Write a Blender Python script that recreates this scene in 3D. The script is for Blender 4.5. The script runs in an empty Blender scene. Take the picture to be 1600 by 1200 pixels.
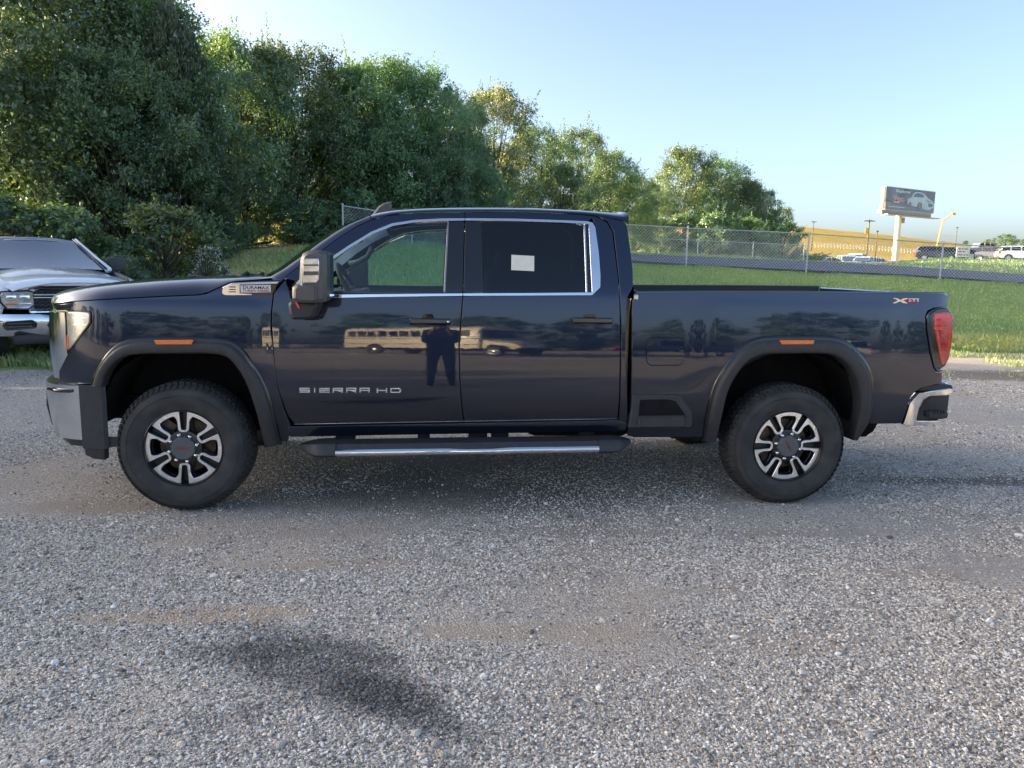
import bpy, bmesh, math, random
import numpy as np
from mathutils import Vector, Matrix, noise
from mathutils.geometry import tessellate_polygon

random.seed(7)
RNG = np.random.default_rng(7)
SC = bpy.context.scene
COL = SC.collection
PI = math.pi

# ------------------------------------------------------------------ camera
CAMP = np.array([1.6387, -4.8440, 1.5950])
YAW, PITCH, ROLL, FPX = 0.09668, 0.15414, 0.01948, 1168.1
_fw = np.array([math.sin(YAW) * math.cos(PITCH), math.cos(YAW) * math.cos(PITCH), -math.sin(PITCH)])
_r = np.array([math.cos(YAW), -math.sin(YAW), 0.0])
_u = np.cross(_r, _fw)
CR = math.cos(ROLL) * _r + math.sin(ROLL) * _u
CU = -math.sin(ROLL) * _r + math.cos(ROLL) * _u
cam = bpy.data.cameras.new('camera')
cam.sensor_width = 36.0
cam.lens = FPX / 1600.0 * 36.0
cam.clip_start, cam.clip_end = 0.05, 4000.0
camo = bpy.data.objects.new('camera', cam)
camo.matrix_world = Matrix(((CR[0], CU[0], -_fw[0], CAMP[0]), (CR[1], CU[1], -_fw[1], CAMP[1]),
                            (CR[2], CU[2], -_fw[2], CAMP[2]), (0, 0, 0, 1)))
COL.objects.link(camo)
SC.camera = camo
FH = np.array([math.sin(YAW), math.cos(YAW)])          # depth axis on the ground
RH = np.array([math.cos(YAW), -math.sin(YAW)])         # lateral axis on the ground

# ------------------------------------------------------------------ sky, sun, exposure
SUN_EL, SUN_AZ = math.radians(13.5), math.radians(-76.0)   # azimuth from +Y, clockwise (towards +X)
SKY_STRENGTH, SUN_STRENGTH, EXPOSURE = 0.15, 4.5, 1.80
world = bpy.data.worlds.new('World')
SC.world = world
world.use_nodes = True
wn = world.node_tree
wn.nodes.clear()
w_out = wn.nodes.new('ShaderNodeOutputWorld')
w_bg = wn.nodes.new('ShaderNodeBackground')
w_sky = wn.nodes.new('ShaderNodeTexSky')
w_sky.sky_type = 'NISHITA'
w_sky.sun_disc = False
w_sky.sun_elevation = SUN_EL
w_sky.sun_rotation = SUN_AZ
w_sky.altitude = 300.0
w_sky.air_density = 0.62
w_sky.dust_density = 4.2
w_sky.ozone_density = 0.9
w_bg.inputs['Strength'].default_value = SKY_STRENGTH
# thin wisps of cloud low over the horizon, the same all the way round
w_tc = wn.nodes.new('ShaderNodeTexCoord')
w_map = wn.nodes.new('ShaderNodeMapping')
w_map.inputs['Scale'].default_value = (4.0, 4.0, 42.0)
w_noi = wn.nodes.new('ShaderNodeTexNoise')
w_noi.inputs['Scale'].default_value = 1.6
w_noi.inputs['Detail'].default_value = 6.0
w_noi.inputs['Roughness'].default_value = 0.6
w_rmp = wn.nodes.new('ShaderNodeValToRGB')
w_rmp.color_ramp.elements[0].position = 0.60
w_rmp.color_ramp.elements[1].position = 0.78
w_sep = wn.nodes.new('ShaderNodeSeparateXYZ')
w_band = wn.nodes.new('ShaderNodeMapRange')
w_band.interpolation_type = 'SMOOTHSTEP'
w_band.inputs['From Min'].default_value = 0.16
w_band.inputs['From Max'].default_value = 0.06
w_mul = wn.nodes.new('ShaderNodeMath'); w_mul.operation = 'MULTIPLY'
w_mul2 = wn.nodes.new('ShaderNodeMath'); w_mul2.operation = 'MULTIPLY'; w_mul2.inputs[1].default_value = 0.45
w_mix = wn.nodes.new('ShaderNodeMix'); w_mix.data_type = 'RGBA'; w_mix.blend_type = 'MULTIPLY'
w_mix.inputs['B'].default_value = (0.66, 0.68, 0.72, 1)
L = wn.links.new
L(w_tc.outputs['Generated'], w_map.inputs['Vector'])
L(w_map.outputs['Vector'], w_noi.inputs['Vector'])
L(w_noi.outputs['Fac'], w_rmp.inputs['Fac'])
L(w_tc.outputs['Generated'], w_sep.inputs['Vector'])
L(w_sep.outputs['Z'], w_band.inputs['Value'])
L(w_rmp.outputs['Color'], w_mul.inputs[0])
L(w_band.outputs['Result'], w_mul.inputs[1])
L(w_mul.outputs[0], w_mul2.inputs[0])
L(w_mul2.outputs[0], w_mix.inputs['Factor'])
L(w_sky.outputs['Color'], w_mix.inputs['A'])
L(w_mix.outputs['Result'], w_bg.inputs['Color'])
L(w_bg.outputs[0], w_out.inputs['Surface'])

sun = bpy.data.lights.new('sun', 'SUN')
sun.energy = SUN_STRENGTH
sun.angle = math.radians(0.53)
sun.color = (1.0, 0.80, 0.52)
suno = bpy.data.objects.new('sun', sun)
COL.objects.link(suno)
sdir = Vector((math.sin(SUN_AZ) * math.cos(SUN_EL), math.cos(SUN_AZ) * math.cos(SUN_EL), math.sin(SUN_EL)))
suno.rotation_euler = sdir.to_track_quat('Z', 'Y').to_euler()
suno.location = sdir * 60

SC.view_settings.view_transform = 'Standard'
SC.view_settings.look = 'None'
SC.view_settings.exposure = EXPOSURE
SC.view_settings.gamma = 1.0
SC.view_settings.use_curve_mapping = False
SC.render.engine = 'CYCLES'
SC.cycles.max_bounces = 8
SC.cycles.transparent_max_bounces = 12
SC.cycles.caustics_reflective = False
SC.cycles.caustics_refractive = False

# ------------------------------------------------------------------ materials
def nodemat(name):
    m = bpy.data.materials.new(name)
    m.use_nodes = True
    nt = m.node_tree
    nt.nodes.clear()
    out = nt.nodes.new('ShaderNodeOutputMaterial')
    return m, nt, out

def N(nt, kind, **kw):
    n = nt.nodes.new('ShaderNode' + kind)
    for k, v in kw.items():
        if hasattr(n, k) and k not in n.inputs:
            setattr(n, k, v)
        else:
            n.inputs[k.replace('_', ' ')].default_value = v
    return n

def c4(c):
    return (c[0], c[1], c[2], 1.0)

def pmat(name, col, rough=0.5, metal=0.0, coat=0.0, coat_rough=0.03, var=0.15, scale=12.0, bump=0.0, bscale=200.0,
         col2=None, spec=0.5, emis=None, rough_var=0.06, coat_ior=1.5):
    """Principled material whose colour and gloss wander a little with procedural noise."""
    m, nt, out = nodemat(name)
    b = N(nt, 'BsdfPrincipled')
    b.inputs['Metallic'].default_value = metal
    b.inputs['Coat Weight'].default_value = coat
    b.inputs['Coat Roughness'].default_value = coat_rough
    b.inputs['Coat IOR'].default_value = coat_ior
    b.inputs['Specular IOR Level'].default_value = spec
    tc = N(nt, 'TexCoord')
    no = N(nt, 'TexNoise')
    no.inputs['Scale'].default_value = scale
    no.inputs['Detail'].default_value = 5.0
    nt.links.new(tc.outputs['Object'], no.inputs['Vector'])
    r = N(nt, 'ValToRGB')
    a = [max(0.0, x * (1 - var)) for x in col]
    z = [min(1.0, x * (1 + var)) for x in (col2 or col)]
    r.color_ramp.elements[0].color = c4(a); r.color_ramp.elements[1].color = c4(z)
    r.color_ramp.elements[0].position = 0.3; r.color_ramp.elements[1].position = 0.7
    nt.links.new(no.outputs['Fac'], r.inputs['Fac'])
    nt.links.new(r.outputs['Color'], b.inputs['Base Color'])
    mr = N(nt, 'MapRange')
    mr.inputs['To Min'].default_value = max(0.0, rough - rough_var)
    mr.inputs['To Max'].default_value = min(1.0, rough + rough_var)
    nt.links.new(no.outputs['Fac'], mr.inputs['Value'])
    nt.links.new(mr.outputs['Result'], b.inputs['Roughness'])
    if bump > 0:
        n2 = N(nt, 'TexNoise')
        n2.inputs['Scale'].default_value = bscale
        n2.inputs['Detail'].default_value = 3.0
        nt.links.new(tc.outputs['Object'], n2.inputs['Vector'])
        bp = N(nt, 'Bump')
        bp.inputs['Strength'].default_value = bump
        bp.inputs['Distance'].default_value = 0.002
        nt.links.new(n2.outputs['Fac'], bp.inputs['Height'])
        nt.links.new(bp.outputs['Normal'], b.inputs['Coat Normal' if coat_ior > 1.55 else 'Normal'])
    if emis:
        b.inputs['Emission Color'].default_value = c4(emis[:3]); b.inputs['Emission Strength'].default_value = emis[3]
    nt.links.new(b.outputs[0], out.inputs['Surface'])
    return m

def glassmat(name, tint, refl=1.0, ior=1.5, body=None, bodyfac=0.0):
    """Thin pane: Fresnel reflection over a tinted see-through sheet."""
    m, nt, out = nodemat(name)
    fr = N(nt, 'Fresnel'); fr.inputs['IOR'].default_value = ior
    no = N(nt, 'TexNoise'); no.inputs['Scale'].default_value = 3.0
    tc = N(nt, 'TexCoord'); nt.links.new(tc.outputs['Object'], no.inputs['Vector'])
    mr = N(nt, 'MapRange'); mr.inputs['To Min'].default_value = 0.0; mr.inputs['To Max'].default_value = 0.02
    nt.links.new(no.outputs['Fac'], mr.inputs['Value'])
    g = N(nt, 'BsdfGlossy'); nt.links.new(mr.outputs['Result'], g.inputs['Roughness'])
    t = N(nt, 'BsdfTransparent'); t.inputs['Color'].default_value = c4(tint)
    base = t.outputs[0]
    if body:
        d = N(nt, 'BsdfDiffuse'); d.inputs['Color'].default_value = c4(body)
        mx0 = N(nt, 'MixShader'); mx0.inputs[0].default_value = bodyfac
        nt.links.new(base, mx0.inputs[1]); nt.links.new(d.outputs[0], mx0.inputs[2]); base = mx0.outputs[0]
    mul = N(nt, 'Math', operation='MULTIPLY'); mul.inputs[1].default_value = refl
    nt.links.new(fr.outputs[0], mul.inputs[0])
    mx = N(nt, 'MixShader')
    nt.links.new(mul.outputs[0], mx.inputs[0]); nt.links.new(base, mx.inputs[1]); nt.links.new(g.outputs[0], mx.inputs[2])
    nt.links.new(mx.outputs[0], out.inputs['Surface'])
    return m

M = {}
M['paint'] = pmat('dark_metallic_paint', (0.0088, 0.0165, 0.043), 0.30, 0.92, 1.0, 0.022, var=0.12, scale=900, coat_ior=1.62, bump=0.05, bscale=16)
M['chrome'] = pmat('chrome', (0.78, 0.79, 0.80), 0.07, 1.0, var=0.03, scale=8, rough_var=0.03)
M['satin'] = pmat('satin_chrome', (0.70, 0.71, 0.73), 0.22, 1.0, var=0.04, scale=20)
M['plastic'] = pmat('black_plastic', (0.030, 0.031, 0.033), 0.52, var=0.2, scale=30, bump=0.25, bscale=900)
M['gloss_black'] = pmat('gloss_black', (0.006, 0.006, 0.007), 0.12, coat=0.6, var=0.2)
M['black'] = pmat('underbody_black', (0.008, 0.008, 0.008), 0.8, var=0.35, scale=18, spec=0.2)
M['liner'] = pmat('wheel_liner_black', (0.010, 0.010, 0.010), 0.85, var=0.4, scale=14, bump=0.3, bscale=120, spec=0.2)
M['greyplastic'] = pmat('grey_plastic', (0.085, 0.082, 0.077), 0.42, var=0.1, scale=30, bump=0.2, bscale=900)
M['rubber'] = pmat('tyre_rubber', (0.026, 0.026, 0.027), 0.72, var=0.28, scale=9, bump=0.15, bscale=300, col2=(0.042, 0.040, 0.037))
M['alloy'] = pmat('machined_alloy', (0.92, 0.92, 0.92), 0.30, 1.0, var=0.05, scale=60)
M['darkalloy'] = pmat('dark_painted_alloy', (0.014, 0.015, 0.017), 0.35, 0.2, 0.4, 0.1, var=0.2)
M['capgrey'] = pmat('centre_cap_grey', (0.10, 0.104, 0.11), 0.4, var=0.1)
M['steel'] = pmat('brushed_steel', (0.30, 0.29, 0.28), 0.4, 0.9, var=0.25, scale=40)
M['rust'] = pmat('brake_iron', (0.12, 0.09, 0.07), 0.6, 0.6, var=0.4, scale=30)
M['red'] = pmat('red_letter', (0.42, 0.014, 0.018), 0.35, var=0.05)
M['white'] = pmat('white_plate', (0.75, 0.75, 0.74), 0.4, var=0.04)
M['dark_letter'] = pmat('dark_letter', (0.012, 0.02, 0.035), 0.4, var=0.05)
M['amber'] = pmat('amber_lens', (0.80, 0.17, 0.02), 0.2, coat=0.6, var=0.08, scale=60)
M['redlens'] = pmat('red_lens', (0.42, 0.006, 0.010), 0.12, coat=1.0, coat_rough=0.02, var=0.5, scale=26)
M['redlens2'] = pmat('bright_red_lens', (0.75, 0.02, 0.025), 0.15, coat=1.0, coat_rough=0.02, var=0.25, scale=40)
M['lamp'] = pmat('lamp_reflector', (0.60, 0.61, 0.62), 0.20, 0.75, coat=1.0, coat_rough=0.02, var=0.25, scale=14)
M['glass'] = glassmat('door_glass', (0.74, 0.90, 0.86), 1.7)
M['windscreen'] = glassmat('windscreen_glass', (0.62, 0.74, 0.70), 0.55)
M['darkglass'] = glassmat('privacy_glass', (0.012, 0.024, 0.032), 1.5)
M['ramglass'] = glassmat('windscreen_painted_sky', (0.03, 0.045, 0.055), 2.4, body=(0.26, 0.36, 0.48), bodyfac=0.30)  # pale blue diffuse body stands in for sky mirrored in the pane
M['cap_red'] = pmat('cap_letter_red', (0.24, 0.035, 0.035), 0.4, var=0.05)
M['mirror'] = pmat('mirror_glass', (0.85, 0.86, 0.86), 0.01, 1.0, var=0.01, rough_var=0.005)
M['interior'] = pmat('interior_dark', (0.020, 0.022, 0.026), 0.65, var=0.2, scale=20, bump=0.2)
M['interior_grey'] = pmat('interior_grey', (0.10, 0.115, 0.125), 0.6, var=0.15, scale=15, bump=0.2)
M['paper'] = pmat('window_paper', (0.74, 0.71, 0.58), 0.8, var=0.05, scale=30)
M['whitepaint'] = pmat('white_car_paint', (0.84, 0.86, 0.88), 0.25, 0.0, 1.0, 0.02, var=0.03)
M['galv'] = pmat('galvanised_steel', (0.50, 0.52, 0.53), 0.5, 0.25, var=0.15, scale=30)

# ------------------------------------------------------------------ object helpers
def tag(o, label=None, cat=None, group=None, kind=None):
    if label: o['label'] = label
    if cat: o['category'] = cat
    if group: o['group'] = group
    if kind: o['kind'] = kind
    return o

def empty(name, loc=(0, 0, 0), rz=0.0, parent=None):
    o = bpy.data.objects.new(name, None)
    o.empty_display_size = 0.2
    COL.objects.link(o)
    o.location = loc
    o.rotation_euler = (0, 0, rz)
    if parent: o.parent = parent
    return o

def mesh_from(name, v, f, normals=None, smooth=False):
    me = bpy.data.meshes.new(name)
    me.from_pydata([tuple(map(float, p)) for p in v], [], [tuple(int(i) for i in q) for q in f])
    me.update()
    if smooth or normals is not None:
        me.shade_smooth()
    if normals is not None:
        me.normals_split_custom_set_from_vertices([tuple(map(float, n)) for n in normals])
    return me

def np_mesh(name, verts, faces_flat, nper):
    """Fast mesh from numpy: verts (n,3), faces (m,nper)."""
    me = bpy.data.meshes.new(name)
    nv, nf = len(verts), len(faces_flat)
    me.vertices.add(nv)
    me.vertices.foreach_set('co', np.asarray(verts, np.float32).ravel())
    me.loops.add(nf * nper)
    me.loops.foreach_set('vertex_index', np.asarray(faces_flat, np.int32).ravel())
    me.polygons.add(nf)
    me.polygons.foreach_set('loop_start', np.arange(0, nf * nper, nper, dtype=np.int32))
    me.update(calc_edges=True)
    return me

def link(name, me, mat, parent=None, loc=(0, 0, 0)):
    if mat is not None and not me.materials:
        me.materials.append(mat)
    o = bpy.data.objects.new(name, me)
    COL.objects.link(o)
    o.location = loc
    if parent is not None: o.parent = parent
    return o

class MB:
    """Collects simple solids into one mesh."""
    def __init__(s, off=(0, 0, 0)):
        s.v, s.f, s.off = [], [], Vector(off)
    def add(s, vs, fs):
        n = len(s.v)
        s.v += [Vector(p) for p in vs]
        s.f += [tuple(i + n for i in q) for q in fs]
        return s
    def box(s, c, d, rot=None, bev=0.0):
        """box, its edges chamfered when bev > 0"""
        bm = bmesh.new()
        bmesh.ops.create_cube(bm, size=1.0)
        for p in bm.verts: p.co = Vector((p.co.x * d[0], p.co.y * d[1], p.co.z * d[2]))
        if bev > 0:
            bmesh.ops.bevel(bm, geom=list(bm.edges), offset=bev, segments=2, affect='EDGES', profile=0.5)
        R = rot if rot is not None else Matrix.Identity(3)
        bm.verts.index_update()
        s.add([R @ p.co + Vector(c) for p in bm.verts], [[q.index for q in f.verts] for f in bm.faces])
        bm.free()
        return s
    def tube(s, pts, r, n=8, caps=True):
        pts = [Vector(p) for p in pts]
        k = len(pts)
        rr = r if isinstance(r, (list, tuple)) else [r] * k
        vs, fs = [], []
        up = None
        for i, p in enumerate(pts):
            t = (pts[min(i + 1, k - 1)] - pts[max(i - 1, 0)]).normalized()
            if up is None:
                up = Vector((0, 0, 1)) if abs(t.z) < 0.9 else Vector((1, 0, 0))
            a = t.cross(up).normalized(); b = a.cross(t).normalized(); up = b
            for j in range(n):
                w = 2 * PI * j / n
                vs.append(p + (a * math.cos(w) + b * math.sin(w)) * rr[i])
        for i in range(k - 1):
            for j in range(n):
                fs.append((i * n + j, i * n + (j + 1) % n, (i + 1) * n + (j + 1) % n, (i + 1) * n + j))
        if caps:
            fs.append(tuple(range(n - 1, -1, -1))); fs.append(tuple((k - 1) * n + j for j in range(n)))
        return s.add(vs, fs)
    def lathe(s, prof, c, axis='y', n=48):
        """prof: (radius, along-axis)"""
        vs, fs = [], []
        for (r, h) in prof:
            for j in range(n):
                w = 2 * PI * j / n
                a, b = r * math.cos(w), r * math.sin(w)
                p = {'y': (a, h, b), 'z': (a, b, h), 'x': (h, a, b)}[axis]
                vs.append(Vector(p) + Vector(c))
        for i in range(len(prof) - 1):
            for j in range(n):
                fs.append((i * n + j, i * n + (j + 1) % n, (i + 1) * n + (j + 1) % n, (i + 1) * n + j))
        return s.add(vs, fs)
    def plate(s, poly, y0, y1, bev=0.0, fn=None):
        """polygon in (x,z) given thickness from y0 (front) to y1; fn maps (x, y, z)"""
        if sum(poly[i][0] * poly[(i + 1) % len(poly)][1] - poly[(i + 1) % len(poly)][0] * poly[i][1] for i in range(len(poly))) < 0:
            poly = poly[::-1]
        k = len(poly)
        fn = fn or (lambda x, y, z: (x, y, z))
        rings = []
        if bev > 0:
            ins = inset(poly, bev)
            rings.append([(p[0], y0, p[1]) for p in ins])
            rings.append([(p[0], y0 + bev, p[1]) for p in poly])
        else:
            rings.append([(p[0], y0, p[1]) for p in poly])
        rings.append([(p[0], y1, p[1]) for p in poly])
        vs = [fn(*p) for r in rings for p in r]
        fs = []
        for t in tessellate_polygon([[Vector((p[0], p[2], 0)) for p in rings[0]]]):
            a, b, c = t
            A, B, C2 = (Vector((rings[0][i][0], rings[0][i][2])) for i in t)
            if (B - A).cross(C2 - A) < 0: a, c = c, a
            fs.append((a, b, c))
            o = (len(rings) - 1) * k
            fs.append((o + c, o + b, o + a))
        for q in range(len(rings) - 1):
            for i in range(k):
                j = (i + 1) % k
                fs.append((q * k + j, q * k + i, (q + 1) * k + i, (q + 1) * k + j))
        return s.add(vs, fs)
    def grid(s, rows, close=False):
        n = len(rows[0])
        vs = [p for r in rows for p in r]
        fs = []
        for i in range(len(rows) - 1):
            for j in range(n if close else n - 1):
                j2 = (j + 1) % n
                fs.append((i * n + j, i * n + j2, (i + 1) * n + j2, (i + 1) * n + j))
        return s.add(vs, fs)
    def build(s, name, mat, parent=None, smooth=False, auto=None, loc=(0, 0, 0)):
        me = mesh_from(name, [p - s.off for p in s.v], s.f, smooth=smooth or auto is not None)
        if auto is not None:
            sharp_edges(me, auto)
        return link(name, me, mat, parent, loc)

def sharp_edges(me, deg):
    bm = bmesh.new(); bm.from_mesh(me)
    lim = math.radians(deg)
    for e in bm.edges:
        if len(e.link_faces) == 2 and e.calc_face_angle(0) > lim: e.smooth = False
    bm.to_mesh(me); bm.free()

def inset(poly, d):
    k = len(poly); out = []
    for i in range(k):
        a, b, c = Vector(poly[i - 1]), Vector(poly[i]), Vector(poly[(i + 1) % k])
        e1, e2 = (b - a), (c - b)
        if e1.length < 1e-9 or e2.length < 1e-9: out.append(tuple(b)); continue
        e1.normalize(); e2.normalize()
        n1, n2 = Vector((-e1.y, e1.x)), Vector((-e2.y, e2.x))
        nn = n1 + n2
        if nn.length < 1e-6: out.append(tuple(b)); continue
        nn.normalize()
        t = d / max(0.45, nn.dot(n1))
        out.append(tuple(b + nn * t))
    return out

def chaikin(poly, it=1, closed=True, amt=0.25):
    for _ in range(it):
        out = []
        k = len(poly)
        rng = range(k) if closed else range(k - 1)
        if not closed: out.append(poly[0])
        for i in rng:
            a, b = np.array(poly[i], float), np.array(poly[(i + 1) % k], float)
            out.append(tuple(a + (b - a) * amt)); out.append(tuple(b - (b - a) * amt))
        if not closed: out.append(poly[-1])
        poly = out
    return poly

def round_corners(poly, r=0.02, seg=4):
    """Round every corner of a closed polygon with about radius r."""
    out = []; k = len(poly)
    for i in range(k):
        a, b, c = (Vector(poly[j % k]) for j in (i - 1, i, i + 1))
        u, v = (a - b), (c - b)
        lu, lv = u.length, v.length
        if lu < 1e-6 or lv < 1e-6: out.append(tuple(b)); continue
        ang = u.angle(v)
        if ang > math.radians(168): out.append(tuple(b)); continue
        t = min(r / math.tan(ang / 2), lu * 0.45, lv * 0.45)
        p, q = b + u / lu * t, b + v / lv * t
        for s in range(seg + 1):
            w = s / seg
            out.append(tuple(p * (1 - w) ** 2 + b * 2 * w * (1 - w) + q * w ** 2))
    return out

def text_mesh(body, size, depth, sx=1.0, bold=0.0):
    cu = bpy.data.curves.new('lettering', 'FONT')
    cu.body = body; cu.size = size; cu.extrude = depth; cu.offset = bold
    cu.align_x = 'CENTER'; cu.align_y = 'CENTER'
    cu.resolution_u = 3
    o = bpy.data.objects.new('lettering', cu)
    COL.objects.link(o)
    dg = bpy.context.evaluated_depsgraph_get()
    me = bpy.data.meshes.new_from_object(o.evaluated_get(dg))
    bpy.data.objects.remove(o); bpy.data.curves.remove(cu)
    for p in me.vertices: p.co.x *= sx
    me.materials.clear()
    return me

def ray_dir(px, py):
    return _fw + CR * ((px - 800) / FPX) + CU * ((600 - py) / FPX)

def U(px, py, surf=0.0):
    """Where the sight line of a photograph pixel meets a side surface y = surf(x, z): gives (x, z)."""
    d = ray_dir(px, py)
    y = 0.0 if callable(surf) else surf
    for _ in range(12 if callable(surf) else 1):
        t = (y - CAMP[1]) / d[1]
        x, z = CAMP[0] + t * d[0], CAMP[2] + t * d[2]
        if callable(surf): y = 0.5 * y + 0.5 * surf(x, z)
    return (x, z)

def UU(pts, surf=0.0):
    return [U(a, b, surf) for a, b in pts]

def at(px, d):
    """Ground position (x, y) at depth d (metres along the view) in the direction of pixel column px at the horizon."""
    s = (px - 800) / FPX * d * math.cos(PITCH)
    return CAMP[0] + FH[0] * d + RH[0] * s, CAMP[1] + FH[1] * d + RH[1] * s

def sstep(a, b, x):
    t = np.clip((np.asarray(x, float) - a) / (b - a), 0, 1)
    return t * t * (3 - 2 * t)
# ================================================================== the dark pickup
T0 = Vector((2.05, 1.01, 0.0))
truck = empty('pickup_truck', T0)
tag(truck, 'dark blue-black crew cab pickup truck with black wheel arch flares parked side-on on the gravel', 'pickup truck')

def s1(a, b, x):
    t = min(1.0, max(0.0, (x - a) / (b - a)))
    return t * t * (3 - 2 * t)

def S_body(x, z):
    y = (z - 0.82) ** 2 / 10.6
    if z < 0.80: y += 0.45 * (0.80 - z) ** 2
    if x < -0.4: y += 0.95 * (-0.4 - x) ** 2
    if x > 5.02: y += 1.6 * (x - 5.02) ** 2
    y -= 0.013 * s1(3.28, 3.50, x) * (1 - s1(4.62, 4.86, x)) * (1 - s1(1.36, 1.40, z)) * s1(0.75, 1.0, z)
    y -= 0.010 * s1(-0.62, -0.40, x) * (1 - s1(0.46, 0.62, x)) * (1 - s1(1.30, 1.37, z)) * s1(0.75, 1.0, z)
    return y

def S_cab(x, z):
    t = z - 1.43
    return S_body(x, z) + 0.20 * (t + math.sqrt(t * t + 0.0006)) * 0.5

def snorm(surf, x, z, e=0.004):
    dx = (surf(x + e, z) - surf(x - e, z)) / (2 * e)
    dz = (surf(x, z + e) - surf(x, z - e)) / (2 * e)
    return Vector((dx, -1.0, dz)).normalized()

def panel_mesh(name, poly, surf, off=0.0, thick=0.02, lip=0.003, gap=0.0015, zstep=0.05, xstep=0.14):
    a = sum(poly[i][0] * poly[(i + 1) % len(poly)][1] - poly[(i + 1) % len(poly)][0] * poly[i][1] for i in range(len(poly)))
    if a < 0: poly = poly[::-1]
    poly = inset(poly, lip + gap)
    bm = bmesh.new()
    vs = [bm.verts.new((p[0], p[1], 0)) for p in poly]
    bm.faces.new(vs)
    xs = [p[0] for p in poly]; zs = [p[1] for p in poly]
    z = math.ceil(min(zs) / zstep) * zstep
    while z < max(zs):
        bmesh.ops.bisect_plane(bm, geom=bm.verts[:] + bm.edges[:] + bm.faces[:], dist=1e-5, plane_co=(0, z, 0), plane_no=(0, 1, 0)); z += zstep
    x = math.ceil(min(xs) / xstep) * xstep
    while x < max(xs):
        bmesh.ops.bisect_plane(bm, geom=bm.verts[:] + bm.edges[:] + bm.faces[:], dist=1e-5, plane_co=(x, 0, 0), plane_no=(1, 0, 0)); x += xstep
    bmesh.ops.triangulate(bm, faces=bm.faces[:], ngon_method='EAR_CLIP')
    bm.verts.index_update()
    V, F, NN = [], [], []
    for v in bm.verts:
        X, Z = v.co.x, v.co.y
        V.append(Vector((X, surf(X, Z) + off, Z))); NN.append(snorm(surf, X, Z))
    for f in bm.faces:
        i = [v.index for v in f.verts]
        A, B, C2 = (bm.verts[k].co for k in i) if False else [v.co for v in f.verts]
        if (B - A).cross(C2 - A).z < 0: i = i[::-1]
        F.append(tuple(i))
    # skirt
    edges = []
    for e in bm.edges:
        if len(e.link_faces) == 1:
            f = e.link_faces[0]
            i = [v.index for v in f.verts]
            A, B, C2 = [v.co for v in f.verts]
            if (B - A).cross(C2 - A).z < 0: i = i[::-1]
            p, q = e.verts[0].index, e.verts[1].index
            k = i.index(p)
            edges.append((p, q) if i[(k + 1) % 3] == q else (q, p))
    acc = {}
    for p, q in edges:
        d = Vector((V[q].x - V[p].x, V[q].z - V[p].z))
        if d.length > 1e-9: d.normalize()
        o = Vector((d.y, -d.x))
        acc[p] = acc.get(p, Vector((0, 0))) + o
        acc[q] = acc.get(q, Vector((0, 0))) + o
    r1, r2 = {}, {}
    for p, o in acc.items():
        o = o.normalized() if o.length > 1e-6 else Vector((0, 1))
        b = V[p]
        o3 = Vector((o.x, 0, o.y))
        r1[p] = len(V); V.append(b + o3 * lip + Vector((0, lip, 0))); NN.append((o3 * 0.8 + NN[p] * 0.6).normalized())
        r2[p] = len(V); V.append(b + o3 * lip + Vector((0, thick, 0))); NN.append(o3)
    for p, q in edges:
        F.append((q, p, r1[p], r1[q]))
        F.append((r1[q], r1[p], r2[p], r2[q]))
    bm.free()
    return mesh_from(name, [v - T0 for v in V], F, NN)

def panel(name, poly, surf, mat, parent=None, r=0.0, **kw):
    if r > 0: poly = round_corners(poly, r)
    return link(name, panel_mesh(name, poly, surf, **kw), mat, parent or truck)

def tmb(): return MB(T0)
NEAR = []                       # near-side parts that have a twin on the far side

# ---- bodywork panels of the near side -----------------------------------------------
SILL = 662.5
seamA = [(448, 430.5), (437, 442), (427, 457.5), (423.6, 491), (423, 516), (426.5, 540), (433, 603), (444, 640), (456, 664)]
fender_px = [(111, 471.5), (150, 468.8), (200, 466), (260, 463), (309, 461), (322, 459), (362, 440.5), (400, 438.2), (437, 437.2), (446, 431)] + seamA[1:-1] \
    + [(456, 668), (449, 690), (430, 690), (424, 640), (412, 600), (398, 572), (378, 552), (356, 540), (216, 540), (190, 546), (170, 560), (152, 586), (146, 600), (92, 600), (92, 580), (104, 556), (138, 512), (143, 505), (143, 490), (140, 486), (116, 484)]
fender = panel('fender', UU(fender_px, S_cab), S_cab, M['paint']); NEAR.append(fender)
belt_f, belt_r = [(723, 462.5)], [(923, 460.5)]
fdoor_px = [(446, 436), (455, 466.5), (505, 465), (600, 463.6), (722.6, 462.4), (720, 500), (716.9, 540), (718, 590), (719.5, 615), (722.5, 645), (725, 659),
            (600, 661), (462, 664), (450, 650), (441, 628), (433, 603), (429, 570), (426.5, 540), (424.5, 516), (424.6, 491), (428, 458)]
fdoor = panel('door', UU(fdoor_px, S_cab), S_cab, M['paint']); NEAR.append(fdoor)
rdoor_px = [(723.4, 462.4), (820, 461.5), (924, 460.3), (937.5, 450), (938.5, 428), (936, 395), (931, 352), (925, 341), (918, 337.8), (931, 338), (948, 347), (957, 362), (961, 395), (966, 435), (969, 502), (969, 548),
            (968, 615), (965, 654), (726, 659), (723.2, 645), (720.2, 615), (718.5, 590), (717.6, 540), (720.8, 500)]
rdoor = panel('door', UU(rdoor_px, S_cab), S_cab, M['paint']); NEAR.append(rdoor)
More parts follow.
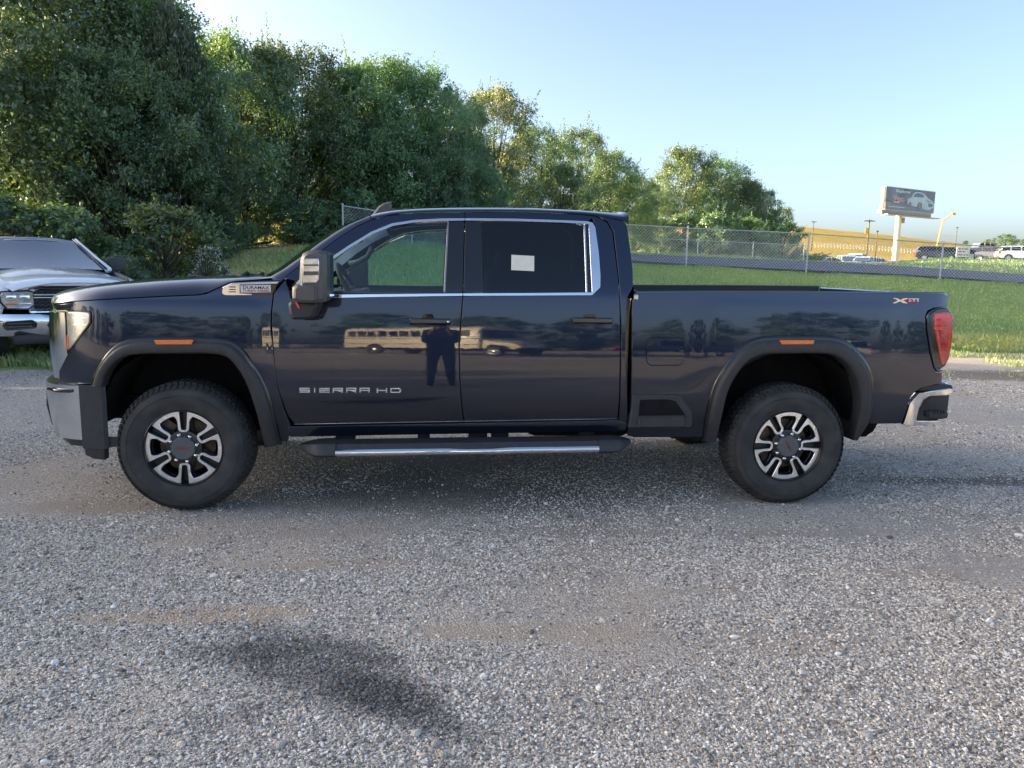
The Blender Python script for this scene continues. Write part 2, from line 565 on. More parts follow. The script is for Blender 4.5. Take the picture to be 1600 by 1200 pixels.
# the door tops: painted frame over the glass
top_f = [(448, 436), (448, 430.5), (472, 413), (497, 396), (526, 374), (557, 354.5), (580, 343.8), (611, 336.5), (647, 333.3), (692, 332), (726.3, 332), (726, 340), (692, 340.2), (647, 342.5), (612, 348), (580, 361), (546, 382), (512, 405), (480, 428), (464, 440)]
tf = panel('door_frame', UU(top_f, S_cab), S_cab, M['paint'], fdoor, thick=0.03)
top_r = [(727, 332), (780, 331), (837, 331.8), (905, 335), (931, 338.2), (925, 341.5), (918, 345.2), (880, 343.4), (800, 340.6), (727, 340)]
tr = panel('door_frame', UU(top_r, S_cab), S_cab, M['paint'], rdoor, thick=0.03)
pil_f = [(701.5, 345.5), (725.6, 345), (722.9, 458), (695, 458)]
panel('pillar_cover', UU(pil_f, S_cab), S_cab, M['gloss_black'], fdoor, off=0.004, thick=0.03)
pil_r = [(726.6, 345), (752, 345.2), (754, 457.6), (723.9, 458)]
panel('pillar_cover', UU(pil_r, S_cab), S_cab, M['gloss_black'], rdoor, off=0.004, thick=0.03)
glass_f = [(466, 459), (464, 447), (480, 431), (512, 409), (546, 386.5), (580, 366.5), (616, 351.5), (648, 345.5), (702.5, 343), (696, 459)]
panel('window_pane', round_corners(UU(glass_f, S_cab), 0.03), S_cab, M['glass'], fdoor, off=0.010, thick=0.004)
glass_r = [(751, 343), (914, 347), (917, 458), (753, 459)]
panel('window_pane', UU(glass_r, S_cab), S_cab, M['darkglass'], rdoor, off=0.010, thick=0.004)
panel('window_divider', UU([(911.6, 348.6), (915, 348.8), (918.6, 457.6), (915.4, 457.6)], S_cab), S_cab, M['satin'], rdoor, off=0.004, thick=0.012)
panel('window_seal', UU([(914.6, 348.8), (920.5, 349.5), (925, 457.5), (918.4, 457.6)], S_cab), S_cab, M['gloss_black'], rdoor, off=0.006, thick=0.012)
panel('window_seal', UU([(698.6, 345), (702, 345), (696.2, 458), (692.6, 458)], S_cab), S_cab, M['steel'], fdoor, off=0.002, thick=0.012)
# bright surround of the side glass
trim_top_f = [(464, 441), (472, 433.5), (512, 406), (546, 383), (580, 362.3), (612, 349), (647, 343.6), (692, 341.2), (726, 340.8),
              (726, 344.4), (692, 345), (648, 347.3), (614, 352.8), (581, 366.2), (547, 387), (513, 410), (478, 433.5), (468, 446), (468.5, 460), (462.5, 461), (461, 448)]
panel('window_trim', UU(trim_top_f, S_cab), S_cab, M['chrome'], fdoor, off=-0.005, thick=0.02, lip=0.0015, gap=0.0)
panel('window_trim', UU([(462, 462), (510, 460.2), (722.8, 458.2), (722.6, 462.2), (600, 463.8), (462, 466.6)], S_cab), S_cab, M['chrome'], fdoor, off=-0.006, thick=0.02, lip=0.0015, gap=0.0)
trim_r = [(727, 340.8), (800, 341.4), (880, 344), (918, 345.6), (926, 348), (930, 355), (935.4, 395), (938, 430), (937.6, 449), (925, 461.2), (820, 461.8), (723.6, 462.2), (723.8, 458.2),
          (820, 457.8), (919, 456.8), (925, 456.6), (922.8, 415), (919.6, 350.2), (880, 347.6), (800, 345.2), (727, 344.4)]
panel('window_trim', UU(trim_r, S_cab), S_cab, M['chrome'], rdoor, off=-0.005, thick=0.02, lip=0.0015, gap=0.0)
# rear corner of the cab
corner_px = [(932.5, 337), (948.5, 345.5), (958.5, 361), (962.5, 395), (967, 435), (970, 502), (970, 548), (969, 615), (966, 662), (981, 661), (980, 616), (977.5, 560), (978, 502), (980, 466), (989.4, 447), (989.4, 424), (986, 395), (980.5, 354), (978, 350), (976, 346)]
corner = panel('cab_corner', UU(corner_px, S_cab), S_cab, M['paint'], thick=0.12); NEAR.append(corner)
rocker_px = [(450, 666.5), (600, 663), (966, 656), (980, 660), (978, 672), (960, 674.5), (660, 679.5), (455, 683.5), (447, 680)]
rocker = panel('rocker_panel', UU(rocker_px, 0.02), lambda x, z: 0.010 + max(0, 0.56 - z) * 0.25, M['paint'], thick=0.10); NEAR.append(rocker)
bead = tmb()
bp = [U(px, py, 0.0) for px, py in ((458, 664.4), (600, 661.6), (725, 659.4), (850, 657.2), (966, 655.2))]
bead.tube([(x, S_body(x, z) - 0.001, z) for x, z in bp], 0.0035, 6)
rb = bead.build('seal_highlight_strip', M['steel'], rocker, smooth=True)  # door seal line, in bright steel for the look of a paint highlight
# bed side
bed_px = [(991.6, 457.2), (1100, 456.3), (1300, 456.6), (1474, 458.2), (1479.5, 461), (1481, 466), (1480.6, 479), (1470, 480.2), (1459, 481.5), (1449.5, 486), (1446.2, 494), (1447.4, 518), (1453, 553), (1459.5, 577), (1463, 581.5), (1473, 581.5), (1471.5, 598),
          (1464, 600), (1440, 606), (1430, 612), (1421, 624), (1409, 662), (1368, 662.5), (1358, 662), (1360, 620), (1352, 580), (1335, 553), (1312, 538), (1292, 534), (1200, 534), (1178, 540), (1160, 553), (1140, 575), (1122, 606), (1113, 648), (1110, 683), (1054, 683), (981, 681.5), (981, 668),
          (986, 616), (987.2, 490), (988.6, 470)]
bed = panel('bed_side', UU(bed_px, S_body), S_body, M['paint'], thick=0.03); NEAR.append(bed)
# recess behind the cab, seen as a dark slot
slot = tmb()
xa, za = U(976, 500, 0.1); xb, zb = U(990, 500, 0.1)
slot.box(((xa + xb) / 2 + 0.01, 0.12, 0.98), (xb - xa + 0.06, 0.10, 0.86))
link_slot = slot.build('cab_gap_seal', M['gloss_black'], truck); NEAR.append(link_slot)
clip = tmb(); cx, cz = U(993, 462, 0.02); clip.box((cx + 0.005, 0.035, cz - 0.01), (0.03, 0.03, 0.035), bev=0.006)
clip.build('bed_clip', M['satin'], bed)

# hub-level black flares over the arches
def resample(pts, n):
    pts = [Vector(p) for p in pts]
    ds = [0]
    for i in range(1, len(pts)): ds.append(ds[-1] + (pts[i] - pts[i - 1]).length)
    out = []
    for k in range(n):
        t = ds[-1] * k / (n - 1)
        j = 1
        while j < len(ds) - 1 and ds[j] < t: j += 1
        w = (t - ds[j - 1]) / max(1e-9, ds[j] - ds[j - 1])
        out.append(pts[j - 1].lerp(pts[j], w))
    return out

def flare(outer, inner, name='wheel_arch_flare'):
    n = 72
    o = resample(chaikin(UU(outer, -0.02), 2, closed=False), n)
    i = resample(chaikin(UU(inner, -0.03), 2, closed=False), n)
    eb_ = tmb()  # gloss black outer band stands in for dark trees reflected in the bevel
    eb_.grid([[(a.lerp(b, w).x, S_body(max(a.lerp(b, w).x, -0.55), min(1.2, a.lerp(b, w).y)) + dy, a.lerp(b, w).y) for w, dy in ((-0.02, 0.012), (-0.01, -0.007), (0.05, -0.013), (0.19, -0.017), (0.25, -0.016), (0.26, 0.0))] for a, b in zip(o, i)])
    mb = tmb()
    rows = []
    for a, b in zip(o, i):
        sec = []
        for w, dy in ((0.05, 0.010), (0.06, -0.006), (0.12, -0.008), (0.20, -0.012), (0.34, -0.042), (0.42, -0.046), (0.85, -0.045), (0.95, -0.040), (1.0, -0.030), (1.0, 0.07)):
            p = a.lerp(b, w)
            sec.append((p.x, S_body(max(p.x, -0.55), min(1.2, p.y)) + dy, p.y))
        rows.append(sec)
    mb.grid(rows)
    k = len(rows[0])
    for e, rev in ((0, False), (n - 1, True)):
        idx = [e * k + q for q in range(k)]
        mb.f.append(tuple(idx if rev else idx[::-1]))
    fo_ = mb.build(name, M['plastic'], truck, auto=40)
    eb_.build('flare_reflection_band', M['gloss_black'], fo_, auto=50)
    return fo_

fl_fo = [(138, 604), (139.5, 594.6), (149.5, 573), (173, 543.5), (190.6, 532.5), (216.6, 527.8), (285, 526.6), (355.3, 528.2), (377, 541.5), (403, 577.3), (422.4, 620.6), (431, 670), (435.4, 699)]
fl_fi = [(160, 604), (161, 597), (168, 580), (186, 560), (207, 553), (285, 552), (346, 552.8), (364, 563), (385.6, 597), (400.8, 646.6), (406, 680), (409, 703)]
ff = flare(fl_fo, fl_fi); NEAR.append(ff)
fl_ro = [(1103, 694), (1104, 682.5), (1105, 647.5), (1114, 602), (1135, 567), (1156, 542.5), (1173.5, 530), (1198, 525), (1250, 524.4), (1296, 525), (1318, 529), (1339, 542.5), (1359, 570.5), (1367, 597), (1366, 647.5), (1361, 667), (1350, 690)]
fl_ri = [(1125, 694), (1126, 680), (1128.5, 655), (1135, 616), (1145.5, 591.5), (1163, 567), (1180.5, 557), (1198, 553), (1245, 552), (1292.5, 552), (1311, 558), (1331, 577.5), (1343, 609), (1346, 644), (1341, 679), (1340, 691)]
fr = flare(fl_ro, fl_ri); NEAR.append(fr)

def marker(px, parent):
    p = round_corners(UU(px, -0.04), 0.008)
    mb = tmb(); y = -0.055
    mb.plate(p, y, y + 0.03, 0.003)
    return mb.build('marker_lamp', M['amber'], parent, auto=35)
marker([(242, 531.2), (303.5, 530.8), (300.5, 538), (245, 538.2)], ff)
marker([(1217.6, 531.6), (1271.8, 531.4), (1269.5, 537.8), (1220, 538)], fr)

# wheel wells
def well(cx, name='wheel_liner'):
    mb = tmb(); rows = []
    for k in range(19):
        w = PI * (0.04 + 0.92 * k / 18)
        rr = 0.60 if abs(math.cos(w)) < 0.75 else 0.57
        rows.append([(cx + rr * math.cos(w), 0.03, 0.47 + 0.60 * math.sin(w)), (cx + rr * math.cos(w), 0.50, 0.47 + 0.60 * math.sin(w))])
    mb.grid(rows)
    mb.add([(cx - 0.6, 0.50, 0.42), (cx + 0.6, 0.50, 0.42), (cx + 0.6, 0.50, 1.09), (cx - 0.6, 0.50, 1.09)], [(0, 1, 2, 3)])
    return mb.build(name, M['liner'], truck, auto=50)
NEAR.append(well(0.03)); NEAR.append(well(4.04))

# ---- wheels ---------------------------------------------------------------------------
TR = 0.424
def tyre_mesh():
    mb = MB()
    half = [(0.241, 0.085), (0.246, 0.112), (0.252, 0.122), (0.262, 0.124), (0.275, 0.131), (0.300, 0.1365), (0.325, 0.1385), (0.340, 0.1375), (0.342, 0.1400), (0.346, 0.1400), (0.348, 0.1365), (0.370, 0.131), (0.392, 0.120), (0.404, 0.106), (0.411, 0.085), (0.413, 0.04)]
    prof = [(r, -y) for r, y in half] + [(r, y) for r, y in half[::-1]]
    mb.lathe(prof, (0, 0, 0), 'y', 96)
    n = 66
    for k in range(n):
        for (y0, y1, r0, ph, wk, sk) in ((-0.133, -0.084, TR - 0.012, 0.0, 0.62, 0.0), (-0.078, -0.036, TR - 0.008, 0.35, 0.74, 0.3), (-0.030, 0.030, TR - 0.008, 0.7, 0.78, -0.3), (0.036, 0.078, TR - 0.008, 0.15, 0.74, 0.3), (0.084, 0.133, TR - 0.012, 0.5, 0.62, 0.0)):
            w0 = 2 * PI * (k + ph) / n; dw = 2 * PI / n * wk
            vs = []
            for (y, s) in ((y0, -0.5), (y1, 0.5)):
                edge = abs(y) > 0.12
                ro = (r0 - 0.016) if edge else r0 + 0.008
                ri = 0.392 if edge else 0.402
                for (ww) in (w0 + s * sk * dw, w0 + dw + s * sk * dw):
                    for rr in (ri, ro): vs.append((rr * math.cos(ww), y, rr * math.sin(ww)))
            mb.add(vs, [(0, 1, 3, 2), (4, 6, 7, 5), (0, 4, 5, 1), (2, 3, 7, 6), (1, 5, 7, 3)])
    me = mesh_from('tyre', mb.v, mb.f, smooth=True)
    sharp_edges(me, 30)
    me.materials.append(M['rubber'])
    return me

def polar_rot(p, w):
    return (p[0] * math.cos(w) - p[1] * math.sin(w), p[0] * math.sin(w) + p[1] * math.cos(w))

def rim_meshes():
    c30, s30 = math.cos(PI / 6), math.sin(PI / 6)
    def arc(r, a0, a1, n): return [(r * math.cos(a0 + (a1 - a0) * k / n), r * math.sin(a0 + (a1 - a0) * k / n)) for k in range(n + 1)]
    a = lambda u, v: math.atan2(v, u)
    # machined bright ribbon: half of a 60 degree sector around a slot (axis +u)
    out = [(0.115, 0.0), (0.1155, 0.009), (0.122, 0.0165), (0.150, 0.0190), (0.195, 0.0225), (0.236, 0.025)]       # slot side
    rim = arc(0.2385, a(0.236, 0.025), PI / 6, 6)
    inn = [(0.211 * c30, 0.211 * s30)] + arc(0.211, PI / 6 - 0.02, 0.28, 5)[1:] + [(0.190, 0.0455), (0.168, 0.0365), (0.142, 0.0355), (0.124, 0.0345), (0.109, 0.027), (0.102, 0.014), (0.101, 0.0)]
    half = out + rim + inn
    other = [(u, -v) for u, v in half[::-1]]
    ribbon = half + other[1:-1]
    bright = MB()
    for k in range(6):
        w = k * PI / 3
        bright.plate([polar_rot(p, w) for p in ribbon], -0.104, -0.090, 0.0022)
    # dark casting: six sectors with the window cut away
    dark = MB()
    h2 = [(0.0, 0.0), (0.104 * c30, 0.104 * s30), (0.115, 0.046), (0.150, 0.0405), (0.172, 0.0410), (0.190, 0.050)] + arc(0.207, 0.29, PI / 6, 4) + arc(0.243, PI / 6, 0.0, 6)
    o2 = [(u, -v) for u, v in h2[::-1]]
    sector = h2 + o2[1:-1]
    for k in range(6):
        w = k * PI / 3
        dark.plate([polar_rot(p, w) for p in sector], -0.058, -0.030, 0.003)
        # raised shoulders either side of the slot leave it as a pocket
        for sg in (1, -1):
            sh = [(0.114, 0.0), (0.116, 0.010 * sg), (0.123, 0.0175 * sg), (0.150, 0.0200 * sg), (0.236, 0.026 * sg), (0.238, 0.055 * sg), (0.207, 0.055 * sg), (0.190, 0.0475 * sg), (0.168, 0.0385 * sg), (0.142, 0.0375 * sg), (0.123, 0.0365 * sg), (0.106, 0.028 * sg), (0.099, 0.014 * sg), (0.098, 0.0)]
            dark.plate([polar_rot(p, w) for p in sh], -0.0915, -0.050)
    barrel = MB()
    barrel.lathe([(0.247, -0.118), (0.247, -0.124), (0.243, -0.126), (0.240, -0.122), (0.2395, -0.098), (0.234, -0.085), (0.222, -0.02), (0.215, 0.06), (0.214, 0.11), (0.05, 0.112)], (0, 0, 0), 'y', 72)
    hub = MB()
    hub.lathe([(0.114, -0.045), (0.112, -0.088), (0.110, -0.096), (0.100, -0.099), (0.04, -0.099), (0.0, -0.099)], (0, 0, 0), 'y', 40)
    return bright, dark, barrel, hub

tyre_me = tyre_mesh()
_b, _d, _ba, _h = rim_meshes()
face_me = mesh_from('rim_face', _b.v, _b.f, smooth=True); sharp_edges(face_me, 25); face_me.materials.append(M['alloy'])
cast = MB(); cast.add(_d.v, _d.f)
cast_me = mesh_from('rim', cast.v, cast.f, smooth=True); sharp_edges(cast_me, 25); cast_me.materials.append(M['darkalloy'])
barrel_me = mesh_from('rim_barrel', _ba.v, _ba.f, smooth=True); sharp_edges(barrel_me, 40); barrel_me.materials.append(M['darkalloy'])
hub_me = mesh_from('hub_plate', _h.v, _h.f, smooth=True); sharp_edges(hub_me, 30); hub_me.materials.append(M['darkalloy'])
nutm = MB()
nutm.lathe([(0.0135, -0.099), (0.0135, -0.112), (0.0125, -0.122), (0.0075, -0.130), (0.0, -0.131)], (0.0885, 0, 0), 'y', 10)
nut_me = mesh_from('lug_nut', nutm.v, nutm.f, smooth=True); nut_me.materials.append(M['chrome'])
capm = MB()
octo = []
for k in range(8):
    for dw, r in ((-0.24, 0.077), (0.24, 0.077), (PI / 8, 0.0715)):
        w = k * PI / 4 + PI / 8 + dw
        octo.append((r * math.cos(w), r * math.sin(w)))
capm.plate(octo, -0.128, -0.099, 0.006)
cap_me = mesh_from('hub_cap', capm.v, capm.f, smooth=True); sharp_edges(cap_me, 30); cap_me.materials.append(M['capgrey'])
discm = MB()
discm.lathe([(0.07, -0.02), (0.175, -0.02), (0.178, -0.016), (0.178, 0.012), (0.175, 0.016), (0.07, 0.016)], (0, 0, 0), 'y', 40)
discm.box((-0.13, 0.0, 0.10), (0.09, 0.09, 0.15), Matrix.Rotation(0.65, 3, 'Y'), 0.01)
disc_me = mesh_from('brake_disc', discm.v, discm.f, smooth=True); sharp_edges(disc_me, 30); disc_me.materials.append(M['rust'])

def gmc_meshes():
    me = text_mesh('GMC', 0.027, 0.0010, 1.5, 0.0001)
    me.materials.append(M['cap_red'])
    return me
gmc_me = gmc_meshes()

def wheel(loc, rot, textrot, flip=False):
    w = empty('wheel', loc, PI if flip else 0.0, truck)
    for nm, me in (('tyre', tyre_me), ('rim', cast_me), ('rim_face', face_me), ('rim_barrel', barrel_me), ('hub_plate', hub_me), ('hub_cap', cap_me), ('brake_disc', disc_me)):
        o = link(nm, me, None, w)
        if nm in ('rim', 'rim_face', 'hub_cap'): o.rotation_euler = (0, rot, 0)
    for k in range(8):
        o = link('lug_nut', nut_me, None, w); o.rotation_euler = (0, rot + (k + 0.5) * PI / 4 + 0.12, 0)
    o = link('lettering', gmc_me, None, w); o.location = (0, -0.1287, 0)
    o.rotation_euler = Matrix.Rotation(PI / 2, 4, 'X').to_euler()
    o.rotation_euler = (Matrix.Rotation(textrot, 3, 'Y') @ Matrix.Rotation(PI / 2, 3, 'X')).to_euler()
    return w
WY = 0.118
wheel(Vector((0, WY, 0.412)) - T0, PI / 2 + 0.02, 0.05)
wheel(Vector((4.036, WY, 0.412)) - T0, PI / 2 + PI / 6 - 0.02, 1.05)
wheel(Vector((0, 2.02 - WY, 0.412)) - T0, 0.3, 0.4, True)
wheel(Vector((4.036, 2.02 - WY, 0.412)) - T0, 0.9, -0.4, True)
# ---- hood, roof, glass --------------------------------------------------------------
YC = 1.01
def interp(x, tab):
    xs = [t[0] for t in tab]; ys = [t[1] for t in tab]
    return float(np.interp(x, xs, ys))

hood_sil = [U(px, py, 0.70) for px, py in ((84, 468), (85, 464), (89, 459.5), (96, 455.5), (112, 450.6), (130, 446.8), (165, 441.8), (200, 438.3), (260, 433.8), (320, 431), (375, 429.6), (420, 428.6))]
hood_seam = [U(px, py, S_cab) for px, py in ((84, 474), (97, 472.5), (111, 470.5), (150, 467.8), (200, 465), (260, 462), (309, 460), (322, 457.6), (362, 439.3), (400, 436.6), (425, 434))]
sil_x0, sil_x1 = hood_sil[0][0], hood_sil[-1][0]
seam_x0, seam_x1 = hood_seam[0][0], hood_seam[-1][0]
rows = []
NT = 46
for k in range(NT + 1):
    t = (k / NT) ** 1.5
    sec = []
    xs = seam_x0 + (seam_x1 - seam_x0) * t
    zs = interp(xs, hood_seam)
    ys = S_cab(xs, zs)
    xcn = sil_x0 + (0.40 - sil_x0) * t
    zc = interp(xcn, hood_sil)
    half = []
    for (w, h) in ((0.0, 0.0), (0.012, 0.22), (0.04, 0.48), (0.08, 0.70), (0.13, 0.85), (0.20, 0.95), (0.30, 0.985), (0.42, 0.98), (0.50, 0.992), (0.58, 1.0), (0.80, 1.0), (1.0, 1.0)):
        y = ys + (YC - ys) * w
        fw = 1 - (1 - w) ** 2.2
        x = xs + (xcn - xs) * fw
        half.append((x, y, zs + (zc - zs) * h))
    sec = half + [(x, 2 * YC - y, z) for x, y, z in half[-2::-1]]
    rows.append(sec)
mb = tmb()
front = [(x + 0.015, y, z - 0.05) for x, y, z in rows[0]]
mb.grid([front] + rows)
hood = mb.build('hood', M['paint'], truck, auto=38)

# A-pillars, roof: strips from the door seam over the top
seam_line = [(438, 441), (448, 430.0), (472, 412.2), (497, 395.2), (526, 373.3), (557, 353.6), (580, 342.8), (611, 335.4), (647, 332.2), (692, 330.9), (726, 330.8), (780, 330.2), (837, 331.0), (905, 334.2), (933, 336.8), (950, 340), (976, 345)]
roof_sil = [U(px, py, 0.36) for px, py in ((580, 336.5), (598, 331.5), (625, 327.6), (660, 325.2), (692, 324.2), (725, 323.7), (780, 323.8), (837, 324.6), (905, 327.8), (950, 331.2), (977, 333.9))]
sl = [U(px, py, S_cab) for px, py in seam_line]
HEAD = 6                                    # index of the windscreen header on the seam
def roof_sec(x, z):
    y0 = S_cab(x, z)
    zt = interp(x + 0.01, roof_sil)
    dz = max(0.012, zt - z)
    half = [(y0, z), (y0 + 0.006, z + 0.25 * dz), (y0 + 0.03, z + 0.50 * dz), (y0 + 0.07, z + 0.74 * dz), (y0 + 0.12, z + 0.90 * dz), (y0 + 0.18, z + dz * 0.98), (y0 + 0.30, z + dz + 0.008), (y0 + 0.5, z + dz + 0.018), (YC, z + dz + 0.024)]
    return half
rsl = resample(sl[HEAD:], 40)
rows = []
for p in rsl:
    h = roof_sec(p.x, p.y)
    # the header bows forward at the centre line
    k = max(0.0, 1 - (p.x - rsl[0].x) / 0.5)
    half = [(p.x - 0.05 * k * ((y - h[0][0]) / (YC - h[0][0])) ** 0.8, y, z) for y, z in h]
    rows.append(half + [(x, 2 * YC - y, z) for x, y, z in half[-2::-1]])
# rear lip of the roof
last = rows[-1]
rows.append([(x + 0.028, y, z + 0.012 if 0 < i < len(last) - 1 else z) for i, (x, y, z) in enumerate(last)])
rows.append([(x + 0.030, y + (0.01 if i < len(last) // 2 else -0.01), z - 0.05) for i, (x, y, z) in enumerate(last)])
mb = tmb(); mb.grid(rows)
roof = mb.build('roof', M['paint'], truck, auto=40)
# under-roof lining
lin = tmb(); lin.grid([[(x, y, z - 0.035) for x, y, z in r[3:-3]] for r in rows[:-2]])
lin.build('headliner', M['interior_grey'], truck, smooth=True)
# A-pillar
ap = resample(sl[0:HEAD + 1], 22)
inner_px = [(412, 437.5), (440, 423.8), (470, 402.5), (499, 380.5), (535, 357.6), (562, 345), (583, 338.4)]
ai = resample([U(px, py, lambda x, z: S_cab(x, z) + 0.07) for px, py in inner_px], 22)
rows = []
pil_inner = []
for a, b in zip(ap, ai):
    ya = S_cab(a.x, a.y); yb = S_cab(b.x, b.y) + 0.07
    pil_inner.append(Vector((b.x, yb, b.y)))
    sec = []
    for w in (0, 0.25, 0.5, 0.75, 1.0):
        bulge = 0.018 * math.sin(PI * w)
        sec.append((a.x + (b.x - a.x) * w - bulge * 0.7, ya + (yb - ya) * w - bulge * 0.5, a.y + (b.y - a.y) * w + bulge * 0.7))
    sec.append((b.x + 0.05, yb + 0.05, b.y - 0.05))
    sec.append((a.x + 0.03, ya + 0.05, a.y - 0.05))
    rows.append(sec)
mb = tmb(); mb.grid(rows, close=True)
NEAR.append(mb.build('windscreen_pillar', M['paint'], truck, auto=50))
# windscreen
rows = []
for p in pil_inner:
    half = []
    for w in np.linspace(0, 1, 9):
        y = p.y + (YC - p.y) * w
        bow = 0.20 * (1 - (1 - w) ** 2)
        half.append((p.x - bow * 0.80, y, p.z + 0.012 * math.sin(PI * w / 2) ))
    rows.append(half + [(x, 2 * YC - y, z) for x, y, z in half[-2::-1]])
mb = tmb(); mb.grid(rows); mb.build('windscreen', M['windscreen'], truck, smooth=True)
# cowl and wipers
p0 = rows[0]
cow = tmb()
cow.grid([[(x - 0.22, y, z + 0.0) for x, y, z in p0], [(x - 0.05, y, z + 0.005) for x, y, z in p0], [(x + 0.02, y, z - 0.005) for x, y, z in p0]])
cow.build('cowl', M['plastic'], truck)
for (px0, py0, px1, py1, y0, y1) in ((371, 432, 404, 430, 0.42, 0.75), (396, 432.5, 414, 428.5, 0.75, 1.3)):
    a = U(px0, py0, y0); b = U(px1, py1, y1)
    wp = tmb(); wp.tube([(a[0], y0, a[1] - 0.01), (a[0] + 0.06, y0 + 0.02, a[1] + 0.022), ((a[0] + b[0]) / 2, (y0 + y1) / 2, (a[1] + b[1]) / 2 + 0.012), (b[0], y1, b[1])], [0.018, 0.016, 0.010, 0.008], 6)
    wp.build('wiper', M['plastic'], truck, smooth=True)
# fender top beside the cowl
ft = tmb()
pts = [U(px, py, S_cab) for px, py in ((322, 458), (362, 439.8), (400, 437.6), (437, 436.6), (447, 431.5))]
rows = [[(x, S_cab(x, z) - 0.001, z - 0.004), (x, S_cab(x, z) + 0.02, z + 0.012), (x, S_cab(x, z) + 0.09, z + 0.022), (x, S_cab(x, z) + 0.22, z + 0.02)] for x, z in pts]
ft.grid(rows)
NEAR.append(ft.build('fender_top', M['paint'], truck, smooth=True))
# roof aerial
fx, fz = U(601, 331, 0.80)
ae = tmb()
prof = [U(px, py, 0.80) for px, py in ((580, 337.5), (584, 333), (592, 322.5), (600, 317.3), (610.5, 315.4), (611.5, 325), (623, 327.5), (624, 337)) ]
ae.plate(prof, 0.765, 0.835, 0.012)
ae.build('roof_aerial', M['greyplastic'], truck, auto=40)
# cab rear wall
cw = tmb()
rw = []
for (z, y) in ((0.60, 0.05), (0.95, 0.02), (1.43, 0.06), (1.50, 0.08), (1.90, 0.22), (1.955, 0.27)):
    rw.append([(2.895 - 0.06 * s1(1.4, 1.95, z) + 0.03, y + 0.02, z), (2.895 - 0.06 * s1(1.4, 1.95, z) + 0.03, 2.02 - y - 0.02, z)])
cw.grid(rw); cw.build('cab_rear_wall', M['paint'], truck)
rg = tmb(); rg.add([(2.915, 0.40, 1.50), (2.915, 1.62, 1.50), (2.875, 1.56, 1.86), (2.875, 0.46, 1.86)], [(0, 1, 2, 3)])
rg.build('rear_window', M['darkglass'], truck)

# ---- cabin --------------------------------------------------------------------------
cab = tmb()
cab.box((1.75, YC, 0.62), (2.25, 1.80, 0.06))
cab.box((0.62, YC, 0.95), (0.05, 1.80, 0.75))
cab.build('cabin_floor', M['interior'], truck)
dash = tmb()
dsec = [(0.62, 1.30), (0.66, 1.385), (0.80, 1.405), (0.98, 1.385), (1.05, 1.33), (1.05, 1.20), (0.98, 1.05), (0.90, 0.90), (0.62, 0.90)]
dash.plate(dsec, 0.12, 1.90, 0.0)
dash.box((0.98, 0.55, 1.39), (0.20, 0.42, 0.07), bev=0.03)
dash.box((1.06, YC, 1.32), (0.05, 0.32, 0.20), bev=0.015)
dashboard = dash.build('dashboard', M['interior_grey'], truck, auto=35)
sw = tmb()
cen = Vector((U(548, 452, 0.52)[0], 0.52, U(548, 452, 0.52)[1])); ax = Vector((0.88, 0, 0.47)).normalized()
e1 = Vector((0, 1, 0)); e2 = ax.cross(e1).normalized()
sw.tube([cen + (e1 * math.cos(2 * PI * k / 28) + e2 * math.sin(2 * PI * k / 28)) * 0.19 for k in range(29)], 0.017, 8, caps=False)
sw.tube([cen - ax * 0.30, cen - ax * 0.05], [0.035, 0.05], 8)
for w in (0.0, PI, -PI / 2): sw.tube([cen, cen + (e1 * math.cos(w) + e2 * math.sin(w)) * 0.19], 0.02, 6)
sw.build('steering_wheel', M['interior'], truck, auto=50)
def seat(x, y, w):
    s = tmb()
    s.box((x, y, 0.93), (0.52, w, 0.16), bev=0.05)
    s.box((x + 0.34, y, 1.25), (0.14, w, 0.68), Matrix.Rotation(0.22, 3, 'Y'), 0.05)
    o = s.build('seat', M['interior_grey'], truck, auto=50)
    for yy in ([y] if w < 1 else [y - 0.45, y + 0.45]):
        h = tmb(); h.box((x + 0.45, yy, 1.67), (0.10, 0.27, 0.19), Matrix.Rotation(0.15, 3, 'Y'), 0.04); h.build('headrest', M['interior_grey'], o, auto=50)
seat(1.62, 0.52, 0.52); seat(1.62, 1.50, 0.52); seat(2.42, YC, 1.36)
im = tmb(); im.box((1.02, YC, 1.80), (0.03, 0.26, 0.075), bev=0.012); im.tube([(1.0, YC, 1.80), (0.93, YC, 1.88)], 0.012, 6)
im.build('interior_mirror', M['interior'], truck, auto=40)
# pillar grab handle on the far side
gh = tmb(); gh.tube([(*U(546, 412, 1.78)[:1], 1.78, U(546, 412, 1.78)[1]), (U(560, 409, 1.75)[0], 1.75, U(560, 409, 1.75)[1]), (U(574, 401, 1.75)[0], 1.75, U(574, 401, 1.75)[1]), (U(580, 390, 1.75)[0], 1.75, U(580, 390, 1.75)[1]), (U(579, 378, 1.78)[0], 1.78, U(579, 378, 1.78)[1])], 0.024, 8)
gh.build('grab_handle', M['interior_grey'], truck, smooth=True)
# belt-line door linings
for yy in (0.10, 1.92):
    dl = tmb(); dl.box((1.75, yy, 1.05), (2.20, 0.08, 0.74)); dl.build('door_lining', M['interior'], truck)

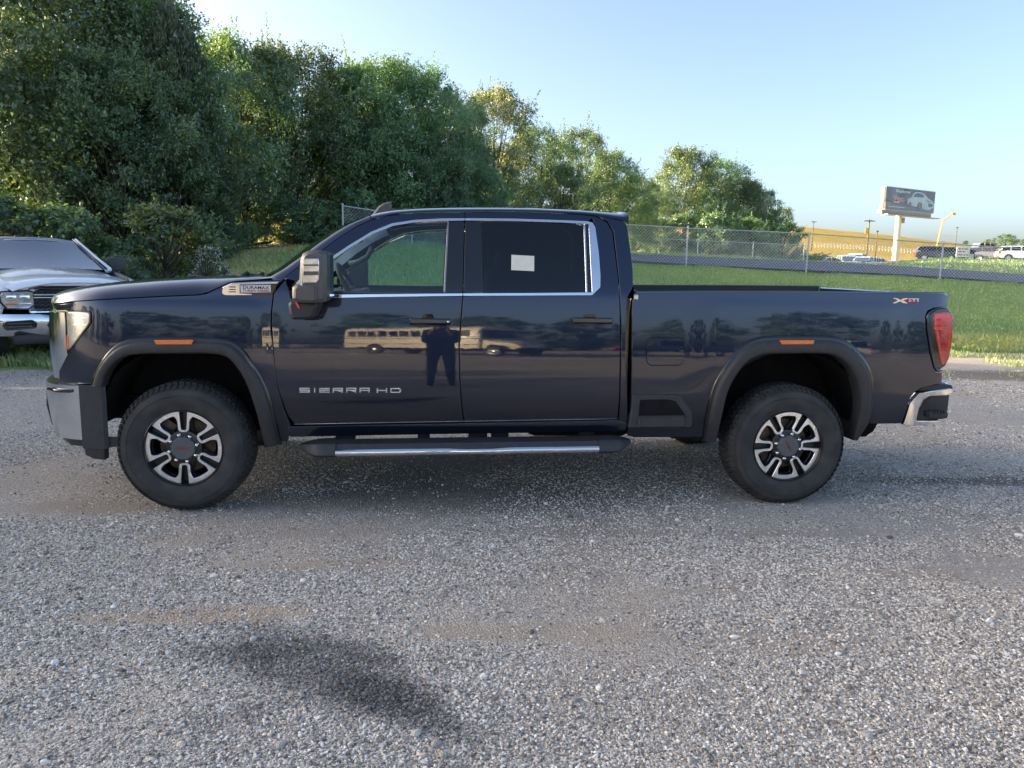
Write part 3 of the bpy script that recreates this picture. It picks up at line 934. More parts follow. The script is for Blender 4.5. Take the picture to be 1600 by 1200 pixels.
# ---- door handles -------------------------------------------------------------------
def handle(px0, py0, px1, py1, cup, parent):
    a = U(px0, (py0 + py1) / 2, S_cab); b = U(px1, (py0 + py1) / 2, S_cab)
    zc = (a[1] + b[1]) / 2; yc = S_cab((a[0] + b[0]) / 2, zc)
    c = tmb()
    cp = round_corners(UU([(cup[0] + 5, cup[1]), (cup[2] - 5, cup[1]), (cup[2], cup[3] - 8), (cup[2] - 3, cup[3]), (cup[0] + 3, cup[3]), (cup[0], cup[3] - 8)], S_cab), 0.012)
    c.plate(cp, yc - 0.002, yc + 0.03)
    c.build('handle_recess', M['gloss_black'], parent)
    m = tmb()
    L_, h = b[0] - a[0], 0.0395
    poly = round_corners([(a[0], zc - h / 2), (b[0], zc - h / 2), (b[0], zc + h / 2), (a[0], zc + h / 2)], 0.009)
    m.plate(poly, yc - 0.045, yc - 0.018, 0.008)
    for q in (0.07, 0.93): m.box((a[0] + L_ * q, yc - 0.012, zc), (0.035, 0.04, 0.03))
    m.build('handle', M['gloss_black'], parent, auto=35)
    s = tmb()
    s.plate(round_corners([(a[0] + 0.006, zc - 0.009), (b[0] - 0.006, zc - 0.009), (b[0] - 0.006, zc + 0.013), (a[0] + 0.006, zc + 0.013)], 0.005), yc - 0.047, yc - 0.040, 0.002)
    s.build('handle_strip', M['greyplastic'], parent, auto=35)
    return a, b, zc, yc
a, b, zc, yc = handle(640, 496.5, 705, 507, (656, 490.5, 681, 512.5), fdoor)
lk = tmb(); lk.lathe([(0.008, 0), (0.007, -0.003), (0.0, -0.003)], (b[0] - 0.02, yc - 0.046, zc), 'y', 12); lk.build('lock', M['chrome'], fdoor, smooth=True)
handle(892.8, 495.5, 955.6, 505.5, (908.5, 490.5, 934, 510.5), rdoor)

# ---- mirrors ------------------------------------------------------------------------
def mirror(side):
    """side -1 near, +1 far (y reflected about the centre line)"""
    def Y(y): return y if side < 0 else 2 * YC - y
    fnm = lambda x, y, z: (x, Y(y), z)
    out = [(470, 428), (471, 406), (475, 396), (483, 391.8), (497, 390.6), (508, 392), (512, 398), (512.4, 466), (508, 471.5), (490, 473), (468, 472), (458.5, 467), (458.3, 449), (463, 444.6), (469, 443)]
    P = UU(out, -0.26)
    head = tmb(); head.plate(P, -0.315, -0.075, 0.022, fn=fnm)
    hd = head.build('mirror', M['greyplastic'], truck, auto=38)
    lens = tmb(); lens.plate(UU([(474, 404), (497, 404), (498.5, 408), (498.5, 436), (494, 442), (473, 442.5)], -0.318), -0.321, -0.300, 0.004, fn=fnm)
    lens.build('mirror_lamp', M['lamp'] if side < 0 else M['greyplastic'], hd, auto=38)
    for (y0, y1) in ((413.0, 415.5), (424, 430)):
        ln = tmb(); ln.plate(UU([(474.5, y0), (497.6, y0), (497.6, y1), (474.2, y1)], -0.322), -0.3235, -0.318, 0.001, fn=fnm); ln.build('lamp_divider', M['greyplastic'], hd)
    low = tmb(); low.plate(round_corners(UU([(459, 450), (464, 446), (494, 446), (495, 470), (489, 473), (468, 472), (459.5, 467)], -0.33), 0.008), -0.336, -0.27, 0.012, fn=fnm)
    low.build('mirror_cover', M['greyplastic'], hd, auto=38)
    arm = tmb(); arm.plate(round_corners(UU([(452, 474), (456, 470.5), (496, 471.5), (497, 479), (489.5, 496), (478, 499), (458, 499), (453.5, 490)], -0.16), 0.012), -0.20, 0.045, 0.016, fn=fnm)
    arm.build('mirror_arm', M['plastic'], hd, auto=38)
    ind = tmb(); ind.plate(UU([(461, 471.5), (464, 471.5), (468.6, 481), (466, 482)], -0.204), -0.2065, -0.19, fn=fnm); ind.build('arm_marker', M['redlens2'], hd)
    # glass on the rearward face
    x1 = U(512, 430, -0.2)[0]
    gx = tmb(); gx.box((x1 + 0.004, Y(-0.19), (U(512, 430, -0.2)[1])), (0.006, 0.19, 0.26), Matrix.Rotation((-0.16 if side < 0 else 0.16), 3, 'Z'), 0.002)
    gx.build('mirror_glass', M['mirror'], hd)
    return hd
mirror(-1); mirror(1)

# ---- badges and lettering -----------------------------------------------------------
def strokes(glyph, w):
    """block letter from stroke polylines in a 1 x 1 cell -> list of quads"""
    G = {'S': [[(1, 1), (0, 1), (0, .5), (1, .5), (1, 0), (0, 0)]], 'I': [[(.5, 1), (.5, 0)]],
         'E': [[(1, 1), (0, 1), (0, 0), (1, 0)], [(0, .5), (1, .5)]], 'R': [[(0, 0), (0, 1), (1, 1), (1, .45), (.15, .45)], [(.45, .45), (1, 0)]],
         'A': [[(0, 0), (0, 1), (1, 1), (1, 0)], [(0, .42), (1, .42)]], 'H': [[(0, 0), (0, 1)], [(1, 0), (1, 1)], [(0, .5), (1, .5)]],
         'D': [[(0, 0), (0, 1), (.85, 1), (1, .8), (1, .2), (.85, 0), (0, 0)]], '3': [[(0, 1), (1, 1), (1, 0), (0, 0)], [(.2, .5), (1, .5)]], '1': [[(.3, .9), (.6, 1), (.6, 0)]],
         'X': [[(0, 1), (1, 0)], [(0, 0), (1, 1)]]}
    return G[glyph]

def letters(text, x0, x1, z0, z1, y, mat, parent, widths, tz=0.3, depth=0.006, slope=0.0, name='lettering'):
    tot = sum(w + 0.28 for w in widths) - 0.28
    sx = (x1 - x0) / tot
    H = z1 - z0
    t = H * tz
    mb = tmb(); x = x0
    for ch, w in zip(text, widths):
        if ch != ' ':
            for pl in strokes(ch, w):
                for (a, b) in zip(pl[:-1], pl[1:]):
                    A = Vector((x + a[0] * (w * sx - t) + t / 2, z0 + t / 2 + a[1] * (H - t))); B = Vector((x + b[0] * (w * sx - t) + t / 2, z0 + t / 2 + b[1] * (H - t)))
                    d = (B - A).normalized(); n = Vector((-d.y, d.x)) * t / 2; e = d * t / 2
                    q = [A - e - n, B + e - n, B + e + n, A - e + n]
                    sh = lambda v: (v.x, v.y + slope * (v.x - x0))
                    mb.plate([sh(v) for v in q], y + random.uniform(-0.0003, 0.0003), y + depth, 0.0012)
        x += (w + 0.28) * sx
    return mb.build(name, mat, parent)
a = U(468, 609.5, S_cab); b = U(626.5, 609.3, S_cab)
_sl = (b[1] - a[1]) / (b[0] - a[0])
_xm = a[0] + (b[0] - a[0]) * 0.690; _xh = a[0] + (b[0] - a[0]) * 0.757
letters('SIERRA', a[0], _xm, a[1] - 0.0165, a[1] + 0.0165, S_cab(a[0], a[1]) - 0.007, M['chrome'], fdoor, [1, .32, 1, 1, 1, 1], 0.27, slope=_sl)
letters('HD', _xh, b[0], a[1] - 0.0165, a[1] + 0.0165, S_cab(a[0], a[1]) - 0.007, M['chrome'], fdoor, [1, 1], 0.27, slope=_sl)
# bright fender badge
ys = S_cab(0.4, 1.44)
def bp_(pts): return UU(pts, S_cab)
bd = tmb(); bd.plate(round_corners(bp_([(347, 455), (348.2, 448.6), (362.8, 442.2), (400, 440.6), (437.8, 439.6), (435, 443.6), (424, 444), (376, 445.0), (375, 457.6), (395, 458.6), (393, 461.6), (352, 462), (347.4, 459.5)]), 0.004), ys - 0.012, ys + 0.02, 0.004)
badge = bd.build('fender_badge', M['chrome'], fender, auto=35)
bk = tmb(); bk.plate(bp_([(374, 444.6), (434.5, 443.4), (430.5, 452), (425, 463), (408, 465), (396, 461.5), (392, 458.4), (374, 458.2)]), ys - 0.008, ys + 0.02, 0.003); bk.build('badge_backing', M['gloss_black'], fender, auto=35)
pl = tmb(); pl.plate(bp_([(376.8, 446.0), (423.8, 445.2), (423.8, 456.8), (376.8, 457.2)]), ys - 0.014, ys, 0.001); plate = pl.build('badge_plate', M['white'], fender)
for k in range(3):
    y0 = 447.6 + 3.8 * k
    g = tmb(); g.plate(bp_([(359.5 - k * 0.5, y0), (369, y0 - 0.1), (369, y0 + 1.6), (358.5 - k * 0.5, y0 + 1.7)]), ys - 0.0135, ys, 0.0); g.build('badge_slot', M['gloss_black'], fender)
def text_on(body, px, py, wpx, hpx, y, mat, parent, slope_px=0.0, bold=0.0):
    me = text_mesh(body, 1.0, 0.0, 1.0, bold)
    xs = [v.co.x for v in me.vertices]; zs = [v.co.y for v in me.vertices]
    w, h = max(xs) - min(xs), max(zs) - min(zs); mx, mz = (max(xs) + min(xs)) / 2, (max(zs) + min(zs)) / 2
    c = U(px, py, y); l = U(px - wpx / 2, py, y)[0]; r = U(px + wpx / 2, py, y)[0]
    t = U(px, py - hpx / 2, y)[1]; bt = U(px, py + hpx / 2, y)[1]
    for v in me.vertices:
        X, Z = (v.co.x - mx) / w * (r - l), (v.co.y - mz) / h * (t - bt)
        v.co = Vector((c[0] + X, y, c[1] + Z)) - T0
    me.materials.append(mat)
    return link('lettering', me, None, parent)
text_on('DURAMAX', 400.3, 449.4, 41, 5.0, ys - 0.0150, M['dark_letter'], fender, bold=0.02)
text_on('TURBO DIESEL', 400.3, 454.3, 43, 3.2, ys - 0.0150, M['red'], fender, bold=0.03)
# badge on the bed side: X with a red and white 31 plate
yb = S_body(4.7, 1.44)
xl = tmb(); xl.plate(UU([(1394, 465.6), (1400, 465.6), (1407, 468.3), (1412, 465.8), (1419.5, 465.9), (1411.5, 469.7), (1419, 473.8), (1411.5, 473.9), (1406, 471.2), (1399.5, 474.0), (1393.5, 473.9), (1403, 469.6)], S_body), yb - 0.004, yb + 0.01, 0.001)
xl.build('badge_letter', M['chrome'], bed, auto=35)
x31 = tmb(); x31.plate(UU([(1411, 466.0), (1435.6, 466.4), (1435.2, 474.2), (1411, 474.0), (1406.5, 470)], S_body), yb - 0.0025, yb + 0.01, 0.001)
x31.build('badge_plate', M['white'], bed, auto=35)
rt = tmb(); rt.plate(UU([(1412, 466.6), (1420, 466.8), (1420, 473.4), (1412, 473.3), (1408, 470)], S_body), yb - 0.0035, yb + 0.01); rt.build('badge_arrow', M['red'], bed)
text_on('3', 1424.2, 470.2, 6.2, 5.6, yb - 0.0045, M['red'], bed, bold=0.03)
text_on('1', 1431.4, 470.4, 4.0, 5.6, yb - 0.0045, M['red'], bed, bold=0.03)
# fuel filler door
fd_px = [(1010.5, 535), (1016, 528.3), (1062, 528.0), (1068, 533), (1068.6, 562), (1063, 570), (1016, 570.6), (1010.6, 564)]
fp = round_corners(UU(fd_px, S_body), 0.02)
ring = panel('filler_gap', inset(fp if sum(fp[i][0]*fp[(i+1)%len(fp)][1]-fp[(i+1)%len(fp)][0]*fp[i][1] for i in range(len(fp)))>0 else fp[::-1], -0.005), S_body, M['black'], bed, off=-0.0012, thick=0.012, lip=0.0004, gap=0)
fuel = panel('fuel_door', fp, S_body, M['paint'], bed, off=-0.0022, thick=0.012, lip=0.0012, gap=0)
lt = tmb(); c = U(1064, 548.6, S_body); lt.box((c[0], S_body(*c) - 0.005, c[1]), (0.035, 0.010, 0.016), bev=0.004); lt.build('fuel_latch', M['gloss_black'], bed, auto=35)
# black corner step moulded into the bed front
po = UU([(988, 616), (1053, 615.6), (1062, 618), (1080.5, 643), (1081, 662), (1078, 668), (981, 668.6), (986, 640)], 0.0)
ps = tmb(); ps.plate(round_corners(po, 0.012), -0.012, 0.05, 0.006); pk = ps.build('bed_step', M['plastic'], truck, auto=35)
pi_ = UU([(1000, 624.5), (1045, 624.0), (1056, 627), (1072, 650), (1071, 653), (997, 655)], -0.012)
pr = tmb(); pr.plate(round_corners(pi_, 0.01), -0.0135, 0.02, 0.0); pr.build('step_recess', M['black'], pk)
pt = tmb(); tr_ = UU([(997, 650), (1070, 649), (1071, 668), (996.5, 668.6)], -0.02); pt.plate(round_corners(tr_, 0.008), -0.034, 0.02, 0.01); pt.build('step_tread', M['plastic'], pk, auto=35)

# ---- front end ----------------------------------------------------------------------
def plan_loft(plan, zt, zb, mat, name, parent, thick=0.06, tilt=0.0, crown=0.0, n=8, auto=35):
    """wall following a plan curve; zt/zb functions of index fraction"""
    rows = []
    k = len(plan)
    for i, (x, y) in enumerate(plan):
        f = i / (k - 1)
        yd = min(y, 2 * YC - y)
        a, b = zt(yd), zb(yd)
        sec = []
        for q in range(n + 1):
            w = q / n
            z = a + (b - a) * w
            o = -crown * math.sin(PI * w) + tilt * w
            sec.append((x + o, y, z))
        sec.append((x + tilt + thick, y + (0.02 if y < YC else -0.02), b)); sec.append((x + thick, y + (0.02 if y < YC else -0.02), a))
        rows.append(sec)
    mb = tmb(); mb.grid(rows, close=True)
    for e in (0, k - 1):
        mb.f.append(tuple(e * (n + 3) + q for q in range(n + 3)))
    return mb.build(name, mat, parent, auto=auto)
def sym(half): return half + [(x, 2 * YC - y) for x, y in half[-2::-1]]
half_front = [(-0.605, -0.002), (-0.70, 0.020), (-0.79, 0.070), (-0.865, 0.15), (-0.93, 0.26), (-0.98, 0.40), (-1.012, 0.56), (-1.035, 0.75), (-1.045, YC)]
z_bt = U(110, 598.5, 0.12)[1]; z_bb = U(120, 681, 0.12)[1]
bumper = plan_loft(sym(chaikin(half_front, 1, closed=False)), lambda f: z_bt, lambda yd: z_bb + 0.15 * s1(0.10, 0.52, yd), M['chrome'], 'front_bumper', truck, thick=0.10, tilt=0.02, crown=0.012)
side_end = [(-0.475, -0.010), (-0.54, -0.008), (-0.61, -0.004)]
for sgn in (0, 1):
    pl_ = [(x, y if sgn == 0 else 2 * YC - y) for x, y in side_end]
    plan_loft(pl_, lambda f: z_bt + 0.003, lambda f: z_bb - 0.055, M['plastic'], 'bumper_end', bumper, thick=0.02)
# grooves that divide the bumper
for sg in (0, 1):
    gv = tmb()
    xy = [(-0.965, 0.29), (-0.955, 0.27)]
    for (w, z) in ((0, z_bt - 0.01), (1, z_bb + 0.02)):
        pass
    x, y = -0.936, (0.29 if sg == 0 else 2 * YC - 0.29)
    gv.tube([(x + 0.004, y, z_bt - 0.005), (x - 0.010, y, (z_bt + z_bb) / 2), (x + 0.016, y, z_bb + 0.04)], 0.010, 6)
    gv.build('bumper_groove', M['gloss_black'], bumper, smooth=True)
    # pocket strip near the top corner
    sp = tmb(); yy = 0.055 if sg == 0 else 2 * YC - 0.055
    a_, b_ = U(107, 604.5, 0.12), U(137, 603.5, 0.02)
    y1_, y2_ = (0.10, 0.008) if sg == 0 else (2 * YC - 0.10, 2 * YC - 0.008)
    sp.tube([(-0.842, 0.098 if sg == 0 else 2 * YC - 0.098, z_bt - 0.035), (-0.76, 0.030 if sg == 0 else 2 * YC - 0.030, z_bt - 0.035), (-0.66, 0.000 if sg == 0 else 2 * YC, z_bt - 0.033)], 0.011, 6)
    sp.build('bumper_slot', M['gloss_black'], bumper, smooth=True)
dam_half = [(-0.50, 0.02), (-0.62, 0.03), (-0.75, 0.085), (-0.84, 0.18), (-0.90, 0.32), (-0.97, 0.52), (-1.01, 0.75), (-1.02, YC)]
def dam_b(yd):
    return z_bb - 0.052 + 0.15 * s1(0.10, 0.52, yd)
plan_loft(sym(dam_half), lambda f: dam_b(f) + 0.064, dam_b, M['plastic'], 'air_dam', bumper, thick=0.10, tilt=0.03)
for sg in (0, 1):
    fl = tmb()
    pts = UU([(134, 694), (166, 695), (166, 717.5), (148, 715.5), (135.5, 709)], 0.06)
    fn = (lambda x, y, z: (x, y, z)) if sg == 0 else (lambda x, y, z: (x, 2 * YC - y, z))
    fl.plate(pts, 0.035, 0.10, 0.006, fn=fn); fl.build('mud_deflector', M['plastic'], truck, auto=35)
# grille
gz_t, gz_b = U(88, 487, 0.4)[1], z_bt + 0.012
g_half = [(-0.80, 0.20), (-0.86, 0.28), (-0.895, 0.42), (-0.935, 0.60), (-0.965, 0.80), (-0.975, YC)]
core = plan_loft(sym(g_half), lambda f: gz_t - 0.02, lambda f: gz_b + 0.02, M['gloss_black'], 'grille', truck, thick=0.05)
for k in range(7):
    z = gz_b + 0.05 + (gz_t - gz_b - 0.10) * k / 6
    gb = tmb(); gb.tube([(x - 0.012, y, z) for x, y in sym(g_half)[1:-1]], 0.012, 6); gb.build('grille_bar', M['chrome'], core, smooth=True)
for sg in (0, 1):
    yy = lambda y: y if sg == 0 else 2 * YC - y
    pst = tmb()
    rows = []
    for k in range(13):
        w = k / 12; z = gz_t + 0.012 - (gz_t - gz_b) * w
        o = 0.012 * math.sin(PI * w)
        rows.append([(-0.722, yy(0.124), z), (-0.79, yy(0.148), z), (-0.85 - o, yy(0.200), z), (-0.895 - o, yy(0.30), z), (-0.86, yy(0.41), z), (-0.72, yy(0.20), z)])
    pst.grid(rows, close=True)
    pst.f += [tuple(range(6)), tuple(12 * 6 + q for q in range(6))]
    pst.build('grille_surround', M['chrome'], core, auto=35)
gt = plan_loft(sym(g_half), lambda f: gz_t + 0.03, lambda f: gz_t - 0.025, M['chrome'], 'grille_header', core, thick=0.05, crown=0.01)
em = text_mesh('GMC', 0.17, 0.012, 1.4, 0.004)
for v in em.vertices:
    v.co = Vector((-1.0 + v.co.z - T0.x, -v.co.x, 1.07 + v.co.y))
em.materials.append(M['red'])
link('emblem', em, None, core)
# headlights, following the wrap of the fender
hl_px = [(101, 486), (116, 485.6), (139.5, 486.4), (142, 489), (142, 504), (137, 512.5), (119, 537), (104.5, 555.5), (102.5, 530)]
hl = panel('headlight', UU(hl_px, S_body), S_body, M['gloss_black'], thick=0.06, off=-0.002); NEAR.append(hl)
hl2 = panel('headlight_lens', UU([(104, 488), (116, 487.4), (138, 488), (140, 491), (140, 503), (135.6, 511), (118, 534), (107.5, 548), (106, 525)], S_body), S_body, M['lamp'], hl, off=-0.006, thick=0.02)
panel('headlight_signal', UU([(104.6, 523), (107.8, 523), (108.2, 543), (105.6, 549), (104.6, 540)], S_body), S_body, M['amber'], hl, off=-0.009, thick=0.012, zstep=0.2)
for (y0, y1) in ((495.5, 497.6), (506, 508)):
    panel('headlight_bar', UU([(113, y0), (139.2, y0), (139.2 - (y0 > 500) * 2, y1), (113, y1)], S_body), S_body, M['satin'], hl, off=-0.0085, thick=0.01, lip=0.001)
strip = panel('nose_filler', UU([(84, 476), (111, 473.4), (117, 483.6), (140, 485), (142, 485.6), (101, 485.2), (88, 486)], S_body), S_body, M['paint'], thick=0.05, off=0.001); NEAR.append(strip)
# ---- rear end -----------------------------------------------------------------------
tl_px = [(1451, 492), (1456, 486.5), (1466, 481.8), (1480, 481.2), (1488, 490), (1490, 500), (1488, 530), (1483, 560), (1477, 572), (1470, 576.5), (1462.5, 575), (1457, 560), (1450, 518)]
def S_tail(x, z): return S_body(min(x, 5.13), z) + (0 if x < 5.13 else 1.5 * (x - 5.13) ** 2) + 0.004
tlp = round_corners(UU(tl_px, S_tail), 0.012)
tail = panel('taillight', tlp, S_tail, M['gloss_black'], thick=0.16, off=-0.006, lip=0.008); NEAR.append(tail)
t_red = panel('taillight_lens', UU([(1457.5, 489.5), (1466, 488), (1482, 486.5), (1487.5, 492), (1487.6, 505), (1486, 530), (1481, 558), (1476, 569), (1471, 571), (1467.5, 562), (1462, 530), (1457.6, 510)], S_tail), S_tail, M['redlens'], tail, off=-0.012, thick=0.02, lip=0.004)
for poly in ([(1458.5, 491), (1480, 489), (1484, 492.5), (1484, 497), (1458.8, 499)], [(1458.6, 501.5), (1484, 500), (1484, 505), (1458.8, 507.5)], [(1457.8, 511.5), (1484.5, 509.5), (1484, 514.5), (1459, 516)], [(1461, 518), (1464.5, 518), (1470, 564), (1468.8, 563)], [(1480.5, 516), (1485, 515), (1481.5, 545), (1475.5, 567), (1473, 568), (1478, 545)]):
    panel('lamp_element', UU(poly, S_tail), S_tail, M['redlens2'], tail, off=-0.014, thick=0.01, lip=0.002, gap=0)
panel('taillight_trim', UU([(1447.6, 494), (1450.6, 488), (1457, 483.4), (1466, 480.6), (1479, 480), (1479, 482), (1467, 482.8), (1458, 486), (1453, 490), (1451.2, 496), (1452.4, 520), (1457.5, 553), (1463, 573.5), (1467, 577.4), (1473, 577.2), (1473, 580.6), (1464, 580), (1459.5, 575), (1454, 553), (1448.6, 518)], S_body), S_body, M['paint'], bed, off=-0.006, thick=0.02)
# tailgate, rails, bed inside
xg0, zg = 5.145, 1.462
tg = tmb(); tg.box((5.175, YC, 1.09), (0.075, 1.72, 0.76), bev=0.02); tg.build('tailgate', M['paint'], truck, auto=35)
for sg in (0, 1):
    yy = lambda y: y if sg == 0 else 2 * YC - y
    rail = tmb()
    rows = []
    for x in np.linspace(2.93, 5.15, 24):
        z = interp(x, [U(px, py, S_body) for px, py in ((991, 457.2), (1100, 456.4), (1300, 456.7), (1474, 458.2))])
        rows.append([(x, yy(S_body(x, z) + 0.003), z - 0.004), (x, yy(S_body(x, z) + 0.016), z + 0.0025), (x, yy(0.125), z + 0.002), (x, yy(0.13), z - 0.04), (x, yy(0.13), 1.10)])
    rail.grid(rows)
    rail.build('bed_rail', M['paint'], truck, auto=35)
    cap = tmb()
    cap.grid([[(r[1][0], r[1][1] + (0.012 if sg == 0 else -0.012), r[1][2] + 0.003), (r[2][0], r[2][1] - (0.006 if sg == 0 else -0.006), r[2][2] + 0.004), (r[2][0], r[2][1] + (0.010 if sg == 0 else -0.010), r[2][2] - 0.002), (r[2][0], r[2][1] + (0.012 if sg == 0 else -0.012), 1.10)] for r in rows])
    cap.build('bed_liner', M['plastic'], truck, auto=35)
fb = tmb(); fb.box((4.05, YC, 0.94), (2.22, 0.96, 0.04)); fb.box((2.95, YC, 1.20), (0.04, 1.74, 0.52)); fb.build('bed_floor', M['plastic'], truck)
# rear bumper
rbp = tmb()
rbp.box((5.175, YC, 0.73), (0.16, 1.86, 0.22), bev=0.03)
rear_bumper = rbp.build('rear_bumper', M['plastic'], truck, auto=35)
rc = tmb(); rc.box((5.262, YC, 0.74), (0.03, 1.70, 0.20), bev=0.012); rc.build('bumper_bar', M['chrome'], rear_bumper, auto=35)
def S_bump(x, z): return 0.028 + (2.2 * (x - 5.20) ** 2 if x > 5.20 else 0) + 0.10 * s1(5.12, 4.98, x)
for sg in (0, 1):
    grp = []
    ch = panel('bumper_corner', round_corners(UU([(1433.5, 613), (1460, 609.5), (1486, 606.5), (1487.4, 613.5), (1482, 617), (1452, 619), (1443.5, 624.5), (1436, 638), (1431.5, 657), (1470, 655.8), (1469, 660), (1418.7, 665.8), (1410.6, 663.5), (1420, 631.7)], S_bump), 0.006), S_bump, M['chrome'], rear_bumper, off=-0.012, thick=0.05, lip=0.006, gap=0)
    ins = panel('bumper_pocket', UU([(1443, 625), (1452, 619.5), (1482, 617), (1478, 640), (1484, 648), (1481, 654.5), (1431, 657.5), (1435, 640)], S_bump), S_bump, M['plastic'], rear_bumper, off=0.012, thick=0.05)
    stp = tmb()
    e = U(1455, 648, 0.03); f_ = U(1471, 647, 0.06)
    stp.box(((e[0] + f_[0]) / 2, 0.055, e[1]), (f_[0] - e[0] + 0.04, 0.09, 0.05), bev=0.014)
    for q in range(5): stp.box((e[0] - 0.01 + q * 0.022, 0.012, e[1] + 0.022), (0.010, 0.03, 0.02))
    st = stp.build('bumper_step', M['plastic'], rear_bumper, auto=35)
    pad = tmb(); pd = UU([(1430, 611), (1436, 601), (1450, 599), (1468, 599), (1485, 601.5), (1487, 607), (1460, 610)], 0.06); pad.plate(round_corners(pd, 0.012), 0.035, 0.30, 0.01); pdo = pad.build('bumper_pad', M['plastic'], rear_bumper, auto=35)
    if sg:
        for o in (ch, ins, st, pdo): o.scale.y = -1
# ---- side step ----------------------------------------------------------------------
def step(sg):
    yy = (lambda y: y) if sg == 0 else (lambda y: 2 * YC - y)
    l, r = U(463, 706, -0.12), U(993, 698, -0.12)
    zt, zb = U(730, 692, -0.13)[1], U(730, 712, -0.13)[1]
    sl_ = (r[1] - l[1]) / (r[0] - l[0])
    zc = lambda x: l[1] + (x - l[0]) * sl_
    h0, h1 = U(524, 690, -0.12)[0], U(936, 690, -0.12)[0]
    mb = tmb(); rows = []
    for x in np.linspace(h0, h1, 12):
        z = zc(x)
        rows.append([(x, yy(-0.125), z + 0.008), (x, yy(-0.105), z + 0.040), (x, yy(0.03), z + 0.045), (x, yy(0.06), z + 0.03), (x, yy(0.06), z - 0.03), (x, yy(-0.10), z - 0.035)])
    mb.grid(rows, close=True)
    st = mb.build('side_step', M['plastic'], truck, auto=30)
    cs = tmb(); rows = []
    for x in np.linspace(h0, h1, 30):
        z = zc(x)
        dip = 0.006 * s1(h0 + 0.72, h0 + 0.80, x) * (1 - s1(h0 + 1.02, h0 + 1.1, x))
        rows.append([(x, yy(-0.118), z + 0.012 - dip), (x, yy(-0.135), z + 0.006 - dip), (x, yy(-0.142), z - 0.010), (x, yy(-0.134), z - 0.030), (x, yy(-0.11), z - 0.036)])
    cs.grid(rows); cs.build('step_strip', M['chrome'], st, smooth=True)
    for (xa, xb) in ((l[0], h0), (h1, r[0])):
        ec = tmb(); rows = []
        out = xa if abs(xa - l[0]) < 1e-6 else xb
        for k in range(9):
            x = xa + (xb - xa) * k / 8
            w = abs(x - out) / (xb - xa)
            sc = min(1.0, 0.30 + 0.70 * math.sin(PI / 2 * min(1, w * 1.6)))
            z = zc(x)
            rows.append([(x, yy(0.06 - (0.20) * sc), z + 0.012 * sc), (x, yy(0.06 - 0.17 * sc), z + 0.045 * sc), (x, yy(0.06), z + 0.045 * sc), (x, yy(0.06), z - 0.045 * sc), (x, yy(0.06 - 0.16 * sc), z - 0.045 * sc), (x, yy(0.06 - 0.205 * sc), z - 0.022 * sc)])
        ec.grid(rows, close=True)
        ec.f += [tuple(range(6)), tuple(8 * 6 + q for q in range(6))]
        ec.build('step_end', M['plastic'], st, auto=35)
    for (p0, p1) in ((522, 551), (652, 671), (733, 762), (770, 796), (906, 932)):
        xa, xb = U(p0, 690, -0.02)[0], U(p1, 690, -0.02)[0]
        bk = tmb(); bk.box(((xa + xb) / 2, yy(0.10), zc(xa) + 0.065), (xb - xa, 0.14, 0.10), bev=0.01); bk.build('step_bracket', M['black'], st, auto=35)
step(0); step(1)
# ---- chassis ------------------------------------------------------------------------
ch = tmb()
for y in (0.48, 1.54):
    ch.box((2.25, y, 0.60), (6.0, 0.09, 0.16))
for x in (-0.5, 1.0, 2.9, 4.9): ch.box((x, YC, 0.60), (0.10, 1.0, 0.10))
ch.box((1.55, 0.40, 0.56), (0.9, 0.34, 0.22), bev=0.05)
ch.box((2.62, 0.42, 0.55), (0.75, 0.36, 0.26), bev=0.06)
ch.box((0.9, YC, 0.55), (0.9, 0.5, 0.3), bev=0.08)
ch.tube([(1.0, 1.3, 0.50), (3.2, 1.3, 0.50), (3.6, 1.35, 0.62), (4.8, 1.5, 0.62), (5.2, 1.8, 0.55)], 0.05, 10)
ch.tube([(1.2, YC, 0.55), (4.0, YC, 0.44)], 0.05, 10)
ch.tube([(4.55, 0.7, 0.62), (4.95, 0.7, 0.62)], 0.3, 16)
for x in (0.0, 4.036):
    ch.tube([(x, 0.25, 0.42), (x, 1.77, 0.42)], 0.06, 10)
    ch.lathe([(0.0, -0.16), (0.12, -0.14), (0.17, 0), (0.12, 0.14), (0, 0.16)], (x, YC + (0.25 if x < 1 else 0), 0.42), 'x', 14)
    for y in (0.42, 1.60): ch.tube([(x - 0.62, y, 0.62), (x - 0.3, y, 0.46), (x, y, 0.40), (x + 0.3, y, 0.46), (x + 0.66, y, 0.62)], 0.045, 6)
chassis = ch.build('chassis', M['black'], truck, auto=40)
bl = tmb(); bl.box((3.15, 0.34, 0.55), (0.40, 0.36, 0.24), bev=0.05); bl.box((3.33, 0.22, 0.50), (0.22, 0.26, 0.12), bev=0.03); bl.build('underbody_tank', M['black'], truck, auto=35)
eb = tmb(); eb.box((-0.30, YC, 0.98), (1.1, 1.0, 0.70)); eb.build('engine_block', M['black'], truck)

# ---- far-side twins -----------------------------------------------------------------
def twin(o, parent):
    c = o.copy(); COL.objects.link(c); c.parent = parent
    c.scale.y = -1 if parent == truck else 1
    for chd in list(o.children):
        if chd.name.split('.')[0] in ('lettering', 'badge_letter', 'badge_plate', 'badge_arrow', 'fuel_door', 'filler_gap', 'fuel_latch', 'badge_slot'): continue
        d = chd.copy(); COL.objects.link(d); d.parent = c
for o in NEAR: twin(o, truck)

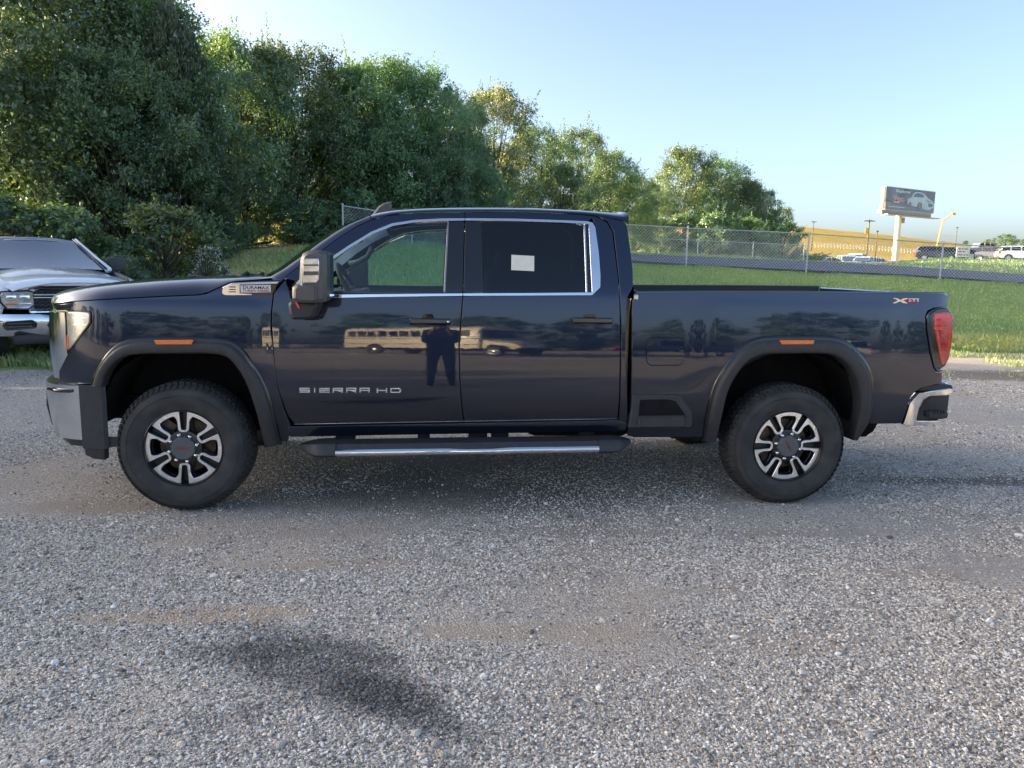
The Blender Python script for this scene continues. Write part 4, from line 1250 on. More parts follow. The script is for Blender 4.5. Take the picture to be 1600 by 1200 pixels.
# paper stuck inside the rear side window
pa = UU([(799.3, 398), (835, 400), (834.8, 423.8), (798.8, 422)], S_cab)
pc = Vector((sum(p[0] for p in pa) / 4, S_cab(pa[0][0], pa[0][1]) + 0.008, sum(p[1] for p in pa) / 4))
me = mesh_from('paper_sheet', [Vector((p[0], S_cab(*p) + dy, p[1])) - pc for dy in (0.006, 0.0072) for p in pa], [(0, 3, 2, 1), (4, 5, 6, 7), (0, 1, 5, 4), (1, 2, 6, 5), (2, 3, 7, 6), (3, 0, 4, 7)])
sheet = link('paper_sheet', me, M['paper'], None, pc)
tag(sheet, 'cream sheet of paper stuck in the dark rear side window of the dark pickup', 'paper')
# ================================================================== ground
PXC = [-4000, -900, -400, 0, 300, 470, 600, 700, 1000, 1065, 1171, 1252, 1350, 1400, 1466, 1600, 2300, 4500]
TERR = {   # depth: height at each of those directions
    28: [0.3, 0.6, 0.9, 1.2, 1.8, 2.2, 2.45, 2.3, 1.78, 1.73, 1.64, 1.58, 1.53, 1.50, 1.44, 1.28, 0.9, 0.5],
    36: [0.3, 0.7, 1.2, 1.7, 2.2, 2.5, 2.6, 2.5, 2.25, 2.22, 2.15, 2.10, 2.0, 1.95, 1.86, 1.66, 1.0, 0.5],
    42: [0.3, 0.7, 1.2, 1.8, 2.3, 2.6, 2.7, 2.6, 2.40, 2.36, 2.28, 2.15, 2.12, 2.10, 2.03, 1.90, 1.2, 0.5],
    58: [0.3, 0.7, 1.2, 1.9, 2.4, 2.8, 2.9, 2.9, 2.86, 2.80, 2.67, 2.1, 2.1, 2.4, 2.72, 2.72, 2.0, 0.8],
    75: [0.3, 0.7, 1.2, 2.0, 2.5, 3.0, 3.0, 3.0, 3.0, 3.0, 2.8, 1.9, 1.9, 2.9, 3.25, 3.22, 2.6, 1.0],
    90: [0.3, 0.7, 1.2, 2.0, 2.5, 3.0, 3.0, 3.0, 3.0, 3.0, 2.8, 1.9, 1.9, 3.2, 3.45, 3.5, 3.0, 1.5],
    118: [0.3, 0.7, 1.2, 2.0, 2.5, 3.0, 3.0, 3.0, 3.0, 3.0, 3.0, 2.6, 2.6, 3.2, 3.45, 3.6, 3.2, 2],
    150: [1, 1.5, 2, 3, 3.5, 4, 4, 4, 4.8, 5, 5.1, 5.1, 5.0, 4.8, 4.7, 4.5, 4, 3],
    320: [4, 6, 8, 14, 18, 20, 21, 22, 22, 22, 21, 20, 18.2, 16.9, 15.3, 12.0, 8, 5],
    470: [2, 4, 6, 9, 11, 12, 13, 14, 14, 14, 13, 12, 11, 9, 8, 6, 4, 2],
    1800: [0.0] * 18}
EDGE = ([-4000, -400, 0, 120, 300, 700, 1000, 1550, 1700, 4500], [10.6, 10.6, 10.8, 11.2, 13, 15, 15.8, 16.2, 16.2, 16])
DEP = sorted(TERR)
def ground_z(px, d):
    """height of the land at depth d along the direction px (both arrays)"""
    px = np.asarray(px, float); d = np.asarray(d, float)
    e = np.interp(px, *EDGE)
    cols = {k: np.interp(px, PXC, TERR[k]) for k in DEP}
    z = np.where(d < 28, -0.03 + (cols[28] + 0.03) * np.clip((d - e + 0.4) / (28 - e + 0.4), 0, 1) ** 0.92, 0)
    z = np.where(d < e - 0.4, -0.03, z)
    for a, b in zip(DEP[:-1], DEP[1:]):
        t = np.clip((d - a) / (b - a), 0, 1)
        if b >= 300: t = t * t * (3 - 2 * t)
        z = np.where((d >= a) & (d < b), cols[a] + (cols[b] - cols[a]) * t, z)
    return np.where(d >= DEP[-1], 0, z)
def land(px, d):
    x, y = at(px, d)
    return x, y, float(ground_z([px], [d])[0])
def world_to_pd(x, y):
    dx, dy = x - CAMP[0], y - CAMP[1]
    d = dx * FH[0] + dy * FH[1]; s = dx * RH[0] + dy * RH[1]
    return 800 + s / np.maximum(d, 0.1) * FPX / math.cos(PITCH), d
def wob(x, y, s, seed=0.0):
    return np.array([noise.noise((float(a) * s + seed, float(b) * s, seed * 1.7)) for a, b in zip(x, y)])

def land_sheet(name, pxs, ds, mat, dz=0.0, amp=0.05, kind='structure', keep=None):
    P, D = np.meshgrid(pxs, ds)
    X, Y = at(P.ravel(), D.ravel())
    Z = ground_z(P.ravel(), D.ravel()) + dz
    if amp: Z = Z + amp * wob(X, Y, 0.55) * np.clip(D.ravel() / 20, 0.3, 3)
    n = len(pxs)
    idx = np.arange(len(ds) * n).reshape(len(ds), n)
    F = np.stack([idx[:-1, :-1], idx[:-1, 1:], idx[1:, 1:], idx[1:, :-1]], -1).reshape(-1, 4)
    me = np_mesh(name, np.stack([X, Y, Z], -1), F, 4)
    me.shade_smooth()
    o = link(name, me, mat)
    return tag(o, kind=kind)

def grass_ground(name, cols, scale=0.25, bump=0.5):
    m, nt, out = nodemat(name)
    b = N(nt, 'BsdfPrincipled'); b.inputs['Roughness'].default_value = 0.9; b.inputs['Specular IOR Level'].default_value = 0.1
    tc = N(nt, 'TexCoord')
    n1 = N(nt, 'TexNoise'); n1.inputs['Scale'].default_value = scale; n1.inputs['Detail'].default_value = 8; n1.inputs['Roughness'].default_value = 0.65
    r = N(nt, 'ValToRGB'); cr = r.color_ramp
    for k, (p, c) in enumerate(cols):
        e = cr.elements[k] if k < 2 else cr.elements.new(p)
        e.position = p; e.color = c4(c)
    nt.links.new(tc.outputs['Object'], n1.inputs['Vector']); nt.links.new(n1.outputs['Fac'], r.inputs['Fac'])
    n2 = N(nt, 'TexNoise'); n2.inputs['Scale'].default_value = 22; n2.inputs['Detail'].default_value = 4
    nt.links.new(tc.outputs['Object'], n2.inputs['Vector'])
    mx = N(nt, 'Mix', data_type='RGBA', blend_type='OVERLAY'); mx.inputs['Factor'].default_value = 0.7
    nt.links.new(r.outputs['Color'], mx.inputs['A']); nt.links.new(n2.outputs['Fac'], mx.inputs['B'])
    nt.links.new(mx.outputs['Result'], b.inputs['Base Color'])
    bp = N(nt, 'Bump'); bp.inputs['Strength'].default_value = bump; bp.inputs['Distance'].default_value = 0.05
    nt.links.new(n2.outputs['Fac'], bp.inputs['Height']); nt.links.new(bp.outputs['Normal'], b.inputs['Normal'])
    nt.links.new(b.outputs[0], out.inputs['Surface'])
    return m

TAN = [((0.55, -1.50, 0.66, 0.11, 0.02), (0.54, 0.415, 0.30), 0.9), ((1.05, -0.95, 0.55, 0.08, 0.02), (0.52, 0.41, 0.31), 0.75), ((-0.6, 0.1, 0.65, 0.20, 0.0), (0.44, 0.36, 0.28), 0.85), ((1.95, -1.75, 0.75, 0.12, -0.1), (0.50, 0.41, 0.31), 0.75), ((3.2, -1.9, 0.55, 0.14, 0.0), (0.50, 0.41, 0.32), 0.65), ((4.4, -1.2, 0.6, 0.12, 0), (0.48, 0.40, 0.32), 0.65), ((0.9, -0.45, 0.42, 0.10, 0), (0.48, 0.40, 0.32), 0.7), ((3.9, -0.55, 0.9, 0.10, 0.03), (0.46, 0.385, 0.305), 0.7), ((2.4, -0.5, 0.8, 0.07, -0.02), (0.42, 0.36, 0.29), 0.6), ((5.8, -0.3, 0.8, 0.12, 0), (0.46, 0.385, 0.305), 0.6), ((3.0, -1.35, 0.5, 0.08, 0.1), (0.50, 0.41, 0.32), 0.6)]
DARK_PATCHES = [((1.15, -2.00, 0.62, 0.26, -0.62), (0.36, 0.37, 0.39), 0.85), ((1.48, -2.26, 0.46, 0.13, -0.70), (0.36, 0.37, 0.39), 0.8), ((0.80, -1.86, 0.36, 0.10, -0.1), (0.48, 0.49, 0.50), 0.6), ((1.30, -1.86, 0.24, 0.09, -0.5), (0.42, 0.43, 0.45), 0.6), ((0.95, -2.28, 0.22, 0.08, 0.4), (0.5, 0.5, 0.52), 0.5)]  # darker tints laid over the gravel near the camera
def gravel_material():
    """compacted gravel: small stones of many greys, sandy and dark patches"""
    m, nt, out = nodemat('packed_gravel')
    b = N(nt, 'BsdfPrincipled'); b.inputs['Roughness'].default_value = 0.92; b.inputs['Specular IOR Level'].default_value = 0.25
    tc = N(nt, 'TexCoord'); LK = nt.links.new
    def vor(scale):
        v = N(nt, 'TexVoronoi'); v.inputs['Scale'].default_value = scale; v.inputs['Randomness'].default_value = 1.0
        LK(tc.outputs['Object'], v.inputs['Vector']); return v
    def noi(scale, det=5, rough=0.6):
        v = N(nt, 'TexNoise'); v.inputs['Scale'].default_value = scale; v.inputs['Detail'].default_value = det; v.inputs['Roughness'].default_value = rough
        LK(tc.outputs['Object'], v.inputs['Vector']); return v
    def ramp(src, pts):
        r = N(nt, 'ValToRGB')
        for k, (p, c) in enumerate(pts):
            e = r.color_ramp.elements[k] if k < 2 else r.color_ramp.elements.new(p)
            e.position = p; e.color = c4(c)
        LK(src, r.inputs['Fac']); return r.outputs['Color']
    def mix(f, a, b_, bt='MIX'):
        x = N(nt, 'Mix', data_type='RGBA', blend_type=bt)
        if isinstance(f, float): x.inputs['Factor'].default_value = f
        else: LK(f, x.inputs['Factor'])
        for s, k in ((a, 'A'), (b_, 'B')):
            if isinstance(s, tuple): x.inputs[k].default_value = c4(s)
            else: LK(s, x.inputs[k])
        return x.outputs['Result']
    v1, v2, v3 = vor(95), vor(190), vor(48)
    pal = [(0.0, (0.18, 0.160, 0.138)), (1.0, (0.90, 0.845, 0.745)), (0.30, (0.455, 0.41, 0.355)), (0.60, (0.615, 0.555, 0.47)), (0.85, (0.77, 0.715, 0.625))]
    s1_ = N(nt, 'SeparateColor'); LK(v1.outputs['Color'], s1_.inputs[0])
    s2_ = N(nt, 'SeparateColor'); LK(v2.outputs['Color'], s2_.inputs[0])
    c1 = ramp(s1_.outputs[0], pal); c2 = ramp(s2_.outputs[0], pal)
    sel = noi(14, 3)
    selr = ramp(sel.outputs['Fac'], [(0.42, (0, 0, 0)), (0.58, (1, 1, 1))])
    col = mix(selr, c1, c2)
    # gaps between stones
    gap = ramp(v1.outputs['Distance'], [(0.0, (1, 1, 1)), (0.75, (0.42, 0.40, 0.38)), (0.35, (1, 1, 1))])
    col = mix(0.45, col, gap, 'MULTIPLY')
    # fines: sandy patches where the stone is driven in
    p1 = noi(0.55, 6, 0.62)
    fines = ramp(p1.outputs['Fac'], [(0.50, (0, 0, 0)), (0.66, (1, 1, 1))])
    fcol = ramp(noi(160, 3).outputs['Fac'], [(0.3, (0.35, 0.29, 0.23)), (0.7, (0.58, 0.485, 0.38))])
    f2 = mix(0.72, (0, 0, 0), fines)
    col = mix(f2, col, fcol)
    # broad lighter and darker drift
    dr = ramp(noi(0.23, 4).outputs['Fac'], [(0.33, (0.80, 0.81, 0.83)), (0.68, (1.12, 1.09, 1.05))])
    col = mix(1.0, col, dr, 'MULTIPLY')
    # dark patch near the camera and a rut of dark earth beside the rear wheel
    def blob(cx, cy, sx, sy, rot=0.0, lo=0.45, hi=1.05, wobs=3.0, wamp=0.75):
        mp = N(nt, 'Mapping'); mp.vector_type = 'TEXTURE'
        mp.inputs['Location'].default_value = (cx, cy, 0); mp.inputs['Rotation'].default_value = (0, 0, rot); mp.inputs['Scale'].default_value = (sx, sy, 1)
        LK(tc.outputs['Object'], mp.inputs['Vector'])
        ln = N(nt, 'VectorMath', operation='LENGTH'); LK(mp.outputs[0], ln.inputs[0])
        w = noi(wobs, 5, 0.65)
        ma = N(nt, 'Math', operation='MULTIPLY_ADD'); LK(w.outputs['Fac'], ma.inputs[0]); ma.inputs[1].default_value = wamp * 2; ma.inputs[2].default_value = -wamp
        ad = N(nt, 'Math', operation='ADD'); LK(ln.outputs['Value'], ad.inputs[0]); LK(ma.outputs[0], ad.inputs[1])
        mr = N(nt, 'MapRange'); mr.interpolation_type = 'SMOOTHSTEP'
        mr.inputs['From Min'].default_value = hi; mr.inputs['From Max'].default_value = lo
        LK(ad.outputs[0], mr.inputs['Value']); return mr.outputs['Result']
    BL = DARK_PATCHES + [((6.2, 0.55, 2.2, 0.13, -0.04), (0.36, 0.33, 0.30), 0.85), ((7.6, 0.12, 1.4, 0.07, 0.10), (0.42, 0.39, 0.36), 0.8), ((10.0, 6.6, 4.5, 0.8, -0.06), (0.50, 0.45, 0.40), 0.9), ((1.7, 0.25, 2.1, 0.5, 0.0), (0.62, 0.62, 0.62), 0.6)]  # last entry tints the ground grey under the truck
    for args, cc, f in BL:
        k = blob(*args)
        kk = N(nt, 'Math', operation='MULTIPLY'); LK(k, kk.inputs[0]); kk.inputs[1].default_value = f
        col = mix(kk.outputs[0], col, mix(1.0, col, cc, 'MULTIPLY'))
    fine2 = ramp(noi(120, 3).outputs['Fac'], [(0.25, (0.62, 0.62, 0.62)), (0.75, (1.25, 1.25, 1.25))])
    for args, cc, f in TAN:
        k = blob(*args)
        kk = N(nt, 'Math', operation='MULTIPLY'); LK(k, kk.inputs[0]); kk.inputs[1].default_value = f
        col = mix(kk.outputs[0], col, mix(1.0, fine2, cc, 'MULTIPLY'))
    LK(col, b.inputs['Base Color'])
    # relief
    h1 = N(nt, 'Math', operation='MULTIPLY'); LK(v1.outputs['Distance'], h1.inputs[0]); h1.inputs[1].default_value = -1.0
    h2 = N(nt, 'Math', operation='MULTIPLY'); LK(v2.outputs['Distance'], h2.inputs[0]); h2.inputs[1].default_value = -0.5
    h3 = N(nt, 'Math', operation='ADD'); LK(h1.outputs[0], h3.inputs[0]); LK(h2.outputs[0], h3.inputs[1])
    bp = N(nt, 'Bump'); bp.inputs['Strength'].default_value = 0.9; bp.inputs['Distance'].default_value = 0.010
    LK(h3.outputs[0], bp.inputs['Height']); LK(bp.outputs['Normal'], b.inputs['Normal'])
    LK(b.outputs[0], out.inputs['Surface'])
    return m
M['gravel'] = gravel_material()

# the lot: one sheet, gently uneven, reaching far behind the camera
def axis(lo, hi, fine_lo, fine_hi, step, grow=1.35):
    a = list(np.arange(fine_lo, fine_hi + 1e-6, step)); s = step
    x = fine_hi
    while x < hi: s *= grow; x += s; a.append(min(x, hi))
    x = fine_lo; s = step
    while x > lo: s *= grow; x -= s; a.insert(0, max(x, lo))
    return np.array(a)
gx = axis(-320, 320, -4, 8, 0.08); gy = axis(-320, 24, -3.2, 3, 0.08)
GX, GY = np.meshgrid(gx, gy)
def lot_z(x, y):
    z = 0.012 * wob(x, y, 0.9, 3.1) + 0.006 * wob(x, y, 2.7, 9.2)
    w = np.exp(-((y - 0.48) / 0.10) ** 2) * sstep(4.6, 5.2, x) * (1 - sstep(8, 10, x))       # tyre rut
    return z - 0.02 * w - 0.006
inner = (GX.ravel() > -12) & (GX.ravel() < 22) & (GY.ravel() > -6) & (GY.ravel() < 16)
GZ = np.full(GX.size, -0.006); GZ[inner] = lot_z(GX.ravel()[inner], GY.ravel()[inner])
n = len(gx); idx = np.arange(GX.size).reshape(len(gy), n)
F = np.stack([idx[:-1, :-1], idx[:-1, 1:], idx[1:, 1:], idx[1:, :-1]], -1).reshape(-1, 4)
lot_me = np_mesh('gravel_lot', np.stack([GX.ravel(), GY.ravel(), GZ], -1), F, 4); lot_me.shade_smooth()
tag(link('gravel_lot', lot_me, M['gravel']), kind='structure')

M['grassland'] = grass_ground('grass_ground', [(0.22, (0.17, 0.25, 0.10)), (0.80, (0.48, 0.46, 0.21)), (0.42, (0.255, 0.355, 0.14)), (0.60, (0.33, 0.42, 0.165))], 0.22, 0.8)
M['field'] = grass_ground('dry_field', [(0.2, (0.37, 0.255, 0.045)), (0.85, (0.54, 0.39, 0.085)), (0.5, (0.45, 0.32, 0.06))], 0.03, 0.3)
M['asphalt'] = pmat('asphalt', (0.080, 0.086, 0.104), 0.85, var=0.3, scale=3.0, bump=0.4, bscale=60)
pxs = np.concatenate([np.linspace(-4000, -300, 30), np.linspace(-250, 1800, 150), np.linspace(1900, 4500, 24)])
land_sheet('grass_bank', pxs, np.concatenate([np.linspace(9.8, 30, 60), np.linspace(31, 60, 40), np.linspace(62, 121, 30)]), M['grassland'], amp=0.045)
land_sheet('dry_field', pxs, np.concatenate([np.linspace(120, 330, 40), np.linspace(340, 480, 12), np.linspace(520, 1800, 12)]), M['field'], dz=0.03, amp=0.12)
land_sheet('road', np.linspace(-900, 2600, 130), np.linspace(28.7, 35.8, 6), M['asphalt'], dz=0.10, amp=0.0)

# ---- loose stones: real pebbles, scattered as one mass --------------------------------
def stone_nodes(name, mat, variants=4, seed=0):
    ng = bpy.data.node_groups.new(name, 'GeometryNodeTree')
    ng.interface.new_socket('Geometry', in_out='INPUT', socket_type='NodeSocketGeometry')
    ng.interface.new_socket('Geometry', in_out='OUTPUT', socket_type='NodeSocketGeometry')
    nn = ng.nodes.new
    gi, go = nn('NodeGroupInput'), nn('NodeGroupOutput')
    inst = nn('GeometryNodeInstanceOnPoints')
    j = nn('GeometryNodeGeometryToInstance')
    for k in range(variants):
        ico = nn('GeometryNodeMeshIcoSphere'); ico.inputs['Radius'].default_value = 0.5; ico.inputs['Subdivisions'].default_value = 2
        sp = nn('GeometryNodeSetPosition')
        nz = nn('ShaderNodeTexNoise'); nz.inputs['Scale'].default_value = 1.5; nz.inputs['Detail'].default_value = 1.0
        pos = nn('GeometryNodeInputPosition')
        ad = nn('ShaderNodeVectorMath'); ad.operation = 'ADD'; ad.inputs[1].default_value = (k * 7.3 + seed, 3.1 * k, 1.7)
        sb = nn('ShaderNodeVectorMath'); sb.operation = 'SUBTRACT'; sb.inputs[1].default_value = (0.5, 0.5, 0.5)
        sc = nn('ShaderNodeVectorMath'); sc.operation = 'SCALE'; sc.inputs['Scale'].default_value = 0.85
        ng.links.new(pos.outputs[0], ad.inputs[0]); ng.links.new(ad.outputs[0], nz.inputs['Vector'])
        ng.links.new(nz.outputs['Color'], sb.inputs[0]); ng.links.new(sb.outputs[0], sc.inputs[0])
        ng.links.new(ico.outputs['Mesh'], sp.inputs['Geometry']); ng.links.new(sc.outputs[0], sp.inputs['Offset'])
        sm = nn('GeometryNodeSetMaterial'); sm.inputs['Material'].default_value = mat
        ng.links.new(sp.outputs[0], sm.inputs[0]); ng.links.new(sm.outputs[0], j.inputs[0])
    inst.inputs['Pick Instance'].default_value = True
    def attr(nm, ty):
        a = nn('GeometryNodeInputNamedAttribute'); a.data_type = ty; a.inputs['Name'].default_value = nm; return a.outputs['Attribute']
    ng.links.new(gi.outputs[0], inst.inputs['Points']); ng.links.new(j.outputs[0], inst.inputs['Instance'])
    ng.links.new(attr('pick', 'INT'), inst.inputs['Instance Index'])
    ng.links.new(attr('size', 'FLOAT_VECTOR'), inst.inputs['Scale'])
    e2r = nn('FunctionNodeEulerToRotation'); ng.links.new(attr('turn', 'FLOAT_VECTOR'), e2r.inputs[0]); ng.links.new(e2r.outputs[0], inst.inputs['Rotation'])
    ng.links.new(inst.outputs[0], go.inputs[0])
    return ng

def stone_material():
    m, nt, out = nodemat('loose_stone')
    b = N(nt, 'BsdfPrincipled'); b.inputs['Roughness'].default_value = 0.8; b.inputs['Specular IOR Level'].default_value = 0.35
    oi = N(nt, 'ObjectInfo'); r = N(nt, 'ValToRGB'); cr = r.color_ramp
    for k, (p, c) in enumerate([(0.0, (0.115, 0.100, 0.085)), (1.0, (0.90, 0.85, 0.765)), (0.22, (0.31, 0.275, 0.235)), (0.46, (0.51, 0.455, 0.385)), (0.64, (0.62, 0.54, 0.44)), (0.78, (0.71, 0.66, 0.58)), (0.92, (0.83, 0.775, 0.685))]):
        e = cr.elements[k] if k < 2 else cr.elements.new(p)
        e.position = p; e.color = c4(c)
    nt.links.new(oi.outputs['Random'], r.inputs['Fac'])
    tc = N(nt, 'TexCoord'); no = N(nt, 'TexNoise'); no.inputs['Scale'].default_value = 5.0; no.inputs['Detail'].default_value = 4
    nt.links.new(tc.outputs['Object'], no.inputs['Vector'])
    mx = N(nt, 'Mix', data_type='RGBA', blend_type='OVERLAY'); mx.inputs['Factor'].default_value = 0.45
    nt.links.new(r.outputs['Color'], mx.inputs['A']); nt.links.new(no.outputs['Fac'], mx.inputs['B'])
    src = mx.outputs['Result']
    for (cx, cy, sx, sy, rot), cc, f in DARK_PATCHES:          # the dark patches tint the loose stones as well
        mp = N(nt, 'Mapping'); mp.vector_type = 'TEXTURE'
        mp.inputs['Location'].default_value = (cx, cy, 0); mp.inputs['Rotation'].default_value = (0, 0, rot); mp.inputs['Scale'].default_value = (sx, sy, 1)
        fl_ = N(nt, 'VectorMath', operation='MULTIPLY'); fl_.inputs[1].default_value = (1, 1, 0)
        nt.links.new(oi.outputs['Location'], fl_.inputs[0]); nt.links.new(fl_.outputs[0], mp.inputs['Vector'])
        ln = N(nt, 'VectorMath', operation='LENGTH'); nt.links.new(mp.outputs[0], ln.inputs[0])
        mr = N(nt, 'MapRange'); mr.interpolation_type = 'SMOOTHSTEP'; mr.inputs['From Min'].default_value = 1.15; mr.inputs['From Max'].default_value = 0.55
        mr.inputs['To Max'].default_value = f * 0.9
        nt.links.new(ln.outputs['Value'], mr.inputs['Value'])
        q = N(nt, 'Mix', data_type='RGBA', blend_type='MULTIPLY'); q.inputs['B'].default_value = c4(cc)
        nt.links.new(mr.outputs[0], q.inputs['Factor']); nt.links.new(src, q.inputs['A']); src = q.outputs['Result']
    nt.links.new(src, b.inputs['Base Color'])
    nt.links.new(b.outputs[0], out.inputs['Surface'])
    return m
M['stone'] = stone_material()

def scatter_stones(name, specs, seed):
    rg = np.random.default_rng(seed)
    P, S = [], []
    for (d0, d1, dens, a, bq, pw) in specs:
        area = 0.90 * (d1 * d1 - d0 * d0)
        k = int(area * dens)
        d = np.sqrt(rg.uniform(d0 * d0, d1 * d1, k)); u = rg.uniform(-0.90, 0.90, k) * d
        x = CAMP[0] + FH[0] * d + RH[0] * u; y = CAMP[1] + FH[1] * d + RH[1] * u
        # fewer loose stones on the driven-in sandy patches
        keep = rg.uniform(0, 1, k) < np.clip(0.58 + 2.3 * wob(x, y, 0.8, 5.5) + 0.9 * wob(x, y, 3.1, 2.2), 0.06, 1.0)
        for (cx, cy, sx, sy, rot), _c, f in TAN:
            q = np.hypot(((x - cx) * math.cos(rot) + (y - cy) * math.sin(rot)) / sx, (-(x - cx) * math.sin(rot) + (y - cy) * math.cos(rot)) / sy)
            keep &= rg.uniform(0, 1, k) > 0.85 * f * (1 - sstep(0.6, 1.25, q))
        x, y = x[keep], y[keep]
        sz = a + (bq - a) * rg.uniform(0, 1, len(x)) ** pw
        P.append(np.stack([x, y], -1)); S.append(sz)
    P, S = np.concatenate(P), np.concatenate(S)
    z = np.full(len(P), 0.0); z = lot_z(P[:, 0], P[:, 1]) + S * 0.16
    me = bpy.data.meshes.new(name); me.vertices.add(len(P))
    me.vertices.foreach_set('co', np.stack([P[:, 0], P[:, 1], z], -1).astype(np.float32).ravel())
    k = len(P)
    sv = np.stack([S * rg.uniform(0.8, 1.5, k), S * rg.uniform(0.7, 1.1, k), S * rg.uniform(0.45, 0.8, k)], -1)
    tv = np.stack([rg.uniform(-0.35, 0.35, k), rg.uniform(-0.35, 0.35, k), rg.uniform(0, 6.28, k)], -1)
    for nm, ty, arr, key in (('size', 'FLOAT_VECTOR', sv, 'vector'), ('turn', 'FLOAT_VECTOR', tv, 'vector'), ('pick', 'INT', rg.integers(0, 4, k), 'value')):
        at_ = me.attributes.new(nm, ty, 'POINT'); at_.data.foreach_set(key, arr.astype(np.int32 if ty == 'INT' else np.float32).ravel())
    o = link(name, me, M['stone'])
    md = o.modifiers.new('scatter', 'NODES'); md.node_group = stone_nodes(name + '_nodes', M['stone'], 4, seed)
    return tag(o, kind='stuff')
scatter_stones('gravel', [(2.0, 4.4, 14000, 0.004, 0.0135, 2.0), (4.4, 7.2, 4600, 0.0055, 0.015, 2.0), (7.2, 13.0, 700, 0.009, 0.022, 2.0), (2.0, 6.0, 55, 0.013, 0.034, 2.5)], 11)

# ---- grass blades ---------------------------------------------------------------------
def leaf_mat(name, cols, trans=0.35, rough=0.5, obj_var=0.0, gl=0.12):
    m, nt, out = nodemat(name)
    a = N(nt, 'Attribute'); a.attribute_name = 'rnd'
    r = N(nt, 'ValToRGB'); cr = r.color_ramp
    for k, (p, c) in enumerate(cols):
        e = cr.elements[k] if k < 2 else cr.elements.new(p)
        e.position = p; e.color = c4(c)
    nt.links.new(a.outputs['Fac'], r.inputs['Fac'])
    src = r.outputs['Color']
    if obj_var:
        oi = N(nt, 'ObjectInfo'); hs = N(nt, 'HueSaturation')
        m1 = N(nt, 'MapRange'); m1.inputs['To Min'].default_value = 0.5 - 0.03 * obj_var; m1.inputs['To Max'].default_value = 0.5 + 0.02 * obj_var
        m2 = N(nt, 'MapRange'); m2.inputs['To Min'].default_value = 1 - 0.25 * obj_var; m2.inputs['To Max'].default_value = 1 + 0.25 * obj_var
        nt.links.new(oi.outputs['Random'], m1.inputs['Value']); nt.links.new(oi.outputs['Random'], m2.inputs['Value'])
        nt.links.new(m1.outputs[0], hs.inputs['Hue']); nt.links.new(m2.outputs[0], hs.inputs['Value']); nt.links.new(src, hs.inputs['Color'])
        src = hs.outputs['Color']
    d = N(nt, 'BsdfDiffuse'); t = N(nt, 'BsdfTranslucent'); g = N(nt, 'BsdfGlossy'); g.inputs['Roughness'].default_value = rough
    nt.links.new(src, d.inputs['Color'])
    br = N(nt, 'Mix', data_type='RGBA', blend_type='MULTIPLY'); br.inputs['Factor'].default_value = 1.0; br.inputs['B'].default_value = (1.5, 1.35, 0.55, 1)
    nt.links.new(src, br.inputs['A']); nt.links.new(br.outputs['Result'], t.inputs['Color'])
    x = N(nt, 'MixShader'); x.inputs[0].default_value = trans
    nt.links.new(d.outputs[0], x.inputs[1]); nt.links.new(t.outputs[0], x.inputs[2])
    y = N(nt, 'MixShader'); y.inputs[0].default_value = gl
    nt.links.new(x.outputs[0], y.inputs[1]); nt.links.new(g.outputs[0], y.inputs[2])
    nt.links.new(y.outputs[0], out.inputs['Surface'])
    return m
M['blade'] = leaf_mat('grass_blade', [(0.0, (0.16, 0.26, 0.09)), (1.0, (0.66, 0.57, 0.25)), (0.45, (0.29, 0.41, 0.145)), (0.74, (0.42, 0.49, 0.16)), (0.88, (0.58, 0.56, 0.18))], 0.35)

def set_rnd(me, vals):
    a = me.attributes.new('rnd', 'FLOAT', 'POINT'); a.data.foreach_set('value', np.asarray(vals, np.float32))

def blades(name, px, d, h, w, rnd, seed, mat=None, dz=0.0):
    rg = np.random.default_rng(seed); k = len(px)
    X, Y = at(px, d)
    Z = ground_z(px, d) + dz + 0.045 * wob(X, Y, 0.55) * np.clip(d / 20, 0.3, 3) * (0 if dz else 1)
    Z = np.maximum(Z, -0.012)
    a = rg.uniform(0, 2 * PI, k); ln = rg.uniform(0.1, 0.7, k)
    bx, by = np.cos(a) * w / 2, np.sin(a) * w / 2
    tx, ty = np.cos(a + PI / 2 + rg.normal(0, .5, k)) * h * ln, np.sin(a + PI / 2) * h * ln
    V = np.empty((k, 4, 3))
    V[:, 0] = np.stack([X - bx, Y - by, Z], -1); V[:, 1] = np.stack([X + bx, Y + by, Z], -1)
    V[:, 2] = np.stack([X + tx * 0.35 + bx * 0.7, Y + ty * 0.35 + by * 0.7, Z + h * 0.6], -1)
    V[:, 3] = np.stack([X + tx, Y + ty, Z + h], -1)
    F = np.empty((k, 2, 3), int); i = np.arange(k) * 4
    F[:, 0] = np.stack([i, i + 1, i + 2], -1); F[:, 1] = np.stack([i, i + 2, i + 3], -1)
    me = np_mesh(name, V.reshape(-1, 3), F.reshape(-1, 3), 3)
    set_rnd(me, np.repeat(rnd, 4))
    return tag(link(name, me, mat or M['blade']), kind='stuff')
rg = np.random.default_rng(5)
def pick(k, p0, p1, d0, d1, near=1.0):
    d = d0 + (d1 - d0) * rg.uniform(0, 1, k) ** near
    return rg.uniform(p0, p1, k), d
# the bank on the right
px, d = pick(125000, 960, 1720, 15.6, 28.5, 1.15)
e = np.interp(px, *EDGE)
X, Y = at(px, d)
patch = wob(X, Y, 0.35, 1.0)
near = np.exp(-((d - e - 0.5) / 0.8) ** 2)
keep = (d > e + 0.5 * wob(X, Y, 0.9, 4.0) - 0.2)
h = rg.uniform(0.04, 0.10, len(px)) * (1 + 1.1 * near); rn = np.clip(rg.normal(0.42, 0.16, len(px)) + 0.25 * patch + 0.38 * near, 0, 1)  # dry edge blades, tinted yellower still to look like a sunlit band
blades('grass', px[keep], d[keep], h[keep], rg.uniform(0.008, 0.02, keep.sum()), rn[keep], 21)
